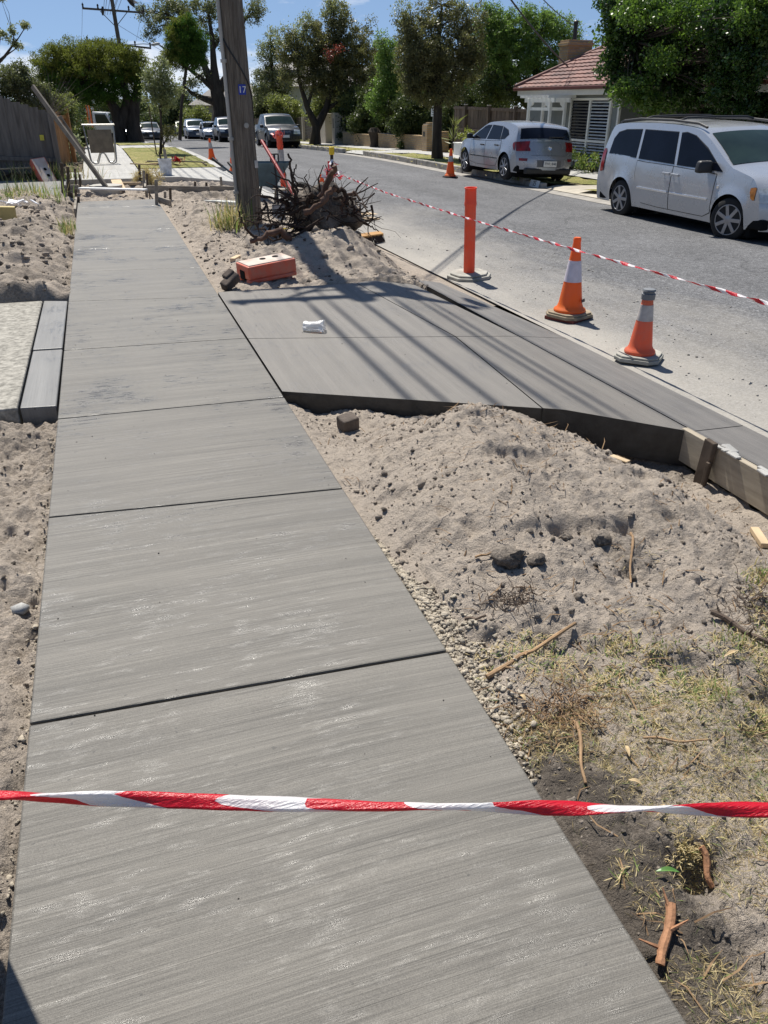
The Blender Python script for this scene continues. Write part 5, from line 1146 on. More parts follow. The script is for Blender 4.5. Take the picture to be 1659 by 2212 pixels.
tree('large_tree', 'large dense dark green tree overhanging the house behind the people mover', 18.6,
     [[(1500, 380, .24), (1505, 300, .2), (1498, 230, .18), (1490, 150, .12)], [(1498, 230, .12), (1420, 150, .08), (1370, 90, .05)], [(1498, 235, .12), (1580, 160, .08), (1620, 80, .05)]],
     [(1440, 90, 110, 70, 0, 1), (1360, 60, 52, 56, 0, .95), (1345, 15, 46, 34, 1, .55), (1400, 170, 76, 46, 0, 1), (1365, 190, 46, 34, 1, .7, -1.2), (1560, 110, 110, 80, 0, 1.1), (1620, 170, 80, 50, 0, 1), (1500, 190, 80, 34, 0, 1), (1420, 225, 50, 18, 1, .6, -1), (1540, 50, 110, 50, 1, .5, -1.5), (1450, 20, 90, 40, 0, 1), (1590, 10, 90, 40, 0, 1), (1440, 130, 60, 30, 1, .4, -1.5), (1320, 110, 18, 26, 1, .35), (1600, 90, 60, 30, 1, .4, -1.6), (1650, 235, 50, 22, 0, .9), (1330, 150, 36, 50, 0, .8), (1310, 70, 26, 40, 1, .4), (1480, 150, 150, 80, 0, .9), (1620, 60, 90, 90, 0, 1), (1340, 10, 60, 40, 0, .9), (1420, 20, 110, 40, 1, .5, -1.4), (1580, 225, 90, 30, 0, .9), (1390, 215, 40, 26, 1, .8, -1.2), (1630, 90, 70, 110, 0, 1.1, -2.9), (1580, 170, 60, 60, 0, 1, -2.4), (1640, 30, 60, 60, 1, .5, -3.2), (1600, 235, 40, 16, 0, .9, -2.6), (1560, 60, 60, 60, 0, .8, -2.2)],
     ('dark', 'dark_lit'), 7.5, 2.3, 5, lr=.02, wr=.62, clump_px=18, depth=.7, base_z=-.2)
for i, (px, py, rx, ry, Y, mt, lab) in enumerate([(765, 238, 34, 46, 52, ('hedge', 'shrub'), 'olive shrub spilling over the low brick wall by the beige pillar'), (820, 240, 56, 50, 48, ('hedge', 'hedge'), 'dark overgrown hedge behind the middle of the low brick wall'), (905, 250, 60, 50, 40, ('hedge', 'hedge'), 'deep shadowed hedge behind the brick letterbox pillar'), (1030, 215, 60, 40, 42, ('hedge', 'dark'), 'dark tree crown above the left end of the brown paling fence'), (715, 225, 40, 40, 60, ('shrub', 'hedge'), 'bright hedge glimpsed above the slatted gate and beige pillars'), (975, 265, 26, 40, 38, ('hedge', 'hedge'), 'dark shrub beside the brown paling fence end')]):
    tree('hedge', lab, Y, [[(px, py+ry+34, .14), (px, py+ry*.2, .08)]], [(px, py, rx, ry, 0, 1.4), (px-rx*.4, py+ry*.6, rx*.8, ry*.7, 0, 1.4), (px+rx*.4, py+ry*.6, rx*.8, ry*.7, 0, 1.4), (px-rx*.2, py-ry*.5, rx*.7, ry*.5, 1, .8)], mt, 4.6, 2.6, 6, lr=.02, cat='hedge')
bush('round clipped shrub in front of the louvred window, left of a pair', (14.35, 23.6, -.2), (.55, .5, .32), 900, .085, ('shrub', 'bright'))
bush('round clipped shrub in front of the louvred window, right of a pair', (14.3, 22.3, -.2), (.5, .5, .28), 800, .085, ('shrub', 'bright'))
bush('yellow green rounded shrub growing in the white planter', (14.5, 31.8, .18), (.5, .55, .32), 900, .09, ('yellow', 'shrub'))
bush('silver grey low shrub beside the footpath, behind the metal sign frame', (-.85, 26.5, .16), (.5, .8, .42), 1500, .1, ('silver', 'silver'))
bush('dark green upright shrub behind the silver grey one', (-1.0, 29.5, .16), (.6, 1.0, .75), 1500, .11, ('shrub', 'gum'))
# strap leaved plant
t = empty('strap_leaf_plant', at(978, 318, 33.6), 0, 'spiky yellow green strap leaved plant at the end of the brown fence', 'plant'); P = []; D = []
for i in range(46):
    a = random.uniform(0, 6.28); e = random.uniform(.6, 1.45); P.append((0, 0, random.uniform(.1, .9))); D.append((math.cos(a)*math.cos(e), math.sin(a)*math.cos(e), math.sin(e)))
crown_mesh('leaves', [leaf_quads(np.array(P, float), .6, .08, 0, np.array(D))], [LF['shrub']], [np.zeros(46)], t)
k = MB(); k.tube([(0, 0, -.1), (0, 0, 1.0)], .05, 7); k.build('stem', m_bark, t)

# ------------------------------------------------------------------ buildings and fences, far side
def brickmat(name, c1, c2, mortar, scale=1.0):
    m, nt, b = newmat(name); v = coords(nt, (1, 1, 1))
    sx = nt.nodes.new("ShaderNodeSeparateXYZ"); lk(nt, v, sx.inputs[0]); cb = nt.nodes.new("ShaderNodeCombineXYZ")
    lk(nt, mth(nt, 'ADD', sx.outputs[0], sx.outputs[1]), cb.inputs[0]); lk(nt, sx.outputs[2], cb.inputs[1])
    br = nt.nodes.new("ShaderNodeTexBrick"); lk(nt, cb.outputs[0], br.inputs['Vector']); br.inputs['Scale'].default_value = 1
    br.inputs['Brick Width'].default_value = .24; br.inputs['Row Height'].default_value = .086; br.inputs['Mortar Size'].default_value = .011
    br.inputs['Color1'].default_value = c4(c1); br.inputs['Color2'].default_value = c4(c2); br.inputs['Mortar'].default_value = c4(mortar)
    n = noise(nt, v, 9, 4); lk(nt, mix(nt, .3, br.outputs['Color'], ramp(nt, n, [(.3, (.3, .3, .3)), (.7, (.7, .7, .7))]), 'OVERLAY'), b.inputs['Base Color'])
    setp(b, Roughness=.9); bump(nt, b, mth(nt, 'SUBTRACT', 1.0, br.outputs['Fac']), .5, .01); return m
m_brick = brickmat("cream_brick", (.42, .29, .14), (.33, .21, .10), (.26, .23, .19))
m_board = M("grey_weatherboard", (.20, .215, .215), .7, var=.08, vs=3); m_trim = M("white_trim", (.74, .74, .72), .55, var=.05)
m_tile = M("terracotta_tile", (.19, .095, .075), .8, var=.45, vs=2.6, c2=(.10, .055, .05), bs=.3, bscale=30); m_gutter_r = M("red_brown_gutter", (.12, .03, .022), .5)
m_slate = M("grey_tile", (.2, .185, .17), .85, var=.3, vs=3)
def boards(mbd, P0, P1, z0, z1, nrm, h=.165, lip=.014):
    P0 = Vector(P0); P1 = Vector(P1); n = Vector(nrm); z = z0
    while z < z1 - .01:
        zt = min(z+h, z1)
        V = [P0+n*lip+Vector((0, 0, z)), P1+n*lip+Vector((0, 0, z)), P1+n*.001+Vector((0, 0, zt)), P0+n*.001+Vector((0, 0, zt)), P0+Vector((0, 0, z)), P1+Vector((0, 0, z))]
        mbd.add(V, [(0, 1, 2, 3), (4, 5, 1, 0)]); z = zt
def tile_plane(name, E0, E1, U0, rows, mat, parent, clip=None, cell=.3, amp=.022):
    """courses of ridged tiles from an eave line E0-E1 up the slope vector U0"""
    E0 = Vector(E0); E1 = Vector(E1); U0 = Vector(U0); L = (E1-E0).length; e = (E1-E0).normalized(); n = e.cross(U0).normalized()
    if n.z < 0: n = -n
    nx = int(L/cell*4)+1; V = []; F = []
    for r in range(rows):
        for k, f in enumerate((0, 1)):
            for i in range(nx):
                x = L*i/(nx-1); p = E0+e*x+U0*((r+f)/rows)+n*(amp*abs(math.sin(math.pi*x/cell)) + (.035 if k == 0 else 0)); V.append(p)
        o = r*2*nx
        F += [(o+i, o+i+1, o+nx+i+1, o+nx+i) for i in range(nx-1)]
        if r: F += [(o-nx+i, o-nx+i+1, o+i+1, o+i) for i in range(nx-1)]
    if clip: F = [f for f in F if clip(sum((V[i] for i in f), Vector())/len(f))]
    k = MB(); k.add(V, F); return k.build(name, mat, parent)
def make_house():
    X, y0, y1, z0, ze = 15.0, 22.35, 28.0, -.3, 2.12
    t = empty('weatherboard_house', (X, y0, z0), 0, 'grey weatherboard house with a terracotta tiled roof and cream brick chimney', 'house')
    O = Vector((X, y0, z0)); lx = lambda x, y, z: Vector((x, y, z))-O
    k = MB(); boards(k, lx(X, y0, 0)-Vector((0, 0, -z0)) + Vector((0, 0, 0)), lx(X, y1, 0)+Vector((0, 0, z0)), 0, ze-z0, (-1, 0, 0))
    boards(k, lx(X, y0, z0), lx(18.2, y0, z0), 0, ze-z0, (0, -1, 0)); boards(k, lx(X, y1, z0), lx(22, y1, z0), 0, ze-z0+.1, (0, 1, 0))
    boards(k, lx(18.2, 10, z0), lx(18.2, y0, z0), 0, ze-z0, (-1, 0, 0))
    k.add([lx(14.6, y1, ze), lx(18, y1, 3.48), lx(21.4, y1, ze)], [(0, 1, 2)])
    k.build('wall', m_board, t)
    k = MB(); k.box(lx(X-.012, y0+.0, (z0+ze)/2), (.07, .09, ze-z0)); k.build('corner_board', m_trim, t, bevel=.004)
    rf = tile_plane('roof', lx(14.55, 10, ze+.03), lx(14.55, 28.35, ze+.03), (3.45, 0, 1.36), 11, m_tile, t)
    tile_plane('roof', lx(21.45, 28.35, ze+.03), lx(21.45, 10, ze+.03), (-3.45, 0, 1.36), 11, m_tile, t)
    k = MB(); k.tube([lx(18, 10, 3.55), lx(18, 28.36, 3.55)], .09, 8); k.tube([lx(14.55, 28.36, ze+.09), lx(18, 28.36, 3.5)], .07, 8); k.build('ridge_cap', m_tile, rf, smooth=True)
    k = MB(); k.box(lx(14.49, 19.1, ze+.0), (.12, 18.4, .10)); k.build('gutter', m_gutter_r, rf, bevel=.02)
    k = MB(); k.box(lx(14.62, 19.1, ze-.12), (.03, 18.3, .15)); k.box(lx(14.82, 19.1, ze-.19), (.4, 18.3, .02)); k.build('fascia', m_trim, rf)
    c = MB(); c.box(lx(17.2, 28.9, 1.6), (1.0, .62, 3.9)); c.box(lx(17.2, 28.9, 3.58), (1.1, .72, .10)); c.box(lx(17.2, 28.9, 3.67), (1.0, .62, .08)); ch = c.build('chimney', m_brick, t, bevel=.008)
    c = MB(); c.tube([lx(17.1, 28.9, 3.6), lx(17.1, 28.9, 4.25)], .075, 10); c.lathe([(.09, 0), (.09, .08), (.04, .12)], lx(17.1, 28.9, 4.22), 10); c.build('flue', m_plastic, ch, smooth=True)
    # tall window with louvred shutters
    ya, yb, za, zb, zm = 22.78, 25.05, .02, 1.80, .62
    w = MB(); d = .05
    for y in (ya, (ya+yb)/2, yb): w.box(lx(X-.04, y, (za+zb)/2), (.07, .09, zb-za))
    for z in (za, zm, zb): w.box(lx(X-.036, (ya+yb)/2, z), (.06, yb-ya, .07))
    wf = w.build('window', m_trim, t, bevel=.006)
    g_ = MB(); g_.add([lx(X-.018, ya, za), lx(X-.018, yb, za), lx(X-.018, yb, zb), lx(X-.018, ya, zb)], [(0, 1, 2, 3)]); g_.build('pane', m_glass, wf, fixn=True)
    s = MB()
    for a, b, c0, c1 in ((ya+.05, (ya+yb)/2-.05, za+.04, zm-.04), ((ya+yb)/2+.05, yb-.05, za+.04, zm-.04), (ya+.05, (ya+yb)/2-.05, zm+.04, zb-.04)):
        n = int((c1-c0)/.085)
        for i in range(n): s.box(lx(X-.035, (a+b)/2, c0+(i+.5)*(c1-c0)/n), (.045, b-a, .012), (0, R(-38), 0))
    s.build('shutter', M("pale_louvres", (.62, .65, .68), .5), wf)
    s = MB(); n = 12; a, b = (ya+yb)/2+.05, yb-.05
    for i in range(n): s.box(lx(X-.025, (a+b)/2, zm+.05+(i+.5)*(zb-zm-.1)/n), (.02, b-a, .05), (0, R(-38), 0))
    s.build('blind', M("dark_louvres", (.05, .055, .065), .5), wf)
    p = MB(); p.box(lx(15.2, 14.2, 2.0), (.1, 8, .14)); p.build('verandah_beam', m_trim, t); 
    for y in (11.2, 14.6):
        p = MB(); p.box(lx(15.2, y, .9), (.1, .1, 2.2)); p.build('verandah_post', m_trim, t, bevel=.01)
    return t
make_house()
# white arbour in front of it
t = empty('garden_arbour', (14.28, 25.5, -.22), 0, 'white timber arbour with curved brackets in front of the weatherboard house', 'arbour')
for x in (-.26, .28):
    for y in (-.72, .72):
        k = MB(); k.box((x, y, 1.02), (.085, .085, 2.04)); k.build('post', m_trim, t, bevel=.006)
for x in (-.26, .28):
    k = MB(); k.bar((x, -1.0, 2.0), (x, 1.0, 2.0), .05, .14)
    for sy in (-1, 1):
        k.prism([(0, 0), (.3, 0), (.26, .07), (.16, .11), (.08, .2), (0, .24)], -.022, .022)
        n = len(k.v); 
        for i in range(n-12, n):
            vx, vy, vz = k.v[i]; k.v[i] = (x+vz, sy*(.72-.02-vx), 1.93-vy)
    k.build('beam', m_trim, t)
    k = MB(); k.bar((x, -.72, 1.05), (x, .72, 1.05), .05, .07); k.build('rail', m_trim, t)
    k = MB(); k.bar((x, -.72, 1.74), (x, .72, 1.74), .04, .09); k.build('valance', m_trim, t)
for y in np.linspace(-.95, .95, 8):
    k = MB(); k.bar((-.48, y, 2.1), (.5, y, 2.1), .04, .08); k.build('rafter', m_trim, t)
def fence(name, label, P0, P1, z0, zt0, zt1, mat, pw=.15, posts=(), rail=(.35, .75), rs=1, post_mat=None, cat='fence', lean=.012, group=None, capped=False, lap=False):
    """upright palings between two plan points; rails and posts on the side rs"""
    P0 = Vector((*P0, 0)); P1 = Vector((*P1, 0)); d = (P1-P0); L = d.length; d.normalize(); n = Vector((-d.y, d.x, 0))*rs
    t = empty(name, (P0.x, P0.y, z0), 0, label, cat, group); O = Vector((P0.x, P0.y, z0)); k = MB(); rr = random.Random(int(L*100)); i = 0; s = 0
    ang = math.atan2(d.y, d.x)
    while s < L-.02:
        w = min(pw*rr.uniform(.9, 1.1), L-s); f = (s+w/2)/L; h = zt0+(zt1-zt0)*f - z0 + rr.uniform(-.012, .012); off = (.012 if i % 2 else -.004) if lap else 0
        k.box(P0+d*(s+w/2)+n*(off+rr.uniform(-.003, .003)) + Vector((0, 0, z0+h/2)) - O, (w-.006 + (.03 if lap and i % 2 else 0), .018, h), (rr.uniform(-lean, lean), 0, ang)); s += w; i += 1
    k.build('palings', mat, t)
    for f in rail:
        k = MB(); k.bar(P0+n*.045+Vector((0, 0, z0+(zt0-z0)*f))-O, P1+n*.045+Vector((0, 0, z0+(zt1-z0)*f))-O, .045, .08); k.build('rail', post_mat or mat, t)
    for f in posts:
        k = MB(); zt = zt0+(zt1-zt0)*f; k.box(P0+d*(L*f)+n*.09+Vector((0, 0, (z0+zt+.06)/2))-O, (.11, .11, zt+.06-z0), (0, 0, ang)); pst = k.build('post', post_mat or mat, t, bevel=.008)
        if capped: k = MB(); k.box(P0+d*(L*f)+n*.09+Vector((0, 0, zt+.075))-O, (.13, .13, .03), (0, 0, ang)); k.build('post_cap', M("pale_cap", (.5, .47, .42), .7), pst)
    return t
m_pal = M("brown_paling", (.135, .105, .085), .9, var=.3, vs=2.5, stretch=(3, 3, .4), spec=.15); m_palg = M("grey_paling", (.155, .142, .13), .9, var=.35, vs=3, stretch=(5, 5, .5), spec=.15, bs=.3, bscale=20)
fence('paling_fence', 'tall brown paling fence with capped posts between the brick pier and the house', (15.05, 34.9), (15.05, 28.05), -.25, 1.58, 1.50, m_pal, .12, (.2, .53, .86), (.52, .96), -1, capped=True)
fence('paling_fence', 'old grey paling fence at the left edge with a sloping top', (-3.6, 20.35), (-.86, 20.35), .40, 2.42, 1.50, m_palg, .155, (1.0,), (.15,), -1, lap=True)
k = MB(); k.box((-2.2, 20.30, .28), (2.9, .04, .24)); k.box((-.93, 20.22, .1), (.1, .1, .7)); tag(k.build('plinth_board', m_palg), 'long grey plinth board running along the foot of the old grey fence', 'board')
tag(MB().box((-1.115, 20.315, 1.02), (.085, .012, .11)).build('fence_notice', M("yellow_notice", (.55, .5, .05), .5)), 'small yellow notice fixed on the old grey paling fence', 'sign')
fence('timber_screen', 'warm orange brown timber screen behind the leaning prop', (-1.25, 23.4), (-.74, 25.6), .2, 1.42, 1.50, M("orange_brown_timber", (.32, .16, .06), .8, var=.3, vs=3, stretch=(3, 3, .4)), .14, (0, 1), (.9,), -1)
# low cream brick wall with its letterbox pier
def wall(label, y0, y1, h, zb, X=14.65):
    k = MB(); k.box((X, (y0+y1)/2, zb+h/2), (.22, y1-y0, h)); k.box((X, (y0+y1)/2, zb+h+.03), (.26, y1-y0, .06)); return tag(k.build('brick_wall', m_brick, bevel=.006), label, 'wall', 'cream brick walls')
for a_, b_, lab in ((37.0, 40.5, 'section of low cream brick wall next to the letterbox pier'), (40.52, 44.0, 'middle section of the low cream brick wall by the tree stump'), (44.9, 51.0, 'section of low cream brick wall running up to the beige pillar')):
    wall(lab, a_, b_, .62, zf(14, (a_+b_)/2)-.02)
t = empty('brick_pier', (14.6, 36.6, zf(14, 36.6)), 0, 'square cream brick pier with a letterbox slot', 'pier'); k = MB(); k.box((0, 0, .53), (.55, .6, 1.06)); k.box((0, 0, 1.09), (.5, .55, .06)); k.box((0, 0, 1.15), (.3, .35, .08)); k.build('pier', m_brick, t, bevel=.006)
k = MB(); k.box((-.278, .05, .72), (.01, .22, .2)); k.build('letterbox_slot', m_plastic, t)
k = MB(); k.box((14.6, 34.95, zf(14, 35)+.42), (.35, .35, .84)); tag(k.build('brick_pier', m_brick, bevel=.006), 'plain narrow cream brick pier at the end of the brown fence', 'pier')
st = MB(); st.lathe([(.3, -.1), (.22, .2), (.26, .5), (.36, .75), (.2, .95)], (14.45, 44.4, zf(14, 44.4)), 12); tag(st.build('tree_stump', m_bark, smooth=True), 'dark gnarled tree stump grown into the gap of the brick wall', 'stump')
m_beige = M("beige_render", (.43, .38, .31), .85, var=.08, vs=2)
for y, w, lab in ((55.6, 1.3, 'wide beige rendered gate pillar left of the slatted gate'), (52.3, .7, 'narrow beige rendered gate pillar with a dark intercom, right of the slatted gate')):
    t = empty('gate_pillar', (14.75, y, zf(14, y)), 0, lab, 'pillar'); k = MB(); k.box((0, 0, .88), (.55 if w > 1 else .9, w, 1.8)); k.build('pillar', m_beige, t, bevel=.01)
    if w < 1: k = MB(); k.box((-.455, -.05, 1.2), (.02, .14, .55)); k.box((0, -.355, 1.25), (.12, .015, .5)); k.build('intercom', m_plastic, t)
t = empty('slatted_gate', (14.85, 53.6, zf(14, 53.6)), 0, 'dark slatted gate between the two beige pillars', 'gate'); k = MB()
for i in range(17): k.box((0, 0, .1+i*.095), (.03, 1.7, .07))
k.build('slats', m_wooddark, t)
t = empty('slatted_fence', (14.9, 61, zf(14, 61)), 0, 'dark slatted fence with cream posts behind the forked tree', 'fence'); k = MB()
for i in range(15): k.box((0, 0, .1+i*.1), (.03, 9.4, .075))
k.build('slats', m_wooddark, t)
for y in (-4.6, -1.5, 1.5, 4.6): k = MB(); k.box((-.1, y, .75), (.2, .24, 1.7)); k.build('post', m_beige, t, bevel=.01)
t = empty('street_sign', (13.35, 33.0, zf(13.3, 33)), 0, 'small white street sign on a grey post behind the banksia trunk', 'sign'); k = MB(); k.box((0, 0, .75), (.12, .12, 1.5)); k.build('post', m_cond, t); k = MB(); k.box((-.07, 0, 1.62), (.015, .42, .38)); p = k.build('panel', m_plate, t)
k = MB()
for i in range(5): k.box((-.079, 0, 1.76-i*.065), (.004, .3-.04*(i % 2), .02))
k.build('printed_lines', m_plastic, p)
k = MB(); k.box((14.35, 31.9, zf(14, 32)+.22), (.5, 1.5, .44)); k.box((14.35, 31.9, zf(14, 32)+.45), (.56, 1.56, .04)); tag(k.build('planter', m_trim, bevel=.01), 'low white planter box in front of the brown fence', 'planter')
# painted house number on the kerb
k = MB(); k.box((0, 0, 0), (.004, .5, .17)); q = tag(k.build('kerb_number', m_plate), 'white painted kerb patch with a house number near the silver hatchback', 'house number'); q.location = (10.69, 19.35, zr(19)+.085); q.rotation_euler = (0, R(14), 0)
text("25", .17, m_plateink, 'kerb_digits', q, (-.004, 0, 0), (R(90), 0, R(-90)))
# far houses
def far_house(label, loc, size, roofh, wm, rm, rz=0):
    t = empty('far_house', loc, rz, label, 'house'); a, b, h = size; k = MB(); k.box((0, 0, h/2), (a, b, h)); k.build('wall', wm, t)
    k = MB(); k.add([(-a/2-.4, -b/2-.4, h), (a/2+.4, -b/2-.4, h), (a/2+.4, b/2+.4, h), (-a/2-.4, b/2+.4, h), (-a*.2, 0, h+roofh), (a*.2, 0, h+roofh)], [(0, 1, 5, 4), (1, 2, 5), (2, 3, 4, 5), (3, 0, 4), (3, 2, 1, 0)]); k.build('roof', rm, t)
    for x in (-a*.25, a*.25):
        k = MB(); k.box((x, -b/2-.02, h*.55), (1.4, .06, 1.2)); w = k.build('window', m_trim, t); k = MB(); k.box((x, -b/2-.06, h*.55), (1.2, .03, 1.0)); k.build('pane', m_glass, w)
    k = MB(); k.box((-a/2-.02, 0, h*.55), (.06, 1.4, 1.2)); w = k.build('window', m_trim, t); k = MB(); k.box((-a/2-.06, 0, h*.55), (.03, 1.2, 1.0)); k.build('pane', m_glass, w)
far_house('far low house with a pale grey tiled roof left of the timber pole', (17, 108, zr(100)), (9, 14, 3.2), 2.4, m_beige, m_slate)
far_house('far two storey dark house rising behind the forked street tree', (24, 95, zr(90)), (10, 12, 6.2), 1.5, M("dark_cladding", (.09, .10, .13), .7), m_slate)
far_house('pale house seen through the gap beside the small street tree', (20, 78, zr(78)), (7, 9, 4.2), 1.4, M("pale_render", (.5, .5, .48), .8), m_slate)
fence('paling_fence', 'distant dark paling fence along the right hand gardens behind the parked cars', (14.9, 120), (14.9, 67), -2.6, -.3, .65, m_pal, .6, (.25, .5, .75), (.8,), -1)
fence('paling_fence', 'dark paling fence along the left gardens beyond the footpath', (-1.6, 52), (-1.6, 38), -.1, 1.5, 1.6, m_pal, .3, (0, .5, 1), (.8,), -1)

# ------------------------------------------------------------------ things of the works
m_alu = M("galvanised_tube", (.42, .41, .38), .4, .6, var=.2); m_rustpl = M("stained_sheet", (.22, .175, .115), .75, var=.25, vs=5, c2=(.14, .11, .075))
# sign frame on the footpath, seen from behind
t = empty('sign_frame', (.13, 25.15, zn(25)), R(3), 'metal folding sign frame with a stained blank back standing on the footpath', 'sign')
def hoop(y0, y1, nm):
    k = MB(); P = []; w = .40; h = .98
    def pt(x, z): return Vector((x, y0+(y1-y0)*z/h, z))
    P += [pt(-w, h), pt(-w+.03, .5), pt(-w+.06, .12)] + [pt(-w+.06+.11*(1-math.cos(a)), .12-.10*math.sin(a)) for a in np.linspace(.4, 1.57, 5)]
    P += [pt(-w+.24, .03), pt(-.06, .26), pt(0, .29), pt(.06, .26), pt(w-.24, .03)] + [pt(w-.06-.11*(1-math.cos(a)), .12-.10*math.sin(a)) for a in np.linspace(1.57, .4, 5)]
    P += [pt(w-.06, .12), pt(w-.03, .5), pt(w, h)]; k.tube(P, .017, 8); return k.build(nm, m_alu, t, smooth=True)
hoop(-.28, 0, 'front_leg'); hoop(.28, .01, 'rear_leg')
k = MB(); k.tube([(-.43, 0, .985), (.43, 0, .985)], .022, 8); k.build('top_bar', m_alu, t, smooth=True)
k = MB(); k.box((0, -.125, .58), (.64, .012, .60), (R(-16), 0, 0)); k.build('panel', m_rustpl, t, bevel=.004)
# leaning prop and its brace
m_prop = M("grey_brown_timber", (.19, .165, .135), .85, var=.3, vs=4)
t = empty('timber_prop', (.07, 17.95, .16), 0, 'long grey timber prop leaning from the fence down to the round concrete lid', 'timber')
O = Vector(t.location); k = MB(); k.bar((0, 0, 0), at(70, 186, 19.0)-O, .05, .09); k.build('beam', m_prop, t, bevel=.003)
k = MB(); k.bar(at(129, 250, 18.7)-O, at(184, 332, 18.7)-O, .05, .05); k.bar(at(119, 257, 18.7)-O, at(135, 253, 18.7)-O, .06, .06); k.build('batten', m_prop, t, bevel=.003)
k = MB(); k.lathe([(.29, -.22), (.33, .0), (.33, .02), (.3, .025)], (.06, 18.25, .17), 28); tag(k.build('concrete_lid', M("pale_concrete_lid", (.42, .40, .36), .9, var=.15, bs=.3), smooth=True, angle=40), 'round pale concrete pit lid in the dug out part of the footpath', 'pit lid')
def plank(name, label, a, b, w, h, mat, cat='timber', group=None, up=(0, 0, 1), roll=0, bev=.004):
    k = MB(); k.bar(a, b, w, h, up=up, roll=roll); return tag(k.build(name, mat, bevel=bev), label, cat, group)
plank('screed_board', 'bright white screed board lying across the dug out footpath', (-.44, 17.72, .19), (.80, 17.08, .18), .16, .03, M("white_aluminium", (.78, .78, .76), .4))
plank('plank', 'short pale new plank leading from the pit lid up to the far slab', (.33, 18.05, .12), (.30, 19.7, .16), .22, .04, m_woodnew)
plank('plank', 'short pale offcut lying across behind the pit lid', (.42, 19.2, .13), (.82, 19.1, .13), .09, .06, m_woodnew)
fb = [((.84, 17.25, .17), (2.0, 16.72, .16), 'long grey form board edging the dug out corner, in front of the bucket'), ((2.05, 17.05, .15), (2.62, 16.8, .13), 'short grey form board next to the timber pole'), ((-.74, 17.9, .17), (-.46, 17.8, .17), 'little form board left of the white screed board'), ((.93, 15.6, .12), (1.08, 14.9, .12), 'form board still standing against the fresh path end on the right'), ((-.49, 16.0, .12), (-.49, 14.3, .10), 'form board still standing against the fresh path end on the left'), ((.80, 17.3, .15), (.88, 18.6, .17), 'form board turning back towards the far slab')]
for a, b, lab in fb: plank('form_board', lab, a, b, .04, .15, m_wood, 'board', 'form boards')
plank('form_board', 'raw timber form board holding the gutter edge beside the sand heap', (3.225, 3.66, -.20), (3.225, .2, -.225), .045, .21, M("raw_pine_form", (.36, .31, .235), .85, var=.25, vs=3, stretch=(8, .8, 8), bs=.4, bscale=40), 'board', 'form boards', bev=.004)
k = MB(); rr = random.Random(9)
for i in range(60):
    y = rr.uniform(.4, 3.6); k.box((3.225+rr.uniform(-.02, .03), y, -.09-.0070*(3.66-y)+rr.uniform(0, .004)), (rr.uniform(.02, .05), rr.uniform(.03, .12), .012), (0, 0, rr.uniform(-.3, .3)))
o = k.build('cement_crumbs', m_oldconc, bevel=.003); tag(o, 'grey cement crumbs spilled along the top of the gutter form board', 'cement', None, 'stuff')
stakes = [((134, 430), 352, 'tall'), ((147, 436), 360, 'tall'), ((163, 402), 364, ''), ((172, 402), 376, ''), ((163, 431), 408, ''), ((155, 436), 416, ''), ((302, 395), 356, 'tall'), ((310, 406), 368, 'tall'), ((317, 402), 375, ''), ((337, 444), 388, 'tall'), ((355, 436), 414, ''), ((367, 434), 406, ''), ((323, 430), 413, ''), ((420, 409), 392, ''), ((446, 413), 394, ''), ((478, 405), 382, ''), ((507, 410), 394, ''), ((168, 440), 425, '')]
sl_ = ['tallest stake left of the fresh path end, nearest the grey paling fence', 'straight pale stake just right of the tallest one, left of the path end', 'dark stake beside the little form board left of the screed board', 'short stake touching the left tip of the white screed board', 'dark stub at the left corner of the fresh path end', 'low stub left of the dark corner stub at the path end', 'tall dark stake at the near right corner of the far slab', 'tall stake at the right tip of the white screed board', 'dark stub close behind the long grey form board end', 'bent looking stake standing in front of the long grey form board', 'short stub right of the fresh path end, left of two', 'short stub right of the fresh path end, right of two', 'thin peg standing in the damp soil in front of the screed board', 'stub rising behind the long grey form board', 'wide stub at the right end of the long grey form board', 'stake between the long form board and the timber pole', 'stub against the left side of the timber pole', 'pale end stub against the left side of the path end']
for (b, top, kd), lab in zip(stakes, sl_):
    p = onz(b[0], b[1], .13); q = at(b[0]+random.uniform(-1.5, 1.5), top, p.y); w = .055 if kd else .045
    if 'thin' in lab: w = .02
    plank('timber_stake', lab, p-Vector((0, 0, .12)), q, w, w*.75, m_wooddark if ('dark' in lab or random.random() < .5) else m_wood, 'stake', 'timber stakes')
for y, lab in ((3.36, 'broad dark stake nailed to the gutter form board by the sand heap'), (2.74, 'dark splintered stake at the right edge of the picture, on the gutter form board')):
    k = MB(); k.bar((3.16, y+.02, -.5), (3.175, y, -.06), .085, .035, up=(1, 0, 0)); k.bar((3.15, y-.03, -.45), (3.155, y-.035, -.18), .03, .02, up=(1, 0, 0)); tag(k.build('timber_stake', m_wooddark, bevel=.006), lab, 'stake', 'timber stakes')
# bucket
t = empty('bucket', (1.48, 20.6, .17), 0, 'white splashed plastic bucket with sticks in it beside the lawn', 'bucket'); k = MB(); k.lathe([(.13, 0), (.155, .34), (.165, .345), (.165, .365), (.145, .365), (.12, .02)], n=26); k.build('pail', M("splashed_white_plastic", (.55, .57, .6), .5, var=.3, vs=9), t, smooth=True, fixn=True)
k = MB(); k.bar((.05, 0, .1), (.02, .02, .56), .07, .02); k.build('paddle', m_wood, t); k = MB(); k.bar((-.06, 0, .1), (-.10, .05, .50), .04, .03); k.build('stick', m_wooddark, t)
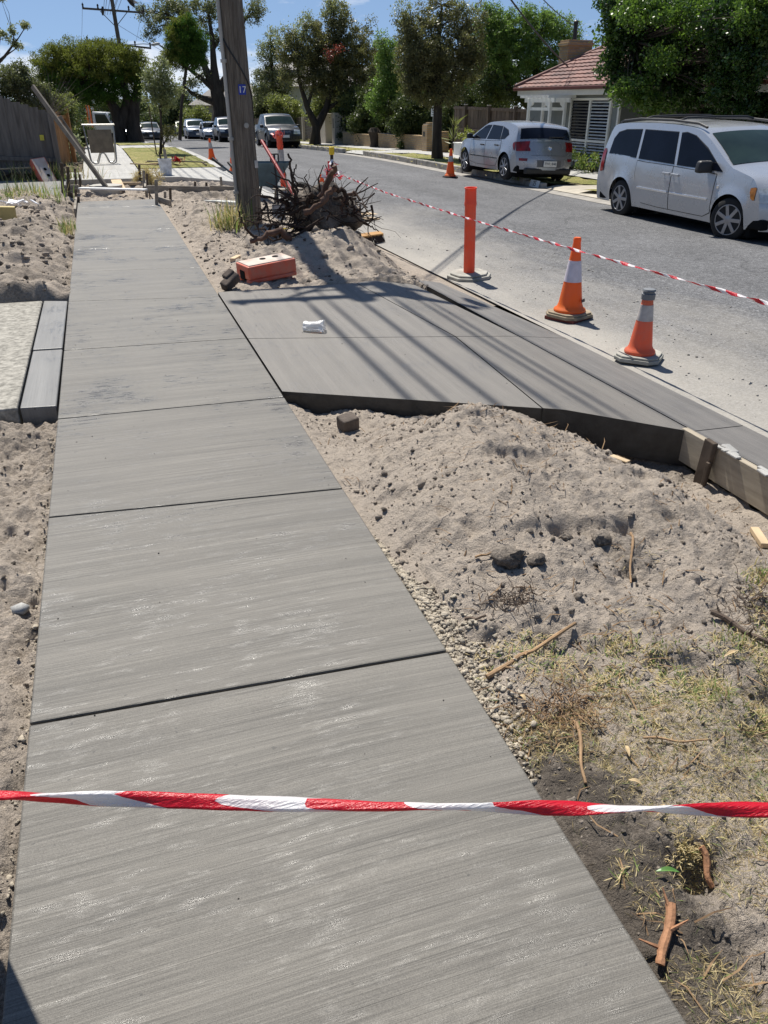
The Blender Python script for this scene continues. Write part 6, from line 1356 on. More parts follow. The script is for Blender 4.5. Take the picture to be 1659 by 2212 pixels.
# heap of sticks and offcuts on the lawn
rr = random.Random(4)
for i in range(11):
    c = Vector((2.0+rr.gauss(0, .42), 23.6+rr.gauss(0, .25), .2+.012*i)); a = rr.uniform(-.5, .5)+ (0 if i % 3 else 1.2); L = rr.uniform(.35, 1.1)/2; d = Vector((math.cos(a), -math.sin(a)*.6, rr.uniform(-.08, .08)))
    plank('stick', 'broken stick in the loose heap of offcuts on the near lawn', c-d*L, c+d*L, .035, .03, [m_wooddark, m_woodnew, m_wood][i % 3], 'stick', 'sticks heaped on the lawn')
o = bush('straw coloured clump of torn turf behind the long form board', (1.05, 19.2, .05), (.45, .35, .16), 1400, .13, ('straw', 'straw'), 'turf_clump', 12, .07, .6, 'turf')
k = MB(); rr = random.Random(6)
for i in range(12): k.box((2.1+rr.gauss(0, .1), 23.9+rr.gauss(0, .08), .3+rr.gauss(0, .02)), (.14, .07, .004), (rr.uniform(0, 6), rr.uniform(0, 6), rr.uniform(0, 6)))
tag(k.build('tape_scrap', m_tred), 'crumpled red tape scrap on the heap of offcuts', 'tape scrap')
# wheelbarrow behind the pole
t = empty('wheelbarrow', (2.86, 15.7, -.02), 0, 'blue wheelbarrow with black hand grips behind the timber pole', 'wheelbarrow'); O = Vector(t.location)
m_wb = M("worn_blue_steel", (.07, .115, .14), .5, .3, var=.35, vs=6)
k = MB(); a = [(-.22, -.26), (.28, -.22), (.28, .22), (-.22, .26)]; b = [(-.45, -.32), (.56, -.28), (.56, .28), (-.45, .32)]
V = [(x, y, .34) for x, y in a] + [(x, y, .74+.0*x) for x, y in b] + [(x*.96, y*.95, .37) for x, y in a] + [(x*.97, y*.95, .74) for x, y in b]
k.add(V, [(3, 2, 1, 0)] + [(i, (i+1) % 4, 4+(i+1) % 4, 4+i) for i in range(4)] + [(8, 9, 10, 11)] + [(8+(i+1) % 4, 8+i, 12+i, 12+(i+1) % 4) for i in range(4)] + [(4+i, 4+(i+1) % 4, 12+(i+1) % 4, 12+i) for i in range(4)]); k.build('tray', m_wb, t, fixn=True)
for y in (-.28, .28):
    h = at(461 if y < 0 else 480, 344 if y < 0 else 352, 15.9+y)-O; k = MB(); k.tube([(.75, y*.3, .2), (.2, y*.7, .32), (-.45, y, .52), h], .019, 8); ha = k.build('handle', m_wb, t, smooth=True)
    d = (h-Vector((-.45, y, .52))).normalized(); k = MB(); k.tube([h-d*.24, h], .027, 8); k.build('grip', m_plastic, ha)
    k = MB(); k.tube([(-.25, y*.8, .42), (-.34, y*.9, .0), (-.1, y*.85, .0), (0, y*.7, .36)], .016, 6); k.build('leg', m_plastic, t)
k = MB(); k.lathe([(.08, -.045), (.17, -.05), (.2, 0), (.17, .05), (.08, .045)], (.72, 0, .2), 22, axis='y'); k.build('wheel', m_tyre, t, smooth=True, fixn=True)
t.rotation_euler = (0, 0, R(-14))
# shovels, red bar
def shovel(label, a, b, mat, grip=True, r=.017):
    t = empty('shovel', b, 0, label, 'tool'); a = Vector(a)-Vector(b); k = MB(); k.tube([a, (0, 0, 0)], r, 8); k.build('shaft', mat, t, smooth=True)
    if grip: u = a.normalized(); s = Vector((1, 0, 0)); k = MB(); k.tube([a-u*.14, a-u*.1+s*.06, a-u*.01+s*.062, a+s*.05, a-s*.05, a-u*.01-s*.062, a-u*.1-s*.06, a-u*.14], .012, 6); k.build('grip', m_plastic, t, smooth=True)
    d = -a.normalized(); k = MB(); k.prism([(-.1, 0), (.1, 0), (.11, .15), (.06, .26), (0, .3), (-.06, .26), (-.11, .15)], -.003, .003); bl = k.build('blade', m_alu, t); bl.rotation_euler = d.to_track_quat('Y', 'Z').to_euler(); return t
shovel('black handled shovel stuck upright in the soil behind the timber pole', at(592, 333, 12.9), at(601, 442, 12.75), m_plastic)
shovel('long red handled bar leaning from the timber pole into the roots', at(565, 304, 12.6), at(640, 430, 11.6), M("red_painted_bar", (.42, .015, .012), .4), False, .024)
k = MB(); c = at(622, 405, 15.0); O = Vector((c.x, 15.0, -.16))
t = empty('timber_trestle', O, R(10), 'small rough timber trestle in the gap right of the timber pole', 'trestle')
for x in (-.18, .18):
    for y in (-.14, .14): k = MB(); k.bar((x*1.2, y*1.4, 0), (x, y, .45), .045, .03); k.build('leg', m_wood, t)
k = MB(); k.box((0, 0, .46), (.5, .34, .03)); k.build('top', m_wood, t)
# pale slabs with a clamp
k = MB(); k.prism([(-.34, -.2), (.3, -.24), (.36, .22), (-.1, .26)], .0, .045); o = k.build('slab', M("pale_grey_slab", (.5, .5, .46), .8, var=.15), bevel=.006); tag(o, 'upper pale slab of the little stack left of the timber pole', 'slab', 'stacked slabs'); o.location = (1.88, 14.0, .20); o.rotation_euler = (R(-4), R(3), R(-20))
k = MB(); k.prism([(-.42, -.22), (.42, -.22), (.42, .22), (-.36, .2)], .0, .04); o = k.build('slab', M("pale_grey_slab", (.5, .5, .46), .8, var=.15), bevel=.006); tag(o, 'lower pale slab of the little stack left of the timber pole', 'slab', 'stacked slabs'); o.location = (1.82, 13.85, .12); o.rotation_euler = (R(-3), 0, R(-10))
k = MB(); k.tube([(-.06, 0, 0), (-.06, 0, .09), (.06, 0, .09), (.06, 0, 0)], .01, 6); o = tag(k.build('metal_clamp', m_alu), 'small metal clamp on the front of the slab stack', 'clamp'); o.location = (1.83, 13.62, .13)
# plywood, broom
for i, (px, py, w, l, rz) in enumerate(((783, 462, .55, .4, .3), (782, 472, .6, .3, .25))):
    p = onz(px, py, -.22+.02*i); k = MB(); k.box((0, 0, 0), (w, l, .02)); o = k.build('plywood_sheet', m_woodnew, bevel=.002); o.location = p; o.rotation_euler = (0, R(3), rz); tag(o, ('larger' if i == 0 else 'smaller, lower') + ' plywood offcut lying on the road behind the root ball', 'plywood', 'plywood offcuts')
p = onz(800, 518, -.19); t = empty('broom_head', p, R(24), 'broom head with an orange timber back and dark bristles lying on the road dust', 'broom')
k = MB(); k.box((0, .01, .07), (.5, .10, .045), (R(20), 0, 0)); k.build('back', M("orange_broom_back", (.55, .30, .10), .6), t, bevel=.01)
k = MB()
for i in range(140): x = -.24+.48*i/139; k.bar((x, -.02+random.uniform(-.02, .02), .06), (x+random.uniform(-.015, .015), -.07+random.uniform(-.03, .02), -.045), .006, .006)
k.build('bristles', M("dark_bristle", (.06, .04, .03), .9), t)
plank('offcut', 'pale sawn offcut lying on the soil above the orange barrier foot', onz(502, 562, .12), onz(517, 554, .12), .06, .04, m_woodnew)
# water barrier foot lying on the soil
def barrier(label, loc, rot, L=.56, W=.30, H=.18):
    t = empty('barrier_block', loc, 0, label, 'barrier foot', 'orange barrier feet'); t.rotation_euler = rot
    mo = plast("sun_bleached_orange", (.66, .12, .06), .5, .0); k = MB()
    k.box((0, 0, H*.62), (L, W, H*.76)); k.box((0, -W*.36, H*.12), (L, W*.28, H*.24)); k.box((0, W*.36, H*.12), (L, W*.28, H*.24)); k.build('body', mo, t, bevel=.014, seg=3)
    k = MB(); k.box((0, 0, H+.004), (L*.93, W*.88, .012)); tp = k.build('top_face', M("bleached_orange_top", (.52, .47, .42), .8, var=.2, vs=5, c2=(.47, .36, .29)), t, bevel=.008)
    for x in (-.02, .13):
        k = MB(); k.lathe([(.035, 0), (.032, .006)], (x, .03, H+.009), 16); k.build('hole', m_dark, tp); 
    k = MB(); k.box((-L/2-.001, -.0, H*.42), (.01, W*.36, H*.5)); k.build('slot', m_dark, t, bevel=.003)
    return t
barrier('bleached orange barrier foot with two holes lying on the soil beside the path', (1.52, 8.38, .055), (R(2), R(-4), R(16)))
barrier('orange barrier foot tipped up against the foot of the grey fence', (-1.20, 19.75, .30), (R(10), R(52), R(-58)), .62, .32, .17)
k = MB(); k.box((0, 0, .05), (.2, .09, .10)); k.box((.04, .05, .09), (.12, .07, .05)); o = tag(k.build('broken_block', M("dark_damp_brick", (.10, .075, .06), .9, var=.35, vs=9, bs=.5), bevel=.012), 'broken dark brick propped at the corner of the crossover by the barrier foot', 'brick'); o.location = (1.08, 8.02, .07); o.rotation_euler = (R(20), R(-28), R(30))
k = MB(); k.box((0, 0, .03), (.11, .10, .085)); o = tag(k.build('soil_block', M("dark_clod", (.115, .092, .075), .95, var=.3, vs=14, bs=.8), bevel=.01), 'square dark clod on the pale sand below the crossover edge', 'clod'); o.location = onz(752, 922, -.055); o.rotation_euler = (R(8), R(-6), R(14))
# crushed clear cup on the apron
m_cup, nt, b = newmat("clear_crumpled_plastic"); setp(b, Roughness=.22); b.inputs['Base Color'].default_value = (.86, .86, .86, 1); b.inputs['Transmission Weight'].default_value = .45; b.inputs['Alpha'].default_value = .8; bump(nt, b, noise(nt, coords(nt), 45, 3), .7, .01)
t = empty('plastic_cup', (1.47, 6.16, .032), R(-24), 'crushed clear plastic cup lying on the fresh crossover', 'cup'); k = MB(); n = 28; rings = [(-.085, .036), (-.082, .041), (-.06, .043), (0, .048), (.05, .053), (.078, .057), (.085, .06), (.09, .057)]
V = []; rr = random.Random(2)
for h, r in rings:
    for j in range(n):
        a = 2*math.pi*j/n; q = r*(1+.17*math.sin(a*3+h*40)+.09*math.sin(a*7-h*60)); V.append((h, q*math.cos(a), max(-.001, .043+q*math.sin(a)*(.82))))
k.add(V, [(i*n+j, i*n+(j+1) % n, (i+1)*n+(j+1) % n, (i+1)*n+j) for i in range(len(rings)-1) for j in range(n)] + [tuple(range(n))]); k.build('cup', m_cup, t, smooth=True)
k = MB(); k.box((.03, -.06, .004), (.09, .02, .004), (0, 0, .2)); k.build('printed_label', M("cup_print", (.5, .25, .12), .5), t)
# left side litter
plank('timber_beam', 'thick yellow painted timber end at the left edge', at(-30, 461, 12.6), at(34, 462, 12.6), .14, .19, M("yellow_timber", (.50, .40, .16), .75, var=.25), bev=.006)
k = MB(); rr = random.Random(8)
for i in range(16): k.box((rr.gauss(0, .16), rr.gauss(0, .06), .04+abs(rr.gauss(0, .025))), (.14, .06, .02), (rr.uniform(-.5, .5), rr.uniform(-.5, .5), rr.uniform(0, 3)))
o = tag(k.build('plastic_rag', m_twht, bevel=.008), 'crumpled white plastic rag behind the yellow timber', 'rag'); p = at(20, 448, 13.4); o.location = p
k = MB()
for i in range(8): k.box((rr.gauss(0, .06), rr.gauss(0, .04), .02+abs(rr.gauss(0, .02))), (.1, .05, .004), (rr.uniform(-.8, .8), rr.uniform(-.8, .8), rr.uniform(0, 3)), i % 2)
o = tag(k.build('tape_scrap', [m_twht, m_tred]), 'white and red plastic scrap on the soil below the yellow timber', 'tape scrap'); o.location = onz(30, 492, .10)
for i, (px, c, lab) in enumerate(((52, (.75, .72, .68), 'white and orange tipped survey peg on the grey driveway'), (64, (.8, .22, .03), 'orange tipped survey peg between two others on the grey driveway'), (84, (.75, .55, .05), 'yellow tipped survey peg on the grey driveway'))):
    a = onz(px, 374+i, .21); b = a+Vector((.62, -1.3, -.01)); t = empty('survey_peg', a, 0, lab, 'peg', 'survey pegs'); k = MB(); k.tube([(0, 0, .02), b-a], .014, 6); k.build('shaft', m_woodnew, t); k = MB(); d = (b-a).normalized(); k.tube([-d*.02, d*.1], .032, 8); k.build('tip', M("peg_tip_%d" % i, c, .5), t)
k = MB(); k.tube([(-.42, 0, 0), (-.42, 0, .4), (.42, 0, .42), (.42, 0, 0)], .02, 6); o = tag(k.build('garden_hoop', m_woodnew), 'low timber garden hoop in front of the grey paling fence', 'hoop'); o.location = (-1.72, 20.1, .02)
# grass tufts and weeds
def tuft(name, label, c, rx, ry, n, L, mats, lean=.5, cat='grass', floor=None):
    P = np.stack([c[0]+RNG.normal(size=n)*rx, c[1]+RNG.normal(size=n)*ry, np.full(n, c[2])], 1); a = RNG.uniform(0, 6.28, n); e = RNG.uniform(.35, 1.0, n)
    if floor is not None: P[:, 2] = floor(P[:, 0], P[:, 1])-.004
    D = np.stack([np.cos(a)*lean*(1.2-e), np.sin(a)*lean*(1.2-e), e], 1); D /= np.linalg.norm(D, axis=1)[:, None]
    w = np.cross(D, np.array([0, 0, 1.])); w /= np.linalg.norm(w, axis=1)[:, None]+1e-9; l = (L*RNG.uniform(.4, 1.2, n))[:, None]; hw_ = l*.018+.0014
    M1 = P+D*l*.55; D2 = D.copy(); D2[:, 2] -= .55; D2 /= np.linalg.norm(D2, axis=1)[:, None]; T = M1+D2*l*.5
    V = np.stack([P-w*hw_, P+w*hw_, M1+w*hw_*.9, M1-w*hw_*.9, M1-w*hw_*.9, M1+w*hw_*.9, T+w*hw_*.12, T-w*hw_*.12], 1).reshape(-1, 3)
    F = np.arange(n*8).reshape(-1, 4); mi = np.repeat(RNG.integers(0, len(mats), n), 2)
    return tag(fastmesh(name, V, F, [LF[m] for m in mats], None, False, mi), label, cat, None, 'stuff')
tuft('long_grass', 'tufts of long green grass on the soil bank left of the path end', (-1.3, 15.5, .19), .30, .35, 420, .33, ('grass', 'grass', 'straw'))
tuft('long_grass', 'yellowing long grass at the left foot of the timber pole', (1.66, 11.75, .12), .14, .2, 260, .34, ('grass', 'straw', 'straw'))
tuft('weed', 'little weed at the left edge of the path beyond the driveway', (-.56, 12.3, .1), .05, .25, 160, .18, ('grass', 'straw'))
tuft('weed', 'weeds under the grey paling fence and barrier foot', (-1.15, 19.9, .2), .5, .15, 300, .35, ('grass', 'straw'))
tuft('kerb_weed', 'grass tuft in the gap of the far kerb in front of the hatchback', (10.8, 20.35, -.16), .1, .16, 260, .26, ('grass', 'bright'))
# upturned tree roots
m_root = M("brown_root", (.05, .034, .026), .9, var=.4, vs=9, bs=.6, bscale=40, spec=.2); m_rootl = M("paler_root", (.115, .07, .05), .85, var=.35, vs=9, bs=.4, bscale=40, spec=.2)
RC = Vector((2.72, 10.35, .43)); t = empty('tree_root_ball', (RC.x, RC.y, .05), 0, 'upturned tree root ball with tangled roots and dark clinging soil', 'root ball'); O = Vector(t.location)
n = 44; m = 30; V = []
for i in range(m+1):
    th = math.pi*i/m
    for j in range(n):
        ph = 2*math.pi*j/n; d = Vector((math.sin(th)*math.cos(ph), math.sin(th)*math.sin(ph), math.cos(th)))
        q = 1+.34*float(fbm(d.x*1.7+d.z, d.y*1.7-d.z*.7, 3, 3))+.16*float(fbm(d.x*6+d.z*4, d.y*6-d.z*3, 3, 9))
        V.append(RC-O+Vector((d.x*.46*q+d.z*-.06, d.y*.42*q, d.z*.36*q)))
k = MB(); k.add(V, [(i*n+j, i*n+(j+1) % n, (i+1)*n+(j+1) % n, (i+1)*n+j) for i in range(m) for j in range(n)]); o = k.build('soil_clump', m_soil, t, smooth=True); setdamp(o, np.full(len(V), .72)+np.array([.5*float(vnoise(v[0]*4, v[2]*4, 5)) for v in V]))
def rpath(pts, Y): return [at(px, py, Y+(pp_[0] if pp_ else 0))-O for px, py, *pp_ in pts]
big = [([(672, 418), (668, 440), (640, 455), (600, 470, .2)], .055, .03, 0), ([(690, 425, -.2), (712, 385, -.2), (722, 358, -.3)], .075, .06, 1), ([(655, 462, -.3), (690, 440, -.35), (715, 412, -.3), (722, 405, -.3)], .07, .075, 1),
       ([(640, 440, .1), (632, 400), (626, 360), (622, 332)], .035, .018, 0), ([(640, 440), (642, 405), (636, 380), (640, 355)], .022, .012, 0), ([(720, 405), (742, 415), (752, 440)], .05, .04, 0), ([(738, 465), (740, 435), (748, 420), (766, 416), (770, 420)], .035, .022, 1), ([(740, 470), (762, 462), (776, 456), (778, 442)], .035, .015, 0),
       ([(745, 450), (770, 470), (800, 490), (818, 500)], .02, .01, 0), ([(735, 430), (770, 462), (810, 480)], .014, .007, 0), ([(700, 470, -.2), (660, 490, -.3), (600, 485, -.3), (545, 497, -.2)], .022, .009, 0), ([(690, 480, -.2), (640, 505, -.4), (590, 520, -.4), (560, 512, -.3)], .025, .012, 0),
       ([(630, 515, -.5), (605, 500, -.5), (570, 510, -.5), (540, 522, -.5)], .085, .06, 1), ([(560, 520, -.5), (535, 500, -.5), (520, 470, -.5), (515, 455, -.5)], .03, .012, 0), ([(600, 515, -.4), (560, 490, -.4), (530, 475, -.4)], .022, .012, 0), ([(720, 430), (755, 428), (765, 445), (758, 470)], .03, .02, 0), ([(640, 440), (610, 420), (590, 400)], .02, .009, 0), ([(700, 420), (665, 400), (620, 360)], .012, .005, 0)]
for pts, r0, r1, c in big:
    P = rpath(pts, 10.0); Q = []
    for i in range(len(P)-1):
        for f in np.linspace(0, 1, 5)[:-1]: Q.append(P[i].lerp(P[i+1], f)+Vector((random.gauss(0, .012), random.gauss(0, .012), random.gauss(0, .012))))
    Q.append(P[-1]); k = MB(); k.tube(Q, [(r0+(r1-r0)*i/(len(Q)-1))*(.5 if r0 > .05 else .65)+random.uniform(-.1, .1)*r1 for i in range(len(Q))], 9); k.build('root', m_rootl if c else m_root, t, smooth=True)
k = MB(); rr = random.Random(21)
for i in range(330):
    a = rr.uniform(0, 6.28); p = RC-O+Vector((math.cos(a)*.3*rr.random()-(.15 if i % 2 else rr.uniform(-.55, .75)), math.sin(a)*.3, rr.uniform(-.2, .25))); d = Vector((rr.gauss(-.25, .8), rr.gauss(-.1, .5), rr.gauss(-.02, .32))); L = rr.uniform(.25, .8); P = [p]
    for q in range(6): d = (d+Vector((rr.gauss(0, .35), rr.gauss(0, .35), rr.gauss(-.05, .3)))).normalized(); P.append(P[-1]+d*L/6)
    if min(v.z for v in P) < -.02: continue
    r = rr.choice((.005, .007, .010, .018)); k.tube(P, [r*(1-.12*j) for j in range(7)], 5, cap=False)
o = k.build('fine_roots', m_root, t, smooth=True); o["kind"] = "stuff"
k = MB()
for i in range(7): k.box((rr.gauss(0, .10), rr.gauss(0, .05), .03+abs(rr.gauss(0, .02))), (.14, .07, .03), (rr.uniform(-.5, .5), rr.uniform(-.5, .5), rr.uniform(0, 3)))
o = tag(k.build('work_glove', M("yellow_fabric", (.62, .48, .04), .8), bevel=.012), 'crumpled yellow glove lying under the roots', 'glove'); o.location = onz(638, 502, .12)
k = MB(); k.box((0, 0, .05), (.16, .1, .1)); o = tag(k.build('broken_block', M("orange_brick", (.55, .17, .08), .8, var=.3, vs=8), bevel=.01), 'orange broken brick showing between the roots', 'brick'); o.location = onz(672, 500, .12); o.rotation_euler = (.2, .1, .6)

# ------------------------------------------------------------------ litter on the bare soil in front
def hz(x, y): return float(soil_right(x, y))
def stick(label, a, b, r0, r1, mat, knobs=3, group=None, lift=.008):
    A_ = Vector((a[0], a[1], hz(*a)+r0+lift)); B_ = Vector((b[0], b[1], hz(*b)+r1+lift)); P = []
    for i in range(13):
        f = i/12; p = A_.lerp(B_, f); p.z = max(p.z, hz(p.x, p.y)+r0*.6); p += Vector((math.sin(f*7)*.006, math.cos(f*5)*.005, math.sin(f*9)*.002)); P.append(p)
    k = MB(); k.tube(P, [r0+(r1-r0)*i/12+random.uniform(-.12, .12)*r0 for i in range(13)], 8)
    for q in range(knobs):
        p = P[2+q*3]; d = Vector((random.gauss(0, 1), random.gauss(0, 1), .6)).normalized(); k.tube([p, p+d*r0*2, p+d*r0*4.5+Vector((0, 0, .002))], [r0*.5, r0*.35, r0*.15], 5)
    return tag(k.build('stick', mat, smooth=True), label, 'stick', group)
m_stk = M("tan_stick", (.30, .19, .10), .8, var=.35, vs=12, bs=.4, bscale=60); m_stkd = M("dark_stick", (.10, .07, .05), .85, var=.4, vs=12, bs=.4, bscale=60); m_stkr = M("red_brown_bark", (.33, .165, .085), .85, var=.35, vs=16, bs=.6, bscale=50)
def g2(px, py): p = onz(px, py, .0); p = onz(px, py, hz(p.x, p.y)); return (p.x, p.y)
stick('long tan stick lying from the gravel towards the sand heap', g2(1052, 1474), g2(1240, 1356), .009, .006, m_stk, 2)
stick('dark branch at the right edge below the sand heap', g2(1536, 1332), g2(1658, 1395), .011, .009, m_stkd)
stick('stout red brown stick beside the path at the bottom right', g2(1448, 1972), g2(1420, 2100), .0125, .010, m_stkr)
stick('short chunk of brown bark among the dry grass on the right', g2(1505, 1875), g2(1540, 1903), .009, .008, m_stkr, 0)
stick('thin upright twig lying on the sand heap face', g2(1362, 1165), g2(1360, 1268), .006, .004, m_stk, 1)
stick('thin pale root running down the bare soil below the root tangle', g2(1246, 1570), g2(1262, 1700), .006, .004, m_stk, 1)
stick('slender tan stick lying across the soil right of the root tangle', g2(1390, 1605), g2(1525, 1605), .004, .003, m_stk, 2)
stick('small dark stick at the gravel end under the sand heap', g2(1005, 1340), g2(1048, 1333), .006, .005, m_stkd, 0)
stick('pair of thin twigs lying on the left face of the sand heap', g2(1030, 1170), g2(1078, 1150), .005, .004, m_stk, 1)
stick('short dark twig in front of the gutter form board', g2(1440, 1062), g2(1470, 1042), .005, .004, m_stkd, 0)
plank('wood_sliver', 'pale sliver of wood on the sand near the gutter form board', (*g2(1318, 1000), hz(*g2(1318, 1000))+.015), (*g2(1355, 1016), hz(*g2(1355, 1016))+.015), .035, .008, m_woodnew)
plank('wood_sliver', 'bright broken timber piece at the right edge below the form board', (*g2(1640, 1100), hz(*g2(1640, 1100))+.02), (*g2(1668, 1125), hz(*g2(1668, 1125))+.02), .045, .03, m_woodnew)
# leaves
def leaf(label, px, py, L, w, rz, mat, name='leaf'):
    x, y = g2(px, py); k = MB(); n = 9; V = []
    for i in range(n):
        f = i/(n-1); hw_ = w/2*math.sin(math.pi*min(1, f*.96+.02))**.8
        for s in (-1, 0, 1): V.append(((f-.5)*L, s*hw_, .010+abs(s)*.004*math.sin(math.pi*f)+.006*math.sin(f*3.1)))
    k.add(V, [(i*3+j, (i+1)*3+j, (i+1)*3+j+1, i*3+j+1) for i in range(n-1) for j in (0, 1)]); o = k.build(name, mat, smooth=True); o.location = (x, y, hz(x, y)+.008); o.rotation_euler = (random.uniform(-.15, .15), random.uniform(-.15, .15), rz); return tag(o, label, 'leaf')
leaf('fresh green willow shaped leaf on the bare soil right of the path', 1440, 1893, .058, .015, -.35, M("green_leaf", (.09, .2, .045), .4, var=.15))
m_dryl = M("dry_leaf", (.48, .36, .2), .7, var=.25, vs=40)
for i, (px, py, L, w, rz, lab) in enumerate([(1355, 1630, .045, .012, 1.2, 'dry curled leaf standing out right of the root tangle'), (1580, 1415, .07, .014, .1, 'long pale dry leaf among the straw at the right'), (1128, 1520, .03, .014, 1.8, 'pale dry leaf at the edge of the gravel'), (1425, 1755, .045, .012, .5, 'dry leaf by the barrier tape on the right'), (1370, 1700, .04, .014, 2.4, 'tan dry leaf in the middle of the bare soil'), (1090, 2005, .0, .0, 0, '')]):
    if L: leaf(lab, px, py, L, w, rz, m_dryl)
# stones: crushed rock along the slab edge, clods on the heap
def pebbles(name, label, pts, sizes, mat, cat='stones', damp=None):
    ico = bmesh.new(); bmesh.ops.create_icosphere(ico, subdivisions=1, radius=1); bv = np.array([v.co[:] for v in ico.verts]); bf = np.array([[v.index for v in f.verts] for f in ico.faces]); ico.free()
    n = len(pts); k = len(bv); sc = sizes[:, None, None]*RNG.uniform(.6, 1.2, (n, 1, 3)); V = bv[None]*(1+RNG.normal(size=(n, k, 1))*.3)*sc
    a = RNG.uniform(0, 6.28, n); ca, sa = np.cos(a)[:, None], np.sin(a)[:, None]; V = np.stack([V[..., 0]*ca-V[..., 1]*sa, V[..., 0]*sa+V[..., 1]*ca, V[..., 2]*.8], -1)+pts[:, None]
    F = (bf[None]+np.arange(n)[:, None, None]*k).reshape(-1, 3); o = fastmesh(name, V.reshape(-1, 3), F, mat, None, False)
    if damp is not None: setdamp(o, np.repeat(damp, k))
    return tag(o, label, cat, None, 'stuff')
n = 2600; y = RNG.beta(2.2, 2.0, n)*1.5+1.35; x = .905+np.abs(RNG.normal(size=n))*.075*np.clip(1.25-np.abs(y-1.9)*1.9, .12, 1.1); P = np.stack([x, y, soil_right(x, y)+.004], 1)
pebbles('crushed_rock', 'cream crushed rock spilled along the right edge of the fresh path', P, np.minimum(RNG.gamma(1.6, .0026, n)+.0012, .014), M("cream_rock", (.40, .35, .275), .95, var=.35, vs=40, bs=.8, bscale=120))
n = 15000; x = RNG.uniform(.93, 3.15, n); y = RNG.uniform(.35, 4.6, n); dens = vnoise(x*4, y*4, 77)+.5; kp = RNG.random(n) < .25+.7*dens; x, y = x[kp], y[kp]; ok = y < 4.7-(x-.9)*.49; x, y = x[ok], y[ok]
P = np.stack([x, y, soil_right(x, y)+.001], 1); sz = RNG.gamma(1.1, .0026, len(x))+.001; pebbles('soil_crumbs', 'crumbs and clods scattered over the sand heap and bare verge', P, np.minimum(sz, .026), m_soil, 'soil', RNG.uniform(.1, .8, len(x)))
n = 700; x = RNG.uniform(-1.3, -.475, n); y = RNG.uniform(.8, 4.8, n); P = np.stack([x, y, soil_left(x, y)+.001], 1); pebbles('soil_crumbs', 'crumbs and clods on the soil left of the near path', P, np.minimum(RNG.gamma(1.3, .0035, n)+.0015, .016), m_soil, 'soil', RNG.uniform(.1, .8, n))
n = 260; x = -.475-np.abs(RNG.normal(size=n))*.022; y = RNG.uniform(1.4, 4.6, n); P = np.stack([x, y, soil_left(x, y)+.004], 1); pebbles('crushed_rock', 'cream crushed rock trickling along the left edge of the fresh path', P, np.minimum(RNG.gamma(1.6, .0024, n)+.0012, .01), M("cream_rock", (.50, .45, .36), .9))
n = 900; x = RNG.uniform(-2, -.48, n); y = RNG.uniform(8, 15.5, n); P = np.stack([x, y, soil_far_left(x, y)+.002], 1); pebbles('soil_crumbs', 'clods on the soil bank left of the path beyond the driveway', P, RNG.gamma(1.5, .009, n)+.004, m_soil, 'soil', RNG.uniform(.1, .9, n))
n = 1300; x = RNG.uniform(.95, 3.6, n); y = RNG.uniform(8.1, 15.5, n); P = np.stack([x, y, soil_mid(x, y)+.002], 1); pebbles('soil_crumbs', 'clods on the soil between the path and the road', P, RNG.gamma(1.4, .008, n)+.003, m_soil, 'soil', RNG.uniform(.1, .9, n))
n = 260; x = RNG.uniform(3.3, 3.9, n); P = np.stack([RNG.uniform(-.4, 3.2, n), RNG.uniform(1.0, 8, n), np.zeros(n)], 1); kp = (P[:, 0] < .85) | ((P[:, 1] > 4.9-(P[:, 0]-.9)*.45) & (P[:, 1] < 7.6)); P = P[kp]; P[:, 2] = [SL*q[1]+.001 if q[0] < .89 else apz(q[0], q[1])+.001 for q in P]
pebbles('grit', 'dark specks of grit dropped on the fresh concrete', P, np.minimum(RNG.gamma(1.5, .0012, len(P))+.001, .004), M("dark_grit", (.05, .045, .04), .9))
n = 900; P = np.stack([RNG.gamma(2, .8, n)+3.9, RNG.uniform(3.4, 13, n), np.zeros(n)], 1); P[:, 2] = [roadz(q[0], q[1])+.001 for q in P]; pebbles('grit', 'loose gravel strewn on the dusty road edge', P, RNG.gamma(1.4, .003, n)+.0015, M("road_grit", (.3, .28, .25), .9, var=.4))
o = pebbles('rock_lump', '', np.array([[-.545, 2.72, float(soil_left(-.545, 2.72))+.018]]), np.array([.034]), m_oldconc); o["kind"] = ""; del o["kind"]; tag(o, 'rough grey lump of concrete on the soil left of the path', 'rock')
for px, py, r, lab in ((1098, 1182, .052, 'large smooth dark clod half buried on the sand heap face'), (1160, 1205, .034, 'crumbled clod beside the large smooth one on the sand heap'), (1302, 1150, .038, 'dark rough clod high on the right side of the sand heap'), (1225, 1135, .022, 'small rough clod left of the dark one on the sand heap'), (1030, 905, .03, 'pale clod on the very top of the sand heap')):
    x, y = g2(px, py); k = MB(); V = []; n = 14; m = 9
    for i in range(m+1):
        for j in range(n):
            th = math.pi*i/m; ph = 2*math.pi*j/n; d = Vector((math.sin(th)*math.cos(ph), math.sin(th)*math.sin(ph), math.cos(th))); q = r*(1+.5*float(fbm(d.x*1.9+px, d.y*1.9+d.z*1.3, 3, 7))); V.append((d.x*q*1.25, d.y*q, d.z*q*.8))
    k.add(V, [(i*n+j, i*n+(j+1) % n, (i+1)*n+(j+1) % n, (i+1)*n+j) for i in range(m) for j in range(n)]); o = k.build('clod', m_soil, smooth=True); o.location = (x, y, hz(x, y)+r*.35); setdamp(o, np.full(len(V), .6 if 'pale' not in lab else .1)); tag(o, lab, 'clod')
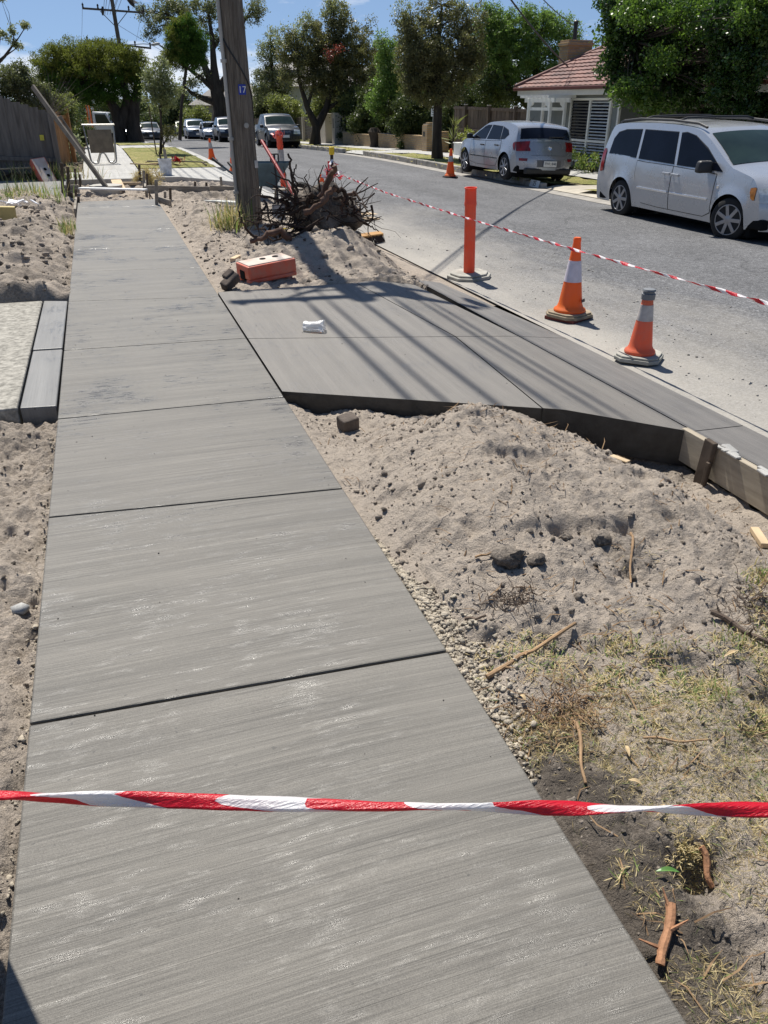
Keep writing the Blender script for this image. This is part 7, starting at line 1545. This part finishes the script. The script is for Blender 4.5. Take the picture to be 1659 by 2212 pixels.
# straw, roots and dry grass of the near verge
def scatter_blades(name, label, n, mats, L, region, flat=.75, cat='grass'):
    x = RNG.uniform(region[0], region[1], n*3); y = RNG.uniform(region[2], region[3], n*3); d = fbm(x*3.2, y*3.2, 3, 201)+fbm(x*9, y*9, 2, 203)*.6
    gate = sst(region[4], region[4]+.25, d + .35*sst(1.15, 1.7, x)*sst(2.1, .9, y)-.25*sst(1.9, 2.4, y)); kp = RNG.random(n*3) < gate; x, y = x[kp][:n], y[kp][:n]; n = len(x)
    P = np.stack([x, y, soil_right(x, y)+.001], 1); a = RNG.uniform(0, 6.28, n); e = np.abs(RNG.normal(size=n))*(1-flat)+.05; D = np.stack([np.cos(a), np.sin(a), e], 1); D /= np.linalg.norm(D, axis=1)[:, None]
    w = np.cross(D, np.array([0, 0, 1.])); w /= np.linalg.norm(w, axis=1)[:, None]; l = (L*RNG.uniform(.35, 1.4, n))[:, None]; h = .0010+l*.012; b = RNG.normal(size=(n, 3))*l*.12; b[:, 2] = np.abs(b[:, 2])*.8
    M1 = P+D*l*.5+b; T = P+D*l; V = np.stack([P-w*h, P+w*h, M1+w*h, M1-w*h, M1-w*h, M1+w*h, T+w*h*.2, T-w*h*.2], 1).reshape(-1, 3)
    return tag(fastmesh(name, V, np.arange(n*8).reshape(-1, 4), [LF[m] for m in mats], None, False, np.repeat(RNG.integers(0, len(mats), n), 2)), label, cat, None, 'stuff')
LF['rootlet'] = leafmat("rootlet", (.10, .065, .04), (.30, .2, .115), .0, .9, .1)
scatter_blades('dry_straw', 'dry straw and dead grass strewn over the bare verge at the lower right', 9000, ('straw', 'straw', 'straw', 'grass'), .034, (.95, 3.0, .35, 2.5, .26))
scatter_blades('verge_grass', 'patches of short green and yellow grass on the bare verge', 2600, ('grass', 'straw', 'straw'), .026, (1.15, 3.0, .35, 2.1, .40), .6)
scatter_blades('rootlets', 'thin brown rootlets and twigs littering the bare verge', 900, ('rootlet',), .09, (.95, 3.1, .4, 4.2, -.25), .9, 'roots')
for (px, py, lab, nn, r) in ((1215, 1545, 'tangle of fine brown roots on the bare verge beside the path', 240, .085), (1110, 1285, 'small tangle of dark roots at the foot of the sand heap', 90, .04), (1640, 1310, 'brushy heap of brown roots at the right edge', 160, .09)):
    x, y = g2(px, py); k = MB()
    for i in range(nn):
        p = Vector((random.gauss(0, r), random.gauss(0, r*.7), .0)); p.z = hz(x+p.x, y+p.y)-hz(x, y)+.004; d = Vector((random.gauss(0, 1), random.gauss(0, 1), random.gauss(.15, .35))).normalized(); L = random.uniform(.03, .11); Q = [p]
        for j in range(4): d = (d+Vector((random.gauss(0, .5), random.gauss(0, .5), random.gauss(-.12, .3)))).normalized(); q = Q[-1]+d*L/4; q.z = max(q.z, hz(x+q.x, y+q.y)-hz(x, y)+.002); Q.append(q)
        k.tube(Q, random.uniform(.0007, .0018), 4, cap=False)
    o = k.build('root_tangle', m_stk if px == 1215 else m_stkd); o.location = (x, y, hz(x, y)); tag(o, lab, 'roots', None, 'stuff')
n = 52000; x = RNG.uniform(.93, 2.2, n); y = RNG.uniform(.3, 1.75, n); d = fbm(x*4, y*4, 3, 301)+fbm(x*13, y*13, 2, 303)*.6
kp = RNG.random(n) < .04 + .96*sst(-.15, .3, d + .8*sst(1.0, 1.45, x)*sst(1.8, 1.2, y)-.2)
x, y = x[kp], y[kp]; P = np.stack([x, y, soil_right(x, y)+.0015], 1); a = RNG.uniform(0, 6.28, len(x)); D = np.stack([np.cos(a), np.sin(a), np.abs(RNG.normal(size=len(x)))*.35], 1)
o = crown_mesh('straw_mat', [leaf_quads(P, .024, .07, .05, D)], [LF['straw'], LF['grass']], [(RNG.random(len(x)) < .10+.22*(x > 1.5)).astype(int)], None); tag(o, 'flattened dry straw mat covering the lower right verge', 'straw', None, 'stuff')
tuft('straw_tuft', 'bright dry grass tuft above a dark hole beside the path', (1.20, 1.03, 0), .026, .018, 420, .026, ('straw',), .9, floor=soil_right)
for i, (px, py, n_, L) in enumerate(((1330, 1400, 260, .035), (1420, 1430, 220, .03), (1600, 1380, 160, .035), (1530, 1490, 220, .03), (1640, 1560, 260, .04), (1320, 1470, 180, .03), (1650, 1250, 200, .05))):
    x, y = g2(px, py); tuft('grass_tuft', 'scruffy half dry grass tufts on the bare verge below the sand heap', (x, y, 0), .055, .035, n_, L, ('grass', 'straw', 'straw'), .9, floor=soil_right)
# loose leaves on the far lawn and gutters
n = 500; x = RNG.uniform(10.0, 12.8, n); y = RNG.uniform(19, 50, n); P = np.stack([x, y, np.array([max(zf(a, b), roadz(a, b) if a < 10.7 else -9)+.03 for a, b in zip(x, y)])], 1)
tag(crown_mesh('leaf_litter', [leaf_quads(P, .07, .4, .1)], [LF['straw']], [np.zeros(n)], None), 'dry fallen leaves over the far verge and kerb', 'leaves', None, 'stuff')
